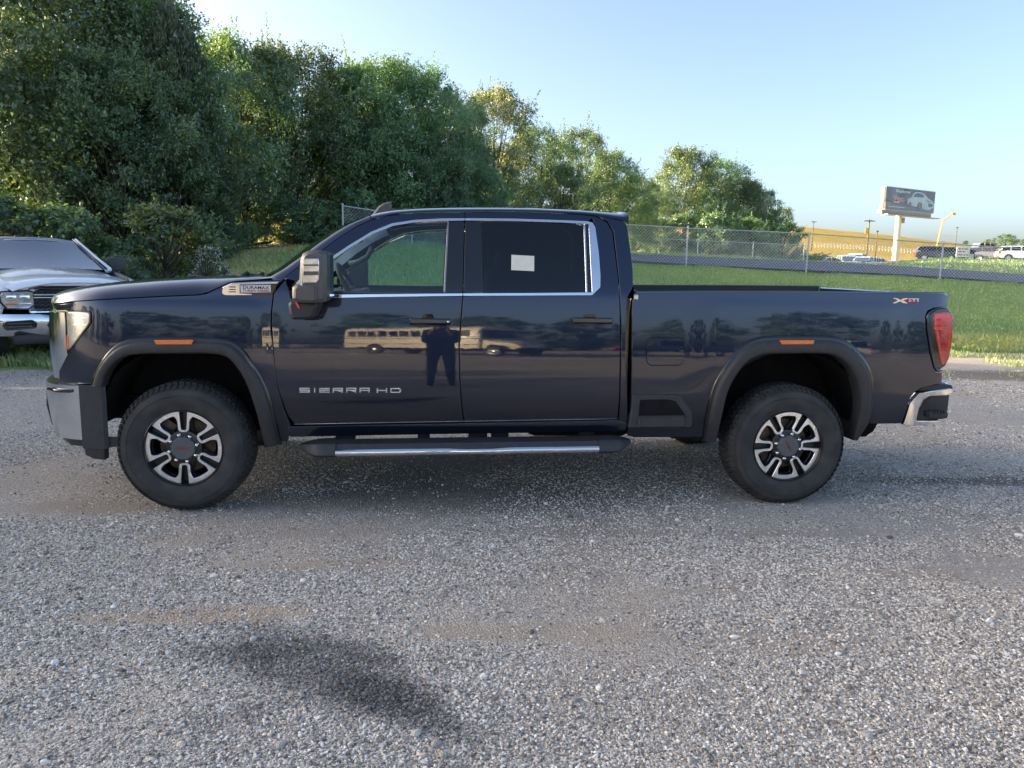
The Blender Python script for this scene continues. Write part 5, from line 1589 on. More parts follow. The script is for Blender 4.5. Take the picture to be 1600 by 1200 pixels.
# beyond the road
px, d = pick(45000, 960, 1720, 36, 84, 1.2)
blades('grass', px, d, rg.uniform(0.08, 0.2, len(px)), rg.uniform(0.03, 0.07, len(px)), np.clip(rg.normal(0.22, 0.14, len(px)), 0, 1), 22)
# behind and under the white pickup, and through the cab windows
px, d = pick(26000, -140, 300, 10.3, 19, 1.4)
X, Y = at(px, d); k2 = wob(X, Y, 0.8, 7.0) + (d - 10.6) * 0.35 > 0.1
blades('grass', px[k2], d[k2], rg.uniform(0.05, 0.17, k2.sum()), rg.uniform(0.008, 0.016, k2.sum()), np.clip(rg.normal(0.5, 0.16, k2.sum()), 0, 1), 23)
px, d = pick(42000, 320, 980, 14.0, 30.0)
X, Y = at(px, d)
dry = 0.60 * (1 - sstep(445, 500, px)) * np.clip(0.9 + 0.8 * wob(X, Y, 0.5, 6.0), 0.2, 1.2)
blades('grass', px, d, rg.uniform(0.06, 0.16, len(px)), rg.uniform(0.012, 0.025, len(px)), np.clip(rg.normal(0.40, 0.16, len(px)) + dry, 0, 1), 24)
# thin weeds on the gravel edge
px, d = pick(10000, 1380, 1720, 11.0, 16.6, 0.6)
X, Y = at(px, d); k2 = wob(X, Y, 1.1, 2.0) + 0.4 * wob(X, Y, 3.0, 8.0) > 0.16
blades('weeds', px[k2], d[k2], rg.uniform(0.03, 0.12, k2.sum()), rg.uniform(0.008, 0.018, k2.sum()), np.clip(rg.normal(0.6, 0.2, k2.sum()), 0, 1), 25, dz=0.001)
# ================================================================== trees
M['leaf_dark'] = leaf_mat('leaf_dark', [(0.0, (0.065, 0.140, 0.075)), (1.0, (0.24, 0.36, 0.15)), (0.5, (0.130, 0.255, 0.120))], 0.45, obj_var=1.0)
M['leaf_mid'] = leaf_mat('leaf_mid', [(0.0, (0.070, 0.150, 0.065)), (1.0, (0.26, 0.36, 0.14)), (0.5, (0.145, 0.265, 0.105))], 0.45, obj_var=1.0)
M['leaf_gold'] = leaf_mat('leaf_with_seed_heads', [(0.0, (0.045, 0.095, 0.045)), (1.0, (0.60, 0.56, 0.36)), (0.55, (0.105, 0.185, 0.075)), (0.75, (0.20, 0.26, 0.10)), (0.86, (0.42, 0.40, 0.22))], 0.35, obj_var=0.5)
M['needle'] = leaf_mat('cedar_spray', [(0.0, (0.025, 0.055, 0.024)), (1.0, (0.14, 0.19, 0.055)), (0.5, (0.055, 0.105, 0.040))], 0.2, obj_var=0.4)
M['flower'] = leaf_mat('flowering_shrub_leaf', [(0.0, (0.03, 0.06, 0.02)), (1.0, (0.72, 0.74, 0.70)), (0.7, (0.07, 0.11, 0.035)), (0.82, (0.6, 0.62, 0.6))], 0.25)
M['bark'] = pmat('bark', (0.075, 0.060, 0.048), 0.9, var=0.4, scale=9, bump=0.9, bscale=30)

def leaf_quads(C, A, Nn, l, w, fold=0.18):
    """C centres, A long axis, Nn normal -> rhombus leaves"""
    B = np.cross(Nn, A); B /= np.linalg.norm(B, axis=1, keepdims=True) + 1e-9
    k = len(C); V = np.empty((k, 4, 3))
    V[:, 0] = C - A * l[:, None] * 0.5
    V[:, 1] = C + B * w[:, None] * 0.5 - A * l[:, None] * 0.06 + Nn * (w * fold)[:, None]
    V[:, 2] = C + A * l[:, None] * 0.5
    V[:, 3] = C - B * w[:, None] * 0.5 - A * l[:, None] * 0.06 + Nn * (w * fold)[:, None]
    return V

def unit(v): return v / (np.linalg.norm(v, axis=-1, keepdims=True) + 1e-9)

def crown_mesh(name, mat, H, R, base, ncl, nleaf, seed, kind='broad', lsz=(0.09, 0.17)):
    rg = np.random.default_rng(seed)
    # envelope radius along height
    def env(t):
        if kind == 'cedar': return np.clip((1 - t) ** 0.75, 0.02, 1) * (0.55 + 0.45 * np.clip(t / 0.15, 0, 1))
        if kind == 'shrub': return np.sqrt(np.clip(1 - t ** 2, 0.01, 1))
        return np.clip(1 - (np.abs(t - 0.40) / 0.62) ** 2.6, 0.02, 1) ** 0.6 * (0.90 + 0.10 * np.sin(t * 9 + seed))
    t = rg.uniform(0.0, 0.98, ncl) ** (0.9 if kind != 'cedar' else 1.25)
    az = rg.uniform(0, 2 * PI, ncl)
    rad = R * env(t) * np.sqrt(rg.uniform(0.12, 1.0, ncl)) * (1 + 0.18 * np.sin(3 * az + seed) + 0.10 * np.sin(5 * az + 2.1 * seed))
    z = base + t * (H - base)
    CC = np.stack([rad * np.cos(az), rad * np.sin(az), z], -1)
    cr = rg.uniform(0.45, 1.05, ncl) * (R / 3.6) * (0.7 if kind == 'cedar' else 1.0)
    shade = rg.normal(0, 0.13, ncl)
    V, RN = [], []
    per = np.maximum(30, (nleaf * cr ** 2 / np.sum(cr ** 2)).astype(int))
    for c, r, sh, k in zip(CC, cr, shade, per):
        d = unit(rg.normal(0, 1, (k, 3)))
        q = r * rg.uniform(0.25, 1.08, k) ** 0.55
        out = unit(np.array([c[0], c[1], 0.35 * (c[2] - H * 0.45)]) + 1e-3)
        if kind == 'cedar':
            p = c + d * q[:, None] * np.array([0.8, 0.8, 1.25])
            A = unit(d * 0.5 + out * 0.5 + np.array([0, 0, 0.9]) + rg.normal(0, .25, (k, 3)))
            l = rg.uniform(0.12, 0.26, k); w = l * 0.22
            Nn = unit(rg.normal(0, 1, (k, 3)))
        else:
            # sprigs: leaves strung along little twigs
            nt_ = max(4, k // 9)
            td = unit(rg.normal(0, 1, (nt_, 3)) + out * 0.6 + np.array([0, 0, 0.25]))
            t0 = c + unit(rg.normal(0, 1, (nt_, 3))) * (r * rg.uniform(0.1, 0.8, nt_))[:, None] * np.array([1, 1, 0.75])
            tl = r * rg.uniform(0.35, 0.75, nt_) * (1.4 if kind == 'feather' else 1.0)
            ti = rg.integers(0, nt_, k); s = rg.uniform(0, 1, k) ** 0.7
            sag = -0.22 * (s ** 2) * tl[ti]
            p = t0[ti] + td[ti] * (s * tl[ti])[:, None] + rg.normal(0, 0.045, (k, 3)) + np.stack([0 * sag, 0 * sag, sag], -1)
            A = unit(td[ti] * 0.6 + rg.normal(0, 0.6, (k, 3)) + np.array([0, 0, -0.25]))
            Nn = unit(rg.normal(0, 0.55, (k, 3)) + np.array([0, 0, 0.75]) + out * 0.35)
            l = rg.uniform(lsz[0], lsz[1], k); w = l * rg.uniform(0.45, 0.65, k)
        V.append(leaf_quads(p, A, Nn, l, w))
        rn = np.clip(rg.normal(0.45, 0.16, k) + sh, 0, 0.84 if kind == 'seed' else 1.0)
        if kind == 'seed':
            up = (c[2] > H * 0.5) * (rg.uniform() < 0.6) * 0.5
            rn = np.where(rg.uniform(0, 1, k) < up, rg.uniform(0.82, 1.0, k), rn)
        if kind == 'shrub' and mat is M['flower']:
            rn = np.where(rg.uniform(0, 1, k) < 0.3, rg.uniform(0.84, 1.0, k), rn * 0.8)
        RN.append(rn)
    # long shoots that break the outline
    ns = {'broad': 26, 'feather': 48, 'seed': 34, 'cedar': 46, 'shrub': 16}[kind]
    for _ in range(ns):
        i = rg.integers(0, ncl)
        o = CC[i]
        dv = unit(np.array([o[0], o[1], (o[2] - base - 0.3 * (H - base)) * 0.8 + 0.4]) + rg.normal(0, 0.5, 3) * np.linalg.norm(o[:2]) * 0.6 + np.array([0, 0, 0.9]))
        ln = rg.uniform(0.3, 1.1) * (R / 3.6); k = int(34 * ln) + 8
        s = rg.uniform(0, 1, k)
        p = o + dv * (cr[i] * 0.6 + s * ln)[:, None] + rg.normal(0, 0.05, (k, 3)) * (1.3 - s)[:, None]
        A = unit(dv * 0.7 + rg.normal(0, .6, (k, 3))); Nn = unit(rg.normal(0, .6, (k, 3)) + np.array([0, 0, .7]))
        l = rg.uniform(lsz[0], lsz[1], k) * 0.9; w = l * 0.5
        if kind == 'cedar': l *= 1.2; w = l * 0.25
        V.append(leaf_quads(p, A, Nn, l, w)); RN.append(np.clip(rg.normal(0.6, 0.15, k), 0, 0.95 if kind != 'seed' else .84))
    V = np.concatenate(V).reshape(-1, 3); RN = np.concatenate(RN)
    F = np.arange(len(V)).reshape(-1, 4)
    me = np_mesh(name, V, F, 4); set_rnd(me, np.repeat(RN, 4)); me.materials.append(mat)
    tk = MB()
    lean = rg.normal(0, 0.25, 2)
    top = H * 0.72
    r0 = 0.035 * H ** 0.9 * (0.9 if kind not in ('shrub',) else 0.30)
    stem = [(lean[0] * (q ** 2), lean[1] * (q ** 2), -0.4 + (top + 0.4) * q) for q in np.linspace(0, 1, 9)]
    tk.tube(stem, [max(0.03, r0 * (1.25 - q)) for q in np.linspace(0, 1, 9)], 8)
    for i in rg.choice(ncl, size=min(ncl, 26), replace=False):
        c = CC[i]; q = np.clip((c[2] / H) * 0.75 - 0.08, 0.08, 0.9)
        b = np.array([lean[0] * q * q, lean[1] * q * q, -0.4 + (top + 0.4) * q])
        mid = (b + c) / 2 + np.array([0, 0, -0.12 * np.linalg.norm(c - b) * 0.6])
        tk.tube([b, mid, c], [max(0.02, r0 * 0.35 * (1.1 - q)), r0 * 0.22 * (1.1 - q) + 0.012, 0.010], 5)
    tme = mesh_from('trunk', tk.v, tk.f, smooth=True); tme.materials.append(M['bark'])
    return me, tme, H

CROWN = {
    'oak': [crown_mesh('crown', M['leaf_dark'], 9.5, 4.1, 0.2, 150, 62000, 1, 'broad', (0.085, 0.155)), crown_mesh('crown', M['leaf_dark'], 9.0, 3.9, 0.3, 140, 60000, 2, 'broad', (0.085, 0.155)), crown_mesh('crown', M['leaf_dark'], 8.6, 4.2, 0.2, 150, 60000, 8, 'broad', (0.085, 0.155))],
    'elm': [crown_mesh('crown', M['leaf_mid'], 9.0, 3.8, 0.2, 140, 70000, 3, 'feather', (0.09, 0.16)), crown_mesh('crown', M['leaf_mid'], 8.5, 4.0, 0.3, 140, 70000, 4, 'feather', (0.09, 0.16))],
    'cedar': [crown_mesh('crown', M['needle'], 9.2, 2.4, 0.4, 150, 44000, 5, 'cedar')],
    'seed': [crown_mesh('crown', M['leaf_gold'], 9.2, 3.8, 0.4, 140, 54000, 6, 'seed', (0.085, 0.155))],
    'shrub': [crown_mesh('foliage', M['leaf_mid'], 2.4, 1.7, 0.0, 44, 10000, 9, 'shrub', (0.08, 0.15)), crown_mesh('foliage', M['leaf_dark'], 2.6, 1.9, 0.0, 48, 11000, 10, 'shrub', (0.08, 0.15))],
    'flower': [crown_mesh('foliage', M['flower'], 1.5, 0.75, 0.05, 26, 4500, 12, 'shrub', (0.05, 0.09))],
}
NT_ = [0]
def tree(kind, px, top_py, d, width=1.0, label=None, cat='tree', group=None, rz=None, name=None, base_drop=0.0, hmul=None):
    """top_py is where the tip stands in the photograph; the height follows from that and the distance"""
    var = CROWN[kind]; NT_[0] += 1
    cme, tme, H = var[NT_[0] % len(var)]
    x, y, z = land(px, d)
    z -= base_drop
    if hmul is None:
        dv = ray_dir(px, top_py)
        k = d / (dv[0] * FH[0] + dv[1] * FH[1])
        ht = CAMP[2] + dv[2] * k - z
        s = ht / H
    else: s = hmul
    nm = name or {'oak': 'oak_tree', 'elm': 'elm_tree', 'cedar': 'cedar_tree', 'seed': 'flowering_tree', 'shrub': 'shrub', 'flower': 'flowering_shrub'}[kind]
    e = empty(nm, (x, y, z), rz if rz is not None else random.uniform(0, 6.28))
    e.scale = (s * width, s * width, s)
    link('foliage' if kind in ('shrub', 'flower') else 'crown', cme, None, e)
    link('stem' if kind in ('shrub', 'flower') else 'trunk', tme, None, e)
    tag(e, label, cat, group)
    return e
G1 = 'trees along the back of the lot'
TREES = [
    ('oak', -75, -60, 22.5, 1.05, 'dark broadleaf tree cut off by the left edge of the photo above the white pickup'),
    ('oak', 60, -30, 23.8, 1.05, 'big dark green tree rising straight behind the cab of the white pickup'),
    ('elm', 165, -25, 26.0, 0.95, 'tall tree with a yellow-lit top just right of the white pickup'),
    ('oak', 185, 90, 23.0, 0.95, 'dark tree standing forward of the taller yellow-topped one beside the white pickup'),
    ('elm', 218, -12, 26.5, 0.85, 'thin tree with sunlit gaps next to the pointed cedar'),
    ('cedar', 272, 8, 25.0, 1.0, 'dark pointed cedar with a spiky top against the sky'),
    ('cedar', 305, 45, 26.0, 0.9, 'smaller spiky cedar on the right shoulder of the tallest cedar'),
    ('oak', 345, 66, 30.5, 0.85, 'round-topped dark tree directly right of the two cedars'),
    ('oak', 385, 72, 32.0, 0.85, 'dark tree with golden tips above the hood vent badge'),
    ('oak', 300, 190, 25.5, 0.8, 'low dark tree in front of the cedars above the dark hood'),
    ('elm', 462, 82, 33.5, 0.85, 'feathery light green tree with loose shoots above the windscreen'),
    ('elm', 535, 112, 34.0, 0.85, 'light green tree above the left chain-link fence post'),
    ('elm', 600, 102, 35.0, 0.9, 'light green tree with a bright tip above the roof aerial'),
    ('oak', 648, 112, 35.5, 0.85, 'dark rounded tree between the light green trees and the cream-topped tree'),
    ('oak', 695, 140, 37.5, 0.75, 'dark tree hard against the left side of the cream-topped tree'),
    ('seed', 765, 146, 40.0, 0.9, 'tree crowned with cream and golden flower heads above the rear door'),
    ('oak', 705, 210, 34.0, 0.8, 'lower dark tree in front of the cream-topped tree'),
    ('oak', 838, 200, 44.0, 0.85, 'dark tree just right of the cream-topped tree'),
    ('oak', 893, 203, 48.0, 0.9, 'spreading tree with thin shoots above the rear cab corner'),
    ('elm', 945, 238, 52.0, 0.9, 'sloping tree with twiggy right edge above the cab roof end'),
    ('oak', 985, 275, 55.0, 0.9, 'last low tree of the long row before the gap'),
    ('oak', 615, 215, 34.0, 0.9, 'low dark tree right above the cab roof'),
    ('oak', 870, 262, 43.0, 0.9, 'low dark tree over the rear end of the cab roof'),
    ('oak', 470, 185, 36.0, 1.1, 'dark tree filling the gap behind the feathery light green tree'),
    ('oak', 565, 175, 38.0, 1.1, 'dark tree filling the gap between the two light green trees'),
    ('oak', 770, 235, 44.0, 1.1, 'dark tree filling in below the cream-topped tree'),
    ('elm', 740, 262, 35.5, 1.1, 'pale green understorey tree at the foot of the cream-topped tree'),
    ('oak', 935, 290, 57.0, 1.2, 'low dark tree behind the sloping twiggy tree'),
    ('oak', 120, 60, 28.0, 1.1, 'dark tree showing through the gaps behind the yellow-topped tree')]
for k, px, tp, d, w, lb in TREES: tree(k, px, tp, d, w, lb, 'tree', G1)
G2 = 'trees behind the far fence'
for k, px, tp, d, w, lb in [('elm', 1062, 234, 70, 0.95, 'tallest golden-lit tree behind the far fence right of the cab'),
    ('oak', 1118, 252, 73, 0.9, 'rounded tree second from the left behind the far fence'),
    ('oak', 1105, 300, 68, 0.9, 'pale green lower tree in the middle of the clump behind the far fence'),
    ('elm', 1152, 282, 72, 0.85, 'golden-green tree in the right half of the clump behind the far fence'),
    ('oak', 1182, 298, 74, 0.75, 'dark tree near the right end of the clump behind the far fence'),
    ('oak', 1212, 328, 76, 0.8, 'low dark tree at the right end of the clump by the yellow field'),
    ('oak', 1020, 300, 66, 0.95, 'dark tree at the left end of the clump behind the far fence')]:
    tree(k, px, tp, d, w, lb, 'tree', G2)
G3 = 'shrubs at the foot of the trees'
for k, px, tp, d, w, lb in [('shrub', 190, 402, 17.5, 0.9, 'small bright shrub between the white pickup and the dark hood'),
    ('flower', 325, 388, 18.0, 1.0, 'shrub dotted with white flowers over the dark hood'),
    ('shrub', 100, 330, 18.6, 1.2, 'dense shrub behind the mirror of the white pickup'),
    ('shrub', 255, 335, 19.0, 1.3, 'dark shrub above the middle of the dark hood'),
    ('shrub', 20, 310, 18.4, 1.2, 'dark shrub behind the roof of the white pickup'),
    ('shrub', 385, 352, 28.5, 1.0, 'shrub above the reddish dry bank'),
    ('shrub', 462, 312, 30.0, 1.1, 'light green sapling clump left of the chain-link fence post'),
    ('shrub', 505, 330, 30.5, 1.1, 'shrub at the foot of the chain-link fence post'),
    ('shrub', 552, 300, 31.0, 1.2, 'dark shrub behind the mesh of the left fence'),
    ('shrub', 1060, 340, 63, 1.1, 'shrub under the golden-lit tree behind the far fence'),
    ('shrub', 1110, 335, 62, 1.1, 'shrub in the middle behind the far fence'),
    ('shrub', 1165, 345, 63, 1.1, 'shrub below the golden-green tree behind the far fence'),
    ('shrub', 1215, 352, 66, 1.2, 'shrub beside the post where the yellow field starts'),
    ('shrub', 1020, 345, 62, 1.1, 'shrub behind the far fence close to the cab corner'),
    ('shrub', 570, 335, 32.0, 1.2, 'shrub seen past the windscreen behind the left fence'),
    ('shrub', 640, 330, 31.0, 1.3, 'shrub just above the cab roof')]:
    tree(k, px, tp, d, w, lb, 'shrub', G3)
# row carried on unseen past the left edge, added for shade; more behind camera
for k, x, y, s in [('oak', -13.5, 4.0, .53), ('elm', -15.5, 7.2, .78), ('oak', -12.8, 10.6, .72), ('oak', -17.5, 3.2, .58), ('elm', -19, 9.5, .85), ('oak', -12.2, 7.2, .52), ('oak', -15.5, 1.5, .54), ('oak', -14, -1.2, .54), ('elm', -17.5, -0.5, .58), ('oak', -12.8, 1.8, .5), ('oak', -20, 6, .80), ('oak', -19, -3.5, .6), ('oak', -16.5, 13, .85), ('elm', -14.5, 12.6, .72)]:
    NT_[0] += 1; c = CROWN[k][NT_[0] % len(CROWN[k])]
    e = empty('oak_tree' if k == 'oak' else 'elm_tree', (x, y, 0), random.uniform(0, 6)); e.scale = (s, s, s)
    link('crown', c[0], None, e); link('trunk', c[1], None, e)
    tag(e, 'unseen broadleaf tree carrying the row past the left edge, added to shade the lot', 'tree', 'unseen shade trees beyond the left edge')
for i, (x, y, s) in enumerate([(-52, -52, 1.0), (-44, -58, 0.9), (-35, -56, 1.0), (-25, -62, 1.05), (-15, -60, 0.9), (-4, -64, 1.1), (6, -62, 0.95), (15, -66, 1.0), (24, -60, 1.0), (34, -58, 1.1), (44, -55, 0.9), (54, -52, 1.0), (-62, -44, 1.1), (-70, -34, 1.0), (64, -44, 1.0)]):
    c = CROWN['oak'][i % 3]
    e = empty('oak_tree', (x, y, 0), random.uniform(0, 6)); e.scale = (s * 1.25, s * 1.25, s * 0.9)
    link('crown', c[0], None, e); link('trunk', c[1], None, e)
    tag(e, 'distant tree mirrored in the paint of the dark pickup', 'tree', 'trees behind the bus')
# ================================================================== fences
def vert_edge(px, py, d):
    """height of the sight line through (px, py) at depth d"""
    dv = ray_dir(px, py); k = d / (dv[0] * FH[0] + dv[1] * FH[1])
    return CAMP[2] + dv[2] * k
def fence(name, label, posts, height, pitch, wire, mid=False, group=None, mat=None, rail_r=0.022, post_r=0.032):
    """posts: list of (px, depth, top z, ground z)"""
    P = []
    for px, d, zt, zb in posts:
        x, y = at(px, d); P.append((Vector((x, y, zb)), zt))
    root = empty(name, P[0][0]); tag(root, label, 'fence', group)
    O = P[0][0]
    for p, zt in P:
        mb = MB(O); mb.tube([p + Vector((0, 0, -0.2)), Vector((p.x, p.y, zt + 0.03))], post_r, 8)
        mb.lathe([(post_r * 1.25, 0), (post_r * 1.2, 0.03), (0.0, 0.06)], (p.x, p.y, zt + 0.02), 'z', 8)
        mb.build('post', M['galv'], root, auto=40)
    rl = MB(O)
    for (a, za), (b, zb) in zip(P[:-1], P[1:]):
        rl.tube([Vector((a.x, a.y, za - 0.02)), Vector((b.x, b.y, zb - 0.02))], rail_r, 6, caps=False)
    rl.build('top_rail', M['galv'], root, smooth=True)
    wm = MB(O)
    for (a, za), (b, zb) in zip(P[:-1], P[1:]):
        A0, A1 = Vector((a.x, a.y, a.z + 0.03)), Vector((a.x, a.y, za)); B0, B1 = Vector((b.x, b.y, b.z + 0.03)), Vector((b.x, b.y, zb))
        L_ = (B0 - A0).length; H = (za - a.z); n = max(2, int(L_ / pitch)); run = H / L_ * 1.0
        def pt(u, v):
            lo = A0.lerp(B0, u); hi = A1.lerp(B1, u); return lo.lerp(hi, v)
        for s in (1, -1):
            k0 = -int(run * n) - 1
            for k in range(k0, n + int(run * n) + 2):
                u0 = k / n; u1 = u0 + s * run
                v0, v1 = 0.0, 1.0
                if u0 == u1: continue
                lo, hi = (0.0, 1.0)
                # clip to 0..1 in u
                t0, t1 = 0.0, 1.0
                du = u1 - u0
                ta, tb = (0 - u0) / du, (1 - u0) / du
                if ta > tb: ta, tb = tb, ta
                t0, t1 = max(t0, ta), min(t1, tb)
                if t1 - t0 < 1e-3: continue
                wm.tube([pt(u0 + du * t0, t0), pt(u0 + du * t1, t1)], wire, 3, caps=False)
    w = wm.build('wire_mesh', M['galv'], root); w['kind'] = 'stuff'
    return root
D1 = 28.3
def post1(px, top, bot): return (px, D1, vert_edge(px, top, D1), vert_edge(px, bot, D1))
fence('chain_link_fence', 'galvanised chain-link fence running along the near edge of the road behind the truck bed',
      [post1(880, 344.5, 409), post1(1068, 355.4, 418.5), post1(1256, 364, 428), post1(1465.5, 379.5, 438), post1(1672, 393, 450), post1(1880, 405, 462)], 1.5, 0.125, 0.0048)
D0 = 27.0
fence('chain_link_fence', 'short chain-link fence whose end post stands above the windscreen of the dark pickup',
      [(533, D0, vert_edge(533, 320.5, D0), vert_edge(533, 385, D0)), (640, D0 + 0.6, vert_edge(640, 335, D0), vert_edge(640, 395, D0)), (745, D0 + 1.0, vert_edge(745, 340, D0), vert_edge(745, 400, D0))], 1.5, 0.115, 0.0046)
def post2(px, top, bot, d=57.0): return (px, d, vert_edge(px, top, d), vert_edge(px, bot, d))
fence('chain_link_fence', 'low chain-link fence on the far side of the road in front of the trees',
      [post2(590, 352, 383), post2(631, 356, 385), post2(672, 358, 387), post2(755, 361, 389), post2(838, 364, 391), post2(921, 367.5, 394), post2(1004, 371.5, 397.5), post2(1085, 375, 400.5), post2(1171, 379, 404.5), post2(1250, 382.5, 409)], 1.2, 0.24, 0.006, rail_r=0.03, post_r=0.035)

# ================================================================== vehicles in the distance
M['cpaint_dark'] = pmat('navy_car_paint', (0.018, 0.026, 0.045), 0.3, 0.2, 1.0, 0.03, var=0.1)
M['cpaint_black'] = pmat('black_car_paint', (0.010, 0.011, 0.013), 0.3, 0.0, 1.0, 0.03, var=0.1)
M['cpaint_silver'] = pmat('silver_blue_car_paint', (0.42, 0.47, 0.54), 0.3, 0.3, 1.0, 0.03, var=0.05)
M['cpaint_tan'] = pmat('tan_car_paint', (0.36, 0.25, 0.13), 0.35, 0.1, 1.0, 0.03, var=0.1)
M['cpaint_red'] = pmat('red_car_paint', (0.62, 0.055, 0.03), 0.35, 0.0, 1.0, 0.03, var=0.06)
M['cpaint_maroon'] = pmat('maroon_car_paint', (0.09, 0.022, 0.02), 0.35, 0.0, 1.0, 0.03, var=0.06)
M['bus_paint'] = pmat('cream_bus_paint', (0.70, 0.63, 0.48), 0.4, 0.0, 0.5, 0.1, var=0.05)
VSH = {  # side outline of the body and of the cabin, front at -x; length, width
    'suv': ([(-2.35, .45), (-2.38, .75), (-2.28, 1.02), (-1.15, 1.12), (2.28, 1.14), (2.36, .9), (2.36, .5), (2.2, .36), (-2.2, .36)],
            [(-1.30, 1.10), (-0.55, 1.66), (-0.3, 1.72), (1.75, 1.72), (2.05, 1.62), (2.26, 1.12)], 1.90, (-1.42, 1.42), .37),
    'car': ([(-2.25, .42), (-2.28, .62), (-2.15, .80), (-1.05, .94), (1.75, .98), (2.20, .93), (2.26, .6), (2.2, .34), (-2.1, .30)],
            [(-1.20, .93), (-0.35, 1.38), (0.0, 1.43), (0.65, 1.42), (0.95, 1.36), (1.72, .97)], 1.80, (-1.35, 1.35), .33),
    'pickup': ([(-2.75, .55), (-2.80, .95), (-2.70, 1.18), (-1.35, 1.24), (0.85, 1.24), (0.87, 1.22), (2.72, 1.22), (2.78, 1.0), (2.78, .62), (2.6, .5), (-2.6, .48)],
               [(-1.45, 1.22), (-0.85, 1.78), (-0.6, 1.86), (0.45, 1.86), (0.75, 1.78), (0.85, 1.22)], 1.98, (-1.75, 1.72), .42),
    'van': ([(-2.6, .5), (-2.65, .9), (-2.45, 1.15), (-2.0, 1.3), (2.6, 1.3), (2.65, .6), (2.5, .42), (-2.5, .42)],
            [(-2.15, 1.28), (-1.35, 2.05), (-1.0, 2.2), (2.45, 2.2), (2.62, 1.29)], 2.0, (-1.7, 1.6), .36)}
def small_vehicle(name, shape, paint, px, d, heading, label, cat, group, lift=0.0, dz=0.0, glass='darkglass', rear_lamp=True):
    body, cabin, W, axles, wr = VSH[shape]
    x, y, z = land(px, d)
    root = empty(name, (x, y, z + dz), heading); tag(root, label, cat, group)
    lf = lift
    up = lambda pts: [(a, b + lf) for a, b in pts]
    b = MB()
    zt, zb = max(p[1] for p in body), min(p[1] for p in body)
    fb_ = lambda X, Y, Z: (X, Y * (1 - 0.10 * max(0, (Z - lf - 0.75)) ), Z)
    b.plate(chaikin(up(body), 1), -W / 2, W / 2, 0.04, fn=fb_)
    b.build('body', M[paint], root, auto=40)
    c = MB(); c0 = min(p[1] for p in cabin) + lf; c1 = max(p[1] for p in cabin) + lf
    fc = lambda X, Y, Z: (X, Y * (0.96 - 0.16 * (Z - c0) / (c1 - c0)), Z)
    c.plate(chaikin(up(cabin), 1), -W / 2, W / 2, 0.03, fn=fc)
    cb = c.build('cabin', M[paint], root, auto=40)
    gi = inset(up(cabin) if sum(cabin[i][0] * cabin[(i + 1) % len(cabin)][1] - cabin[(i + 1) % len(cabin)][0] * cabin[i][1] for i in range(len(cabin))) > 0 else up(cabin)[::-1], 0.085)
    for sg in (-1, 1):
        g = MB()
        fg = lambda X, Y, Z: (X, sg * (W / 2 + 0.006 - Y) * (0.96 - 0.16 * (Z - c0) / (c1 - c0)), Z)
        lo, hi = min(p[0] for p in gi), max(p[0] for p in gi)
        g.plate(gi, 0.0, 0.02, fn=fg); g.build('side_glass', M[glass], root)
        for q in (0.40, 0.72):
            pm = MB(); X = lo + (hi - lo) * q; pm.box((X, sg * (W / 2) * 0.90, (c0 + c1) / 2), (0.07, 0.12, (c1 - c0) * 0.92), Matrix.Rotation(sg * 0.0, 3, 'X')); pm.build('pillar', M[paint], root)
    # windscreen and rear glass, lying on the sloping ends of the cabin
    n = len(cabin)
    for (p, q, nm, o) in ((cabin[0], cabin[1], 'windscreen', -1), (cabin[-2], cabin[-1], 'rear_glass', 1)):
        g = MB(); a_, b_ = (Vector((p[0], p[1] + lf)), Vector((q[0], q[1] + lf)))
        a2, b2 = a_.lerp(b_, 0.14), a_.lerp(b_, 0.90)
        nn = Vector((-(b_ - a_).y, (b_ - a_).x)).normalized() * 0.03
        if nn.x * o < 0: nn = -nn
        w1 = W / 2 * 0.86
        vs = []
        for v, zz in ((a2 + nn, 0), (b2 + nn, 1)):
            k = (0.96 - 0.16 * (v.y - c0) / (c1 - c0)) * 0.92
            vs += [(v.x, -W / 2 * k, v.y), (v.x, W / 2 * k, v.y)]
        g.add(vs, [(0, 1, 3, 2)]); g.build(nm, M[glass], root)
    for ax_ in axles:
        for sg in (-1, 1):
            r_ = wr + lf * 0.35
            ar = MB(); ar.lathe([(r_ * 1.16, 0), (0, 0.0)], (ax_, sg * (W / 2 + 0.004), wr + lf * .8), 'y', 18); ar.build('wheel_arch', M['black'], root)
            w = MB(); w.lathe([(r_ * .6, -.11), (r_ * .94, -.11), (r_, -.06), (r_, .06), (r_ * .94, .11), (r_ * .6, .11)], (ax_, sg * (W / 2 - .05), r_), 'y', 20)
            wo = w.build('wheel', M['rubber'], root, auto=40)
            rm = MB(); rm.lathe([(r_ * .62, sg * .10), (r_ * .55, sg * .085), (r_ * .2, sg * .10), (0, sg * .10)], (ax_, sg * (W / 2 - .05), r_), 'y', 16); rm.build('rim', M['satin'], wo, auto=40)
    fx, rx = min(p[0] for p in body), max(p[0] for p in body)
    hz = zt * 0.80 + lf
    for sg in (-1, 1):
        h = MB(); h.box((fx + 0.06, sg * (W / 2 - .25), hz - 0.08), (0.16, .40, .16), bev=.03); h.build('headlight', M['lamp'], root, auto=40)
        t = MB(); t.box((rx - 0.05, sg * (W / 2 - .14), hz + 0.02), (0.16, .26, .30), bev=.03); t.build('taillight', M['redlens2'], root, auto=40)
        mr_ = MB(); mr_.box((cabin[0][0] + 0.28, sg * (W / 2 + .08), cabin[0][1] + lf + .10), (0.12, .2, .14), bev=.03); mr_.build('wing_mirror', M['black'], root, auto=40)
    gr = MB(); gr.box((fx + .03, 0, hz - .12), (.10, W * .45, .20), bev=.02); gr.build('grille', M['gloss_black'], root)
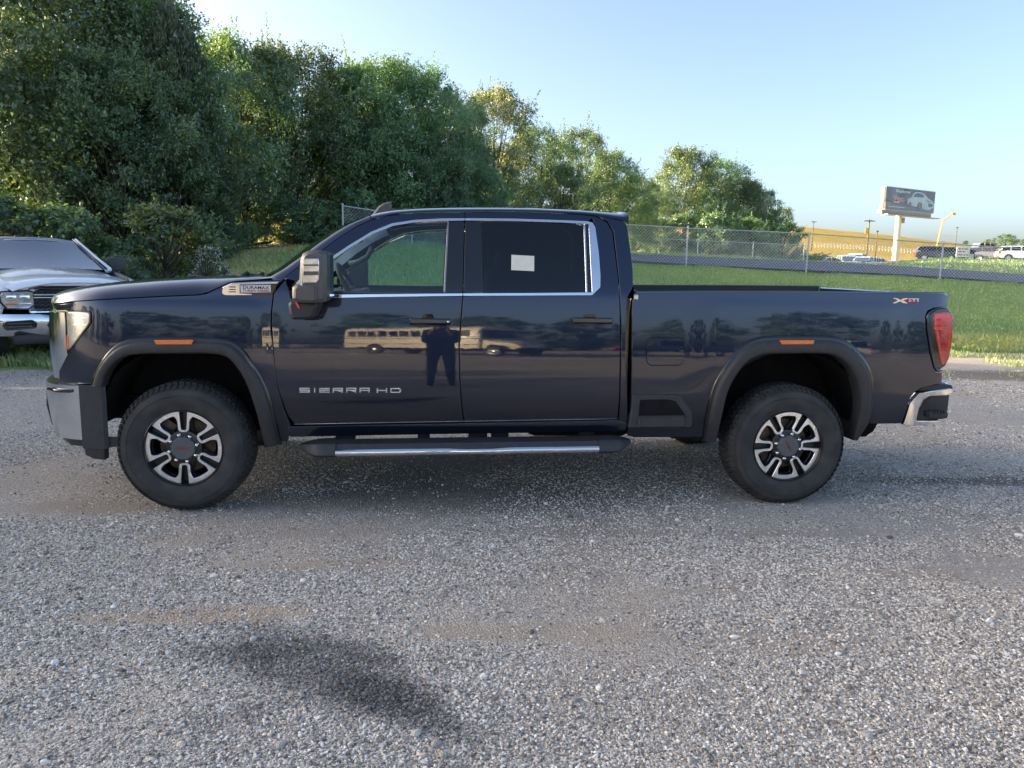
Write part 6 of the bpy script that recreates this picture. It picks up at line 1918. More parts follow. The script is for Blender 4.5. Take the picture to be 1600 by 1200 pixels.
    bu = MB(); bu.box((fx + .06, 0, zb + lf + .12), (.2, W * .92, .16), bev=.04); bu.box((rx - .06, 0, zb + lf + .14), (.2, W * .92, .18), bev=.04); bu.build('bumper', M['greyplastic'], root, auto=40)
    return root
GA = 'cars parked on the grass rise'
small_vehicle('parked_suv', 'suv', 'cpaint_dark', 1456, 92, PI - 0.42, 'dark blue SUV at the left end of the row on the grass rise', 'car', GA)
small_vehicle('parked_car', 'suv', 'cpaint_black', 1481, 95, PI - 0.30, 'black car half hidden behind the dark blue SUV on the rise', 'car', GA)
small_vehicle('parked_pickup', 'pickup', 'cpaint_maroon', 1497, 104, PI - 0.25, 'dark maroon pickup behind the white sign board', 'pickup truck', GA, dz=0.2)
small_vehicle('lifted_pickup', 'pickup', 'cpaint_tan', 1526, 94, PI - 0.15, 'tan pickup on raised suspension, tallest in the row on the rise', 'pickup truck', GA, lift=0.42)
small_vehicle('parked_car', 'suv', 'cpaint_dark', 1549, 92, PI - 1.0, 'dark car with a bright red tail light beside the white SUV', 'car', GA)
small_vehicle('parked_car', 'car', 'cpaint_black', 1567, 99, PI - 0.4, 'dark saloon mostly hidden behind the white SUV', 'car', GA)
small_vehicle('parked_suv', 'suv', 'whitepaint', 1586, 87, PI - 0.38, 'white SUV at the right end of the row on the rise', 'car', GA)
GB = 'cars parked below the yellow field'
small_vehicle('parked_car', 'suv', 'cpaint_black', 1268, 88, 0.3, 'black vehicle next to the fence post at the foot of the yellow field', 'car', GB)
small_vehicle('parked_car', 'car', 'cpaint_silver', 1284, 82, 0.35, 'silver-blue saloon at the foot of the yellow field', 'car', GB, dz=0.05)
small_vehicle('parked_pickup', 'pickup', 'whitepaint', 1317, 88, 1.35, 'white pickup facing the camera below the yellow field', 'pickup truck', GB)
small_vehicle('parked_van', 'van', 'bus_paint', 1333, 96, 0.9, 'cream van beside the white pickup below the yellow field', 'van', GB)
small_vehicle('parked_suv', 'suv', 'whitepaint', 1345, 86, 0.7, 'white SUV with the utility pole in front of it', 'car', GB)
small_vehicle('parked_car', 'car', 'cpaint_silver', 1360, 90, 0.5, 'pale car just right of the utility pole', 'car', GB)
small_vehicle('parked_car', 'car', 'cpaint_red', 1377, 78, 0.25, 'bright red car peeping over the edge of the grass rise', 'car', GB, dz=-1.0)
small_vehicle('parked_car', 'car', 'cpaint_red', 1394, 100, 0.25, 'second red car nearer to the billboard pole', 'car', GB, dz=-1.0)
small_vehicle('parked_car', 'car', 'whitepaint', 1236, 72, 0.2, 'white car roof showing over the grass left of the thick fence post', 'car', GB, dz=-0.15)

# ---- white pickup facing the camera ----------------------------------------------------
rx_, ry_ = at(800, 11.3)
rx_, ry_ = CAMP[0] + FH[0] * 11.3 - RH[0] * 6.6, CAMP[1] + FH[1] * 11.3 - RH[1] * 6.6
ram = empty('white_pickup_truck', (rx_, ry_, 0), math.radians(39.5))
tag(ram, 'white pickup truck with chrome grille and bumper facing the camera under the trees', 'pickup truck')
# local frame: front towards -y, left-right along x
def rm(): return MB()
def symx(pts): return pts
b = rm()
rows = []
for (y, hw, zt_) in ((-0.04, 0.80, 1.235), (0.02, 0.86, 1.285), (0.15, 0.90, 1.315), (0.5, 0.925, 1.362), (1.0, 0.94, 1.405), (1.45, 0.95, 1.455)):
    sec = []
    for k in range(-10, 11):
        u = k / 10
        ridge = 0.022 * (1 - s1(0.30, 0.75, abs(u)))
        sec.append((u * hw, y - 0.10 * (1 - u * u), zt_ - 0.075 * abs(u) ** 5 - 0.035 + ridge + 0.03 * (1 - u * u)))
    rows.append(sec)
b.grid(rows); hood_ = b.build('hood', M['whitepaint'], ram, auto=50)
# front panel between the hood edge and the grille, stepping up over the grille as on the real truck
b = rm(); rows = []
for k in range(-12, 13):
    u = k / 12; x = u * 0.93; yy = 0.02 + 0.16 * abs(u) ** 3 - 0.09 * (1 - u * u)
    zt_ = 1.245 - 0.06 * abs(u) ** 4 + 0.022 * (1 - s1(.5, .7, abs(u))); zl = 1.205 - 0.10 * s1(0.52, 0.70, abs(u))
    rows.append([(x, yy, zt_), (x, yy - 0.02, (zt_ + zl) / 2), (x, yy - 0.01, zl)])
b.grid(rows); b.build('hood_lip', M['whitepaint'], ram, smooth=True)
for sg in (-1, 1):
    b = rm()
    rows = []
    for (y, xo, zt_) in ((0.05, 0.86, 1.18), (0.12, 0.95, 1.21), (0.35, 1.0, 1.26), (0.9, 1.02, 1.34), (1.5, 1.02, 1.39), (2.6, 1.02, 1.39), (5.9, 1.02, 1.40)):
        lo_ = (0.96, 0.91, 0.88) if y < 0.3 else (1.0, 0.62, 0.5)
        rows.append([(sg * (xo - .12), y, zt_ + .045), (sg * (xo - .04), y, zt_ + 0.02), (sg * xo, y, zt_ - .10), (sg * (xo + .02), y, lo_[0]), (sg * (xo + .01), y, lo_[1]), (sg * (xo - .05), y, lo_[2])])
    b.grid(rows); b.build('side_panel', M['whitepaint'], ram, auto=50)
    # headlight: clear lamp in a dark bezel
    h = rm(); pts = [(0.53, 1.12), (0.62, 1.145), (0.93, 1.13), (0.965, 1.08), (0.96, 0.97), (0.88, 0.86), (0.62, 0.86), (0.53, 0.92)]
    fn = lambda x, y, z: (sg * x, y + 0.22 * max(0, x - 0.5) ** 1.6 - 0.02, z)
    h.plate(pts, -0.02, 0.10, 0.01, fn=fn); hl_ = h.build('headlight', M['gloss_black'], ram, auto=35)
    h = rm(); h.plate(inset(pts[::-1], 0.02), -0.032, 0.0, 0.008, fn=fn); h.build('headlight_lens', M['lamp'], hl_, auto=35)
    for cx_, w_ in ((0.66, .13), (0.82, .13)):
        h = rm(); h.box((sg * cx_, 0.22 * max(0, cx_ - .5) ** 1.6 - 0.045, 1.035), (w_, .03, .075), bev=.012); h.build('lamp_projector', M['chrome'], hl_, auto=40)
        h = rm(); h.box((sg * cx_, 0.22 * max(0, cx_ - .5) ** 1.6 - 0.045, 0.945), (w_ * 1.1, .03, .03), bev=.008); h.build('lamp_strip', M['amber'] if cx_ > .7 else M['satin'], hl_, auto=40)
    # fog pocket in the bumper and mirrors
    f = rm(); f.plate(round_corners([(0.56, 0.59), (0.92, 0.57), (0.95, 0.63), (0.92, 0.70), (0.60, 0.72), (0.54, 0.67)], 0.04), -0.155, -0.05, 0.0, fn=lambda x, y, z: (sg * x, y + 0.35 * max(0, x - 0.55) ** 1.8 + 0.045, z)); fo = f.build('fog_lamp_pocket', M['gloss_black'], ram)
    for zz in (0.62, 0.665):
        f = rm(); f.plate([(0.62, zz), (0.90, zz - 0.004), (0.90, zz + 0.012), (0.62, zz + 0.016)], -0.165, -0.1, 0.0, fn=lambda x, y, z: (sg * x, y + 0.35 * max(0, x - 0.55) ** 1.8 + 0.045, z)); f.build('pocket_bar', M['greyplastic'], fo)
    m = rm(); m.box((sg * 1.14, 1.72, 1.52), (0.30, 0.14, 0.24), bev=.04); m.box((sg * 1.0, 1.74, 1.44), (0.16, 0.08, 0.07), bev=.02); m.build('wing_mirror', M['plastic'], ram, auto=40)
    for yy, r_ in ((0.98, 0.40), (4.75, 0.40)):
        w = rm(); w.lathe([(r_ * .6, -.13), (r_ * .95, -.13), (r_, -.08), (r_, .08), (r_ * .95, .13), (r_ * .6, .13)], (sg * 0.90, yy, r_), 'x', 28); wo = w.build('wheel', M['rubber'], ram, auto=40)
        w = rm(); w.lathe([(r_ * .62, sg * .12), (r_ * .5, sg * .10), (r_ * .2, sg * .12), (0, sg * .12)], (sg * 0.90, yy, r_), 'x', 20); w.build('rim', M['alloy'], wo, auto=40)
        w = rm(); w.lathe([(.50, 0), (0, 0)], (sg * 1.045, yy, r_ + .03), 'x', 24); w.build('wheel_arch', M['black'], ram)
# grille
gpts = round_corners([(-0.60, 0.795), (0.60, 0.795), (0.64, 0.97), (0.60, 1.17), (0.45, 1.205), (-0.45, 1.205), (-0.60, 1.17), (-0.64, 0.97)], 0.05)
gfn = lambda x, y, z: (x, y + 0.25 * abs(x) ** 2 - 0.10, z)
g = rm(); gg = round_corners([(-0.54, 0.835), (0.54, 0.835), (0.57, 0.97), (0.53, 1.14), (0.42, 1.165), (-0.42, 1.165), (-0.53, 1.14), (-0.57, 0.97)], 0.04)
g.plate(gpts, -0.01, 0.10, 0.015, fn=gfn); fr_ = g.build('grille_frame', M['chrome'], ram, auto=35)
g = rm(); g.plate(gg, -0.016, 0.05, 0.0, fn=gfn); gm = g.build('grille', M['gloss_black'], ram, auto=35)
for zz in (1.035, 1.075):
    g = rm(); g.tube([gfn(x, -0.03, zz) for x in np.linspace(-0.55, 0.55, 15)], 0.011, 6); g.build('grille_bar', M['chrome'], gm, smooth=True)
for i in range(5):
    zz = 0.87 + i * 0.055
    if abs(zz - 1.05) < 0.03: continue
    g = rm(); g.tube([gfn(x, -0.02, zz + (0.010 if k % 2 else -0.010)) for k, x in enumerate(np.linspace(-0.55, 0.55, 33))], 0.006, 5); g.build('grille_slat', M['greyplastic'], gm, smooth=True)
# bumper
b = rm(); rows = []
for k in range(-14, 15):
    u = k / 14; x = u * 1.02; yy = -0.16 + 0.34 * abs(u) ** 2.6
    lift = 0.05 * s1(0.30, 0.5, abs(u))
    rows.append([(x, yy + .06, 0.80), (x, yy + .01, 0.795 - 0.03 * (1 - s1(.3, .5, abs(u)))), (x, yy - .015, 0.74), (x, yy - .015, 0.63), (x, yy + 0.01, 0.53), (x, yy + .05, 0.475), (x, yy + .12, 0.48)])
b.grid(rows); bum = b.build('front_bumper', M['chrome'], ram, auto=40)
b = rm(); b.plate(round_corners([(-0.40, 0.575), (0.40, 0.575), (0.44, 0.65), (0.40, 0.705), (-0.40, 0.705), (-0.44, 0.65)], .04), -0.20, -0.10, 0.0); b.build('bumper_intake', M['gloss_black'], bum)
b = rm(); b.box((0, -0.02, 0.43), (1.7, 0.14, 0.14), bev=.04); b.build('air_dam', M['plastic'], ram, auto=40)
# cab
b = rm()
cabp = [(1.32, 1.425, .86), (1.75, 1.60, .80), (2.10, 1.80, .70), (2.30, 1.915, .64)]
rows = [[(-hw, y, z), (-hw * .5, y - .10, z + .015), (0, y - .13, z + .02), (hw * .5, y - .10, z + .015), (hw, y, z)] for y, z, hw in cabp]
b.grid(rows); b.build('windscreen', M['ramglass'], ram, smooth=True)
for sg in (-1, 1):
    b = rm(); b.tube([(sg * (hw + .03), y + .01, z) for y, z, hw in cabp], [.055, .05, .045, .05], 8); b.build('windscreen_pillar', M['whitepaint'], ram, smooth=True)
    b = rm(); b.tube([(sg * (hw - .01), y - .015, z + .02) for y, z, hw in cabp], [.018] * 4, 6); b.build('windscreen_seal', M['gloss_black'], ram, smooth=True)
    b = rm(); b.add([(sg * .965, 1.55, 1.38), (sg * .965, 4.2, 1.40), (sg * .76, 4.1, 1.86), (sg * .74, 2.45, 1.86)], [(0, 1, 2, 3)]); b.build('side_glass', M['darkglass'], ram)
    b = rm(); b.tube([(sg * .955, 2.9, 1.40), (sg * .75, 2.9, 1.88)], .05, 6); b.build('pillar', M['whitepaint'], ram)
b = rm(); rows = []
for y, hw, z in ((2.20, .60, 1.905), (2.34, .68, 1.945), (2.6, .74, 1.965), (3.3, .76, 1.975), (4.0, .75, 1.955), (4.25, .72, 1.92)):
    rows.append([(u * hw, y - .09 * (1 - u * u) * (y < 2.5), z - .07 * abs(u) ** 4) for u in np.linspace(-1, 1, 13)])
b.grid(rows); b.build('roof', M['whitepaint'], ram, smooth=True)
for x in (-0.18, 0, 0.18):
    b = rm(); b.box((x, 2.38, 1.962), (.09, .07, .03), bev=.01); b.build('roof_marker', M['gloss_black'], ram, auto=40)
b = rm(); b.box((0, 3.0, 1.0), (1.85, 2.6, .9)); b.box((0, 5.0, 0.9), (1.9, 1.8, .7)); b.box((0, 0.75, 0.85), (1.6, 1.2, .7)); b.build('inner_shell', M['black'], ram)
b = rm(); b.tube([(-.55, 1.25, 1.40), (.1, 1.30, 1.42)], .012, 6); b.build('wiper', M['black'], ram)

# ================================================================== signs, poles, billboard
M['weathered'] = pmat('weathered_wood', (0.14, 0.115, 0.09), 0.9, var=0.3, scale=6)
M['pole_white'] = pmat('white_painted_steel', (0.72, 0.69, 0.64), 0.5, var=0.08, scale=1.5)
M['tanmetal'] = pmat('tan_sheet_metal', (0.46, 0.36, 0.27), 0.6, var=0.08, scale=1.0)
M['yellow'] = pmat('yellow_sign_paint', (0.70, 0.42, 0.03), 0.5, var=0.06)
M['orange'] = pmat('orange_boom_and_sunlit_frame', (0.75, 0.38, 0.12), 0.5, var=0.08)
M['poster'] = pmat('poster_print', (0.115, 0.125, 0.165), 0.5, var=0.30, scale=0.35, col2=(0.20, 0.21, 0.26))
M['poster_light'] = pmat('poster_pale_print', (0.50, 0.56, 0.62), 0.5, var=0.10, scale=1.2)
M['poster_mid'] = pmat('poster_blue_print', (0.14, 0.20, 0.32), 0.5, var=0.15, scale=1.2)
M['poster_road'] = pmat('poster_grey_print', (0.26, 0.26, 0.29), 0.5, var=0.12, scale=0.8)
def utility_pole(px, top, d, label, arm=1.2, sign=False):
    x, y, z = land(px, d); zt_ = vert_edge(px, top, d)
    e = empty('utility_pole', (x, y, z)); tag(e, label, 'pole', 'utility poles')
    m = MB(); m.tube([(0, 0, -.3), (0, 0, zt_ - z)], [.16, .10], 8); m.build('shaft', M['weathered'], e, smooth=True)
    if arm:
        m = MB(); m.box((0, 0, zt_ - z - .25), (arm * 2, .12, .14)); cr_ = m.build('crossarm', M['weathered'], e); e.rotation_euler.z = -YAW
        for q in (-.9, -.4, .4, .9):
            m = MB(); m.lathe([(.05, 0), (.06, .08), (.03, .16), (0, .18)], (q * arm, 0, zt_ - z - .18), 'z', 8); m.build('insulator', M['steel'], cr_, smooth=True)
    if sign:
        m = MB(); m.box((-.32, -.12, zt_ - z - 1.75), (.5, .05, .85), bev=.01); m.build('sign_panel', M['yellow'], e)
    return e
utility_pole(1347.5, 342.5, 118, 'utility pole carrying a small yellow panel in the middle of the yellow field', 0.85, True)
utility_pole(1261.5, 345, 190, 'pole rising behind the thick fence post at the left end of the yellow field', 0.7)
utility_pole(1361, 360, 165, 'thin pole between the yellow-panel pole and the billboard', 0.3)
utility_pole(1484, 354.5, 230, 'thin pole right of the orange boom', 0.5)
# white sign board with rows of red lettering among the cars
x, y, z = land(1497, 86)
sgn = empty('sign_board', (x, y, z), -YAW + 0.1); tag(sgn, 'white sign board with rows of red lettering between the parked cars', 'sign')
m = MB(); m.box((0, 0, 0.95), (1.62, 0.05, 1.15), bev=.01); m.build('board', M['white'], sgn, auto=40)
for sx_ in (-.6, .6):
    m = MB(); m.box((sx_, .04, .2), (.07, .05, .45)); m.build('post', M['weathered'], sgn)
for zz, ws in ((1.28, (.34, .22, .42)), (0.98, (.5, .3)), (0.62, (.62, .25, .32))):
    m = MB(); xx = -.66
    for w in ws:
        m.box((xx + w / 2, -.028, zz), (w, .006, .12)); xx += w + .10
    lo_ = m.build('red_print', M['red'], sgn); lo_['kind'] = 'stuff'
# orange boom lift
x, y, z = land(1454, 185)
bo = empty('boom_lift', (x, y, z), -YAW); tag(bo, 'orange boom lift with its bent arm raised behind the cars', 'boom lift')
s_ = 185 / FPX
m = MB(); m.box((0, 0, .9), (3.2, 2.2, 1.3), bev=.15); bb = m.build('base', M['orange'], bo, auto=40)
for q in (-1.1, 1.1):
    for w in (-1, 1):
        m = MB(); m.lathe([(.3, -.2), (.55, -.2), (.6, 0), (.55, .2), (.3, .2)], (q, w * 1.05, .5), 'y', 14); m.build('wheel', M['rubber'], bo, auto=40)
k0 = vert_edge(1461, 344, 185) - z; k1 = vert_edge(1474, 334, 185) - z
m = MB(); m.tube([(0, 0, 1.2), (7 * s_, 0, k0)], .17, 6); m.build('lower_arm', M['orange'], bo)
m = MB(); m.tube([(7 * s_, 0, k0), (20.5 * s_, 0, k1)], .13, 6); m.box((21.5 * s_, 0, k1), (.8, .8, .5)); m.build('upper_arm', M['orange'], bo)
# billboard
A = Vector((*at(1369.5, 124), 0)); B = Vector((*at(1445.0, 131), 0))
zt_, zb_ = 15.7, 12.25
mid = (A + B) / 2; W_ = (B - A).length; ang = math.atan2((B - A).y, (B - A).x)
zg_ = land(1402, 128)[2]
bbd = empty('billboard', (mid.x, mid.y, zg_), ang); tag(bbd, 'roadside billboard with a pale car on a dark poster on a white pole', 'billboard')
h0, h1 = zb_ - zg_, zt_ - zg_
m = MB(); m.box((0, .19, (h0 + h1) / 2), (W_ + .2, .26, h1 - h0 + .25), bev=.04); m.build('panel', M['pole_white'], bbd, auto=40)
m = MB(); m.box((0, 0.02, (h0 + h1) / 2), (W_, .05, h1 - h0)); poster = m.build('poster', M['poster'], bbd)
def pst(name, poly, mat, dy):
    """poly in 0..1 poster units"""
    m = MB(); m.plate([((a - .5) * W_, h0 + b * (h1 - h0)) for a, b in poly], -0.01 - dy, -0.002 - dy + 0.0); return m.build(name, mat, poster)
pst('poster_ground', [(0.0, .02), (1.0, .02), (1.0, .30), (.62, .16), (.25, .22), (0.0, .34)], M['poster_road'], 0.0)
pst('poster_car', [(.44, .30), (.43, .52), (.50, .62), (.535, .82), (.60, .92), (.72, .90), (.79, .80), (.86, .66), (.95, .55), (.99, .42), (.985, .24), (.90, .12), (.84, .10), (.78, .14), (.70, .18), (.52, .24)], M['poster_light'], 0.01)
pst('poster_car_glass', [(.54, .66), (.565, .80), (.61, .86), (.71, .85), (.765, .76), (.75, .68)], M['poster_mid'], 0.02)
pst('poster_car_wheel', [(.69 + .055 * math.cos(w), .25 + .20 * math.sin(w)) for w in np.linspace(0, 2 * PI, 16, endpoint=False)], M['gloss_black'], 0.02)
pst('poster_car_wheel', [(.69 + .034 * math.cos(w), .25 + .125 * math.sin(w)) for w in np.linspace(0, 2 * PI, 16, endpoint=False)], M['poster_road'], 0.03)
pst('poster_car_wheel', [(.49 + .03 * math.cos(w), .31 + .10 * math.sin(w)) for w in np.linspace(0, 2 * PI, 14, endpoint=False)], M['gloss_black'], 0.02)
pst('poster_car_front', [(.86, .44), (.965, .40), (.96, .28), (.88, .26)], M['poster_mid'], 0.02)
pst('poster_car_lamp', [(.80, .56), (.87, .55), (.93, .48), (.85, .49)], M['poster_road'], 0.02)
def ptext(body, cx, cz, w, h, mat, dy, bold=0.0):
    me = text_mesh(body, 1.0, 0.0, 1.0, bold)
    xs = [v.co.x for v in me.vertices]; zs = [v.co.y for v in me.vertices]
    a, b_ = max(xs) - min(xs), max(zs) - min(zs); mx, mz = (max(xs) + min(xs)) / 2, (max(zs) + min(zs)) / 2
    for v in me.vertices:
        v.co = Vector(((cx - .5 + (v.co.x - mx) / a * w) * W_, -0.012 - dy, h0 + (cz + (v.co.y - mz) / b_ * h) * (h1 - h0)))
    me.materials.append(mat); return link('lettering', me, None, poster)
ptext('Explorer', .335, .84, .29, .17, M['white'], 0.02, 0.02)
ptext('Vance', .245, .50, .235, .27, M['white'], 0.02, 0.075)
ptext('Vance', .245, .50, .225, .25, M['red'], 0.03, 0.02)
pst('poster_print_line', [(.16, .315), (.27, .32), (.27, .36), (.16, .355)], M['white'], 0.02)
pst('poster_print_line', [(.06, .10), (.38, .105), (.38, .13), (.06, .125)], M['white'], 0.02)
m = MB(); m.box((-.5, 0.15, h0 - .50), (W_ - .6, .5, .75), bev=.03); m.build('apron', M['tanmetal'], bbd, auto=40)
m = MB(); m.box((-.2, -.45, h0 - .98), (W_ + 1.0, 1.2, .10)); wk = m.build('catwalk', M['steel'], bbd)
m = MB()
for q in (-W_ / 2 - .9, -W_ / 2 - .3): m.tube([(q, -.2, h0 - .95), (q, -.2, h0 + 1.0)], .04, 5)
m.tube([(-W_ / 2 - .9, -.2, h0 + .95), (-W_ / 2 - .3, -.2, h0 + .95)], .04, 5); m.box((-W_ / 2 - .55, .2, h0 - .55), (1.0, .8, .7), bev=.03)
m.build('end_platform', M['tanmetal'], bbd, auto=40)
m = MB(); m.box((-W_ / 2 - .20, .45, (h0 + h1) / 2), (.08, .5, h1 - h0 + .1)); m.build('end_frame', M['orange'], bbd)  # orange colour stands in for low sun on the end frame
pofs = -W_ * 0.14
m = MB(); m.lathe([(.46, -.5), (.46, h0 - 1.0), (.50, h0 - .95), (.50, h0 - .5)], (pofs, .6, 0), 'z', 24); m.build('pole', M['pole_white'], bbd, auto=40)
m = MB(); m.box((pofs + .9, .6, h0 - 1.6), (.7, .6, .9)); m.build('power_box', M['tanmetal'], bbd)
# white rail fence across the yellow field
pr_ = []
for px in np.linspace(1262, 1446, 38): pr_.append(Vector(land(px, 203)))
rt_ = empty('field_rail_fence', pr_[0]); tag(rt_, 'long pale rail fence crossing the yellow field', 'fence')
m = MB(pr_[0])
for a_, b_ in zip(pr_[:-1], pr_[1:]):
    m.tube([a_ + Vector((0, 0, 1.15)), b_ + Vector((0, 0, 1.15))], .045, 4, caps=False)
    m.tube([a_ + Vector((0, 0, .15)), b_ + Vector((0, 0, 1.1))], .04, 4, caps=False)
m.build('rails', M['pole_white'], rt_)
for p in pr_:
    m = MB(pr_[0]); m.tube([p - Vector((0, 0, .2)), p + Vector((0, 0, 1.3))], .055, 5); m.build('post', M['pole_white'], rt_)
# bushes along the far skyline
for k, px, tp, d, w, lb in [('oak', 1562, 366, 250, 1.6, 'broad tree on the skyline above the tan pickup'), ('oak', 1592, 374, 255, 1.5, 'tree on the skyline above the white SUV'),
                            ('oak', 1536, 374, 260, 1.5, 'low tree on the skyline left of the broad tree'), ('oak', 1452, 376, 300, 1.6, 'small round tree on the skyline behind the boom lift'),
                            ('elm', 1431, 374, 310, 1.5, 'small tree on the skyline right of the billboard pole'), ('elm', 1500, 376, 290, 1.6, 'pale tree on the skyline above the white sign board'), ('oak', 1625, 378, 250, 1.8, 'skyline tree at the right edge of the photo')]:
    tree(k, px, tp, d, w, lb, 'tree', 'trees on the skyline')
# ================================================================== what stands behind the camera (mirrored in the paint)
bus = empty('school_bus', (1.9, -27.5, 0), 0.80); tag(bus, 'cream school bus mirrored in the doors of the dark pickup', 'bus')
# front towards +x
BW, BZ0, BZ1 = 2.4, 0.75, 3.05
m = MB()
sec = [(-BW / 2, BZ0), (-BW / 2, 2.5), (-BW / 2 + .12, 2.85), (-BW / 2 + .45, 3.03), (0, 3.10), (BW / 2 - .45, 3.03), (BW / 2 - .12, 2.85), (BW / 2, 2.5), (BW / 2, BZ0)]
rows = [[(x, y * k, z) for y, z in sec] for x, k in ((-5.6, .96), (-5.5, 1.0), (2.9, 1.0), (3.0, .97))]
m.grid(rows, close=True); m.f += [tuple(range(9))[::-1], tuple(27 + i for i in range(9))]
m.build('body', M['bus_paint'], bus, auto=40)
for i in range(11):
    x = -5.0 + i * .72
    for sg in (-1, 1):
        m = MB(); m.box((x, sg * (BW / 2 + .006), 2.30), (.58, .03, .60), bev=.02); m.build('window', M['darkglass'], bus)
for sg in (-1, 1):
    for z in (1.15, 1.75, 1.95):
        m = MB(); m.box((-1.3, sg * (BW / 2 + .012), z), (8.5, .02, .05)); m.build('rub_rail', M['black'], bus)
m = MB(); m.box((2.99, 0, 2.25), (.06, 2.1, .85), bev=.05); m.build('windscreen', M['darkglass'], bus)
m = MB(); rows = []
for x, hw, zt_ in ((2.9, 1.05, 1.72), (3.4, 1.02, 1.66), (4.2, .92, 1.50), (4.7, .82, 1.32), (4.8, .78, 1.2)):
    rows.append([(x, -hw, .75), (x, -hw, zt_ - .15), (x, -hw * .7, zt_), (x, 0, zt_ + .04), (x, hw * .7, zt_), (x, hw, zt_ - .15), (x, hw, .75)])
m.grid(rows); m.f.append(tuple(len(m.v) - 7 + i for i in range(7))); m.build('hood', M['bus_paint'], bus, auto=40)
for x in (-3.4, 3.75):
    for sg in (-1, 1):
        m = MB(); m.lathe([(.62, 0), (0, 0)], (x, sg * (BW / 2 - (.12 if x > 0 else 0) + .012), .55), 'y', 24); m.build('wheel_arch', M['black'], bus)
        m = MB(); m.lathe([(.28, -.14), (.46, -.14), (.50, -.09), (.50, .09), (.46, .14), (.28, .14)], (x, sg * (BW / 2 - .10), .5), 'y', 24); w = m.build('wheel', M['rubber'], bus, auto=40)
        m = MB(); m.lathe([(.3, sg * .12), (.2, sg * .08), (.1, sg * .14), (0, sg * .14)], (x, sg * (BW / 2 - .10), .5), 'y', 18); m.build('rim', M['satin'], w, auto=40)
m = MB(); m.box((4.85, 0, .72), (.2, 2.2, .3), bev=.05); m.build('bumper', M['black'], bus)
m = MB(); m.box((4.80, 0, 1.02), (.06, 1.0, .4), bev=.02); m.build('grille', M['satin'], bus)
m = MB(); m.box((-.8, 0, .6), (9.0, 1.2, .25)); m.build('chassis', M['black'], bus)
GR = 'vehicles behind the camera mirrored in the paint'
def place_behind(name, shape, paint, x, y, h, label, cat):
    e = small_vehicle(name, shape, paint, 800, 20, h, label, cat, GR); e.location = (x, y, 0)
place_behind('parked_suv', 'suv', 'cpaint_black', -12, -30, 0.1, 'black SUV mirrored in the front wing of the dark pickup', 'car')
place_behind('parked_pickup', 'pickup', 'cpaint_dark', 13, -31, PI + 0.2, 'dark pickup mirrored in the bed side of the dark pickup', 'pickup truck')
place_behind('parked_van', 'van', 'whitepaint', 22, -34, 0.0, 'white van mirrored over the rear wheel arch of the dark pickup', 'van')

# the person taking the picture: dark clothes, both hands holding a phone at eye height
M['cloth_dark'] = pmat('dark_cloth', (0.02, 0.022, 0.028), 0.9, var=0.25, scale=30, bump=0.3)
M['jeans'] = pmat('dark_jeans', (0.025, 0.035, 0.06), 0.9, var=0.25, scale=40, bump=0.3)
M['skin'] = pmat('skin', (0.42, 0.25, 0.18), 0.5, var=0.08, scale=20)
M['hair'] = pmat('dark_hair', (0.018, 0.013, 0.010), 0.6, var=0.2, scale=60)
per = empty('person', (1.64, -5.30, 0)); tag(per, 'person in dark clothes holding up a phone, mirrored in the front door', 'person')
def skin_fig(name, joints, edges, mat, parent, sub=2):
    me = bpy.data.meshes.new(name); me.from_pydata([j[0] for j in joints], edges, []); me.update()
    o = link(name, me, mat, parent)
    md = o.modifiers.new('skin', 'SKIN'); md.use_smooth_shade = True
    for i, j in enumerate(joints): me.skin_vertices[0].data[i].radius = (j[1], j[2] if len(j) > 2 else j[1])
    me.skin_vertices[0].data[0].use_root = True
    s = o.modifiers.new('sub', 'SUBSURF'); s.levels = sub; s.render_levels = sub
    dg = bpy.context.evaluated_depsgraph_get()
    nm = bpy.data.meshes.new_from_object(o.evaluated_get(dg))
    o.modifiers.clear(); o.data = nm; nm.shade_smooth()
    return o
J = [((0, 0, .98), .155, .115), ((0, .0, 1.18), .150, .11), ((0, -.01, 1.38), .175, .115), ((0, 0, 1.50), .07), ((0, .02, 1.60), .058),
     ((0, .04, 1.68), .082, .095), ((0, .045, 1.77), .075, .088),
     ((-.10, 0, .90), .10), ((-.12, .02, .50), .065), ((-.13, -.02, .09), .045), ((-.14, .14, .04), .045, .03),
     ((.10, 0, .90), .10), ((.13, .0, .50), .065), ((.15, -.03, .09), .045), ((.17, .12, .04), .045, .03),
     ((-.19, 0, 1.43), .062), ((-.205, .12, 1.17), .048), ((-.10, .34, 1.48), .034), ((-.075, .385, 1.55), .03, .018),
     ((.19, 0, 1.43), .062), ((.205, .12, 1.17), .048), ((.10, .34, 1.48), .034), ((.075, .385, 1.55), .03, .018)]
E_ = [(0, 1), (1, 2), (2, 3), (3, 4), (4, 5), (5, 6), (0, 7), (7, 8), (8, 9), (9, 10), (0, 11), (11, 12), (12, 13), (13, 14), (2, 15), (15, 16), (16, 17), (17, 18), (2, 19), (19, 20), (20, 21), (21, 22)]
bodyo = skin_fig('body', J, E_, M['skin'], per)
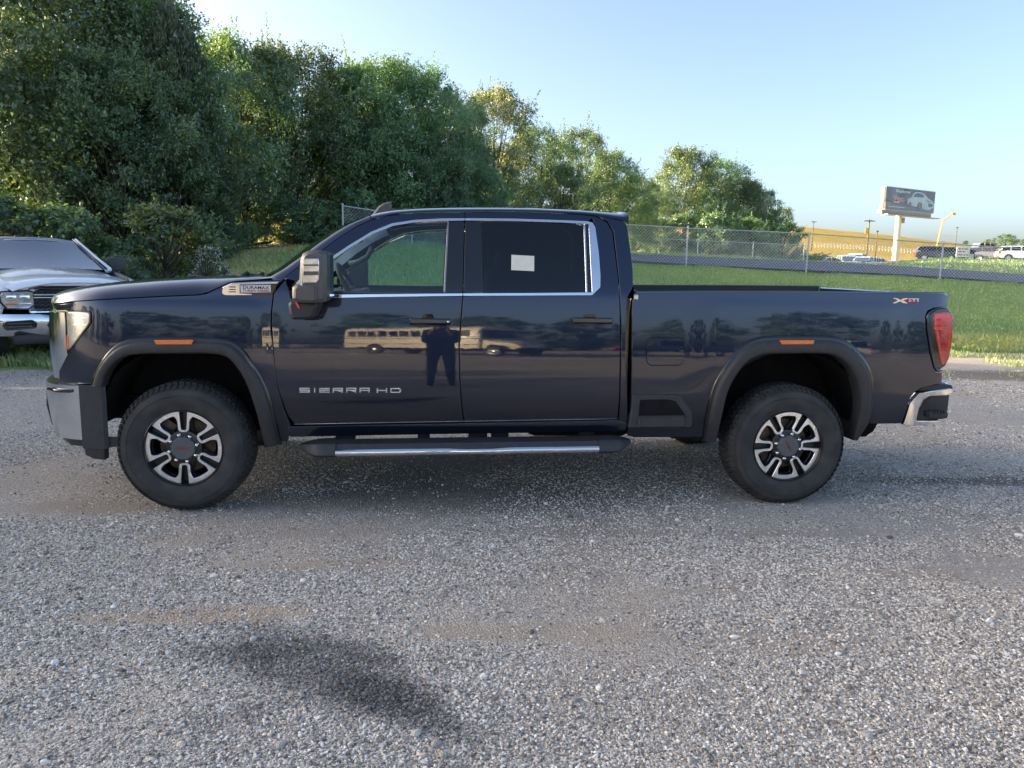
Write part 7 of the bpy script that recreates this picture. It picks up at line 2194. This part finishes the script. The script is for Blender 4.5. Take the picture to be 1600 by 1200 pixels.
# clothing: the same surface pushed out a little, split by height
def garment(name, mat, test, push):
    bm = bmesh.new(); bm.from_mesh(bodyo.data)
    bm.normal_update()
    for v in bm.verts: v.co += v.normal * push
    bmesh.ops.delete(bm, geom=[f for f in bm.faces if not test(f.calc_center_median())], context='FACES')
    me = bpy.data.meshes.new(name); bm.to_mesh(me); bm.free(); me.materials.clear(); me.shade_smooth()
    return link(name, me, mat, per)
garment('jacket', M['cloth_dark'], lambda c: c.z > .86 and c.z < 1.53 and not (c.y > .28), .018)
garment('trousers', M['jeans'], lambda c: c.z <= .92 and c.z > .10, .012)
garment('shoe', M['black'], lambda c: c.z <= .13, .012)
garment('hair', M['hair'], lambda c: c.z > 1.70 and (c.y < .06 or c.z > 1.80), .014)
for sg in (-1, 1):
    for q in range(4):
        x0 = sg * (.075 - .004 * q); z0 = 1.535 + .021 * q; ln = (.9, 1.0, .95, .8)[q]
        skin_fig('finger', [((x0, .385, z0), .0095), ((x0 - sg * .012, .385 + .032 * ln, z0 + .004), .009), ((x0 - sg * .034, .385 + .046 * ln, z0 + .006), .008), ((x0 - sg * .05, .385 + .040 * ln, z0 + .006), .007)], [(0, 1), (1, 2), (2, 3)], M['skin'], bodyo, 1)
    skin_fig('thumb', [((sg * .075, .37, 1.545), .012), ((sg * .055, .375, 1.575), .010), ((sg * .035, .385, 1.60), .008)], [(0, 1), (1, 2)], M['skin'], bodyo, 1)
    e = MB(); e.lathe([(0, -.004), (.009, 0), (.012, .006), (0, .008)], (sg * .032, .128, 1.715), 'y', 10); e.build('eye', M['gloss_black'], bodyo, smooth=True)
    e = MB(); e.box((sg * .088, .04, 1.70), (.018, .035, .06), bev=.008); e.build('ear', M['skin'], bodyo, auto=60)
nz_ = MB(); nz_.tube([(0, .125, 1.73), (0, .150, 1.685), (0, .128, 1.675)], [.010, .016, .010], 8); nz_.build('nose', M['skin'], bodyo, smooth=True)
mo_ = MB(); mo_.box((0, .126, 1.645), (.05, .012, .010), bev=.004); mo_.build('mouth', M['red'], bodyo, auto=60)
ph = MB(); ph.box((1.64 - 1.64, .425, 1.572), (.148, .008, .072), bev=.003)
pho = link('phone', mesh_from('phone', [v + Vector((1.64, -5.30, 0)) - Vector((1.64, -4.875, 1.572)) for v in ph.v], ph.f), M['gloss_black'], None, (1.64, -4.875, 1.572))
tag(pho, 'black phone held up by the person mirrored in the door', 'phone')
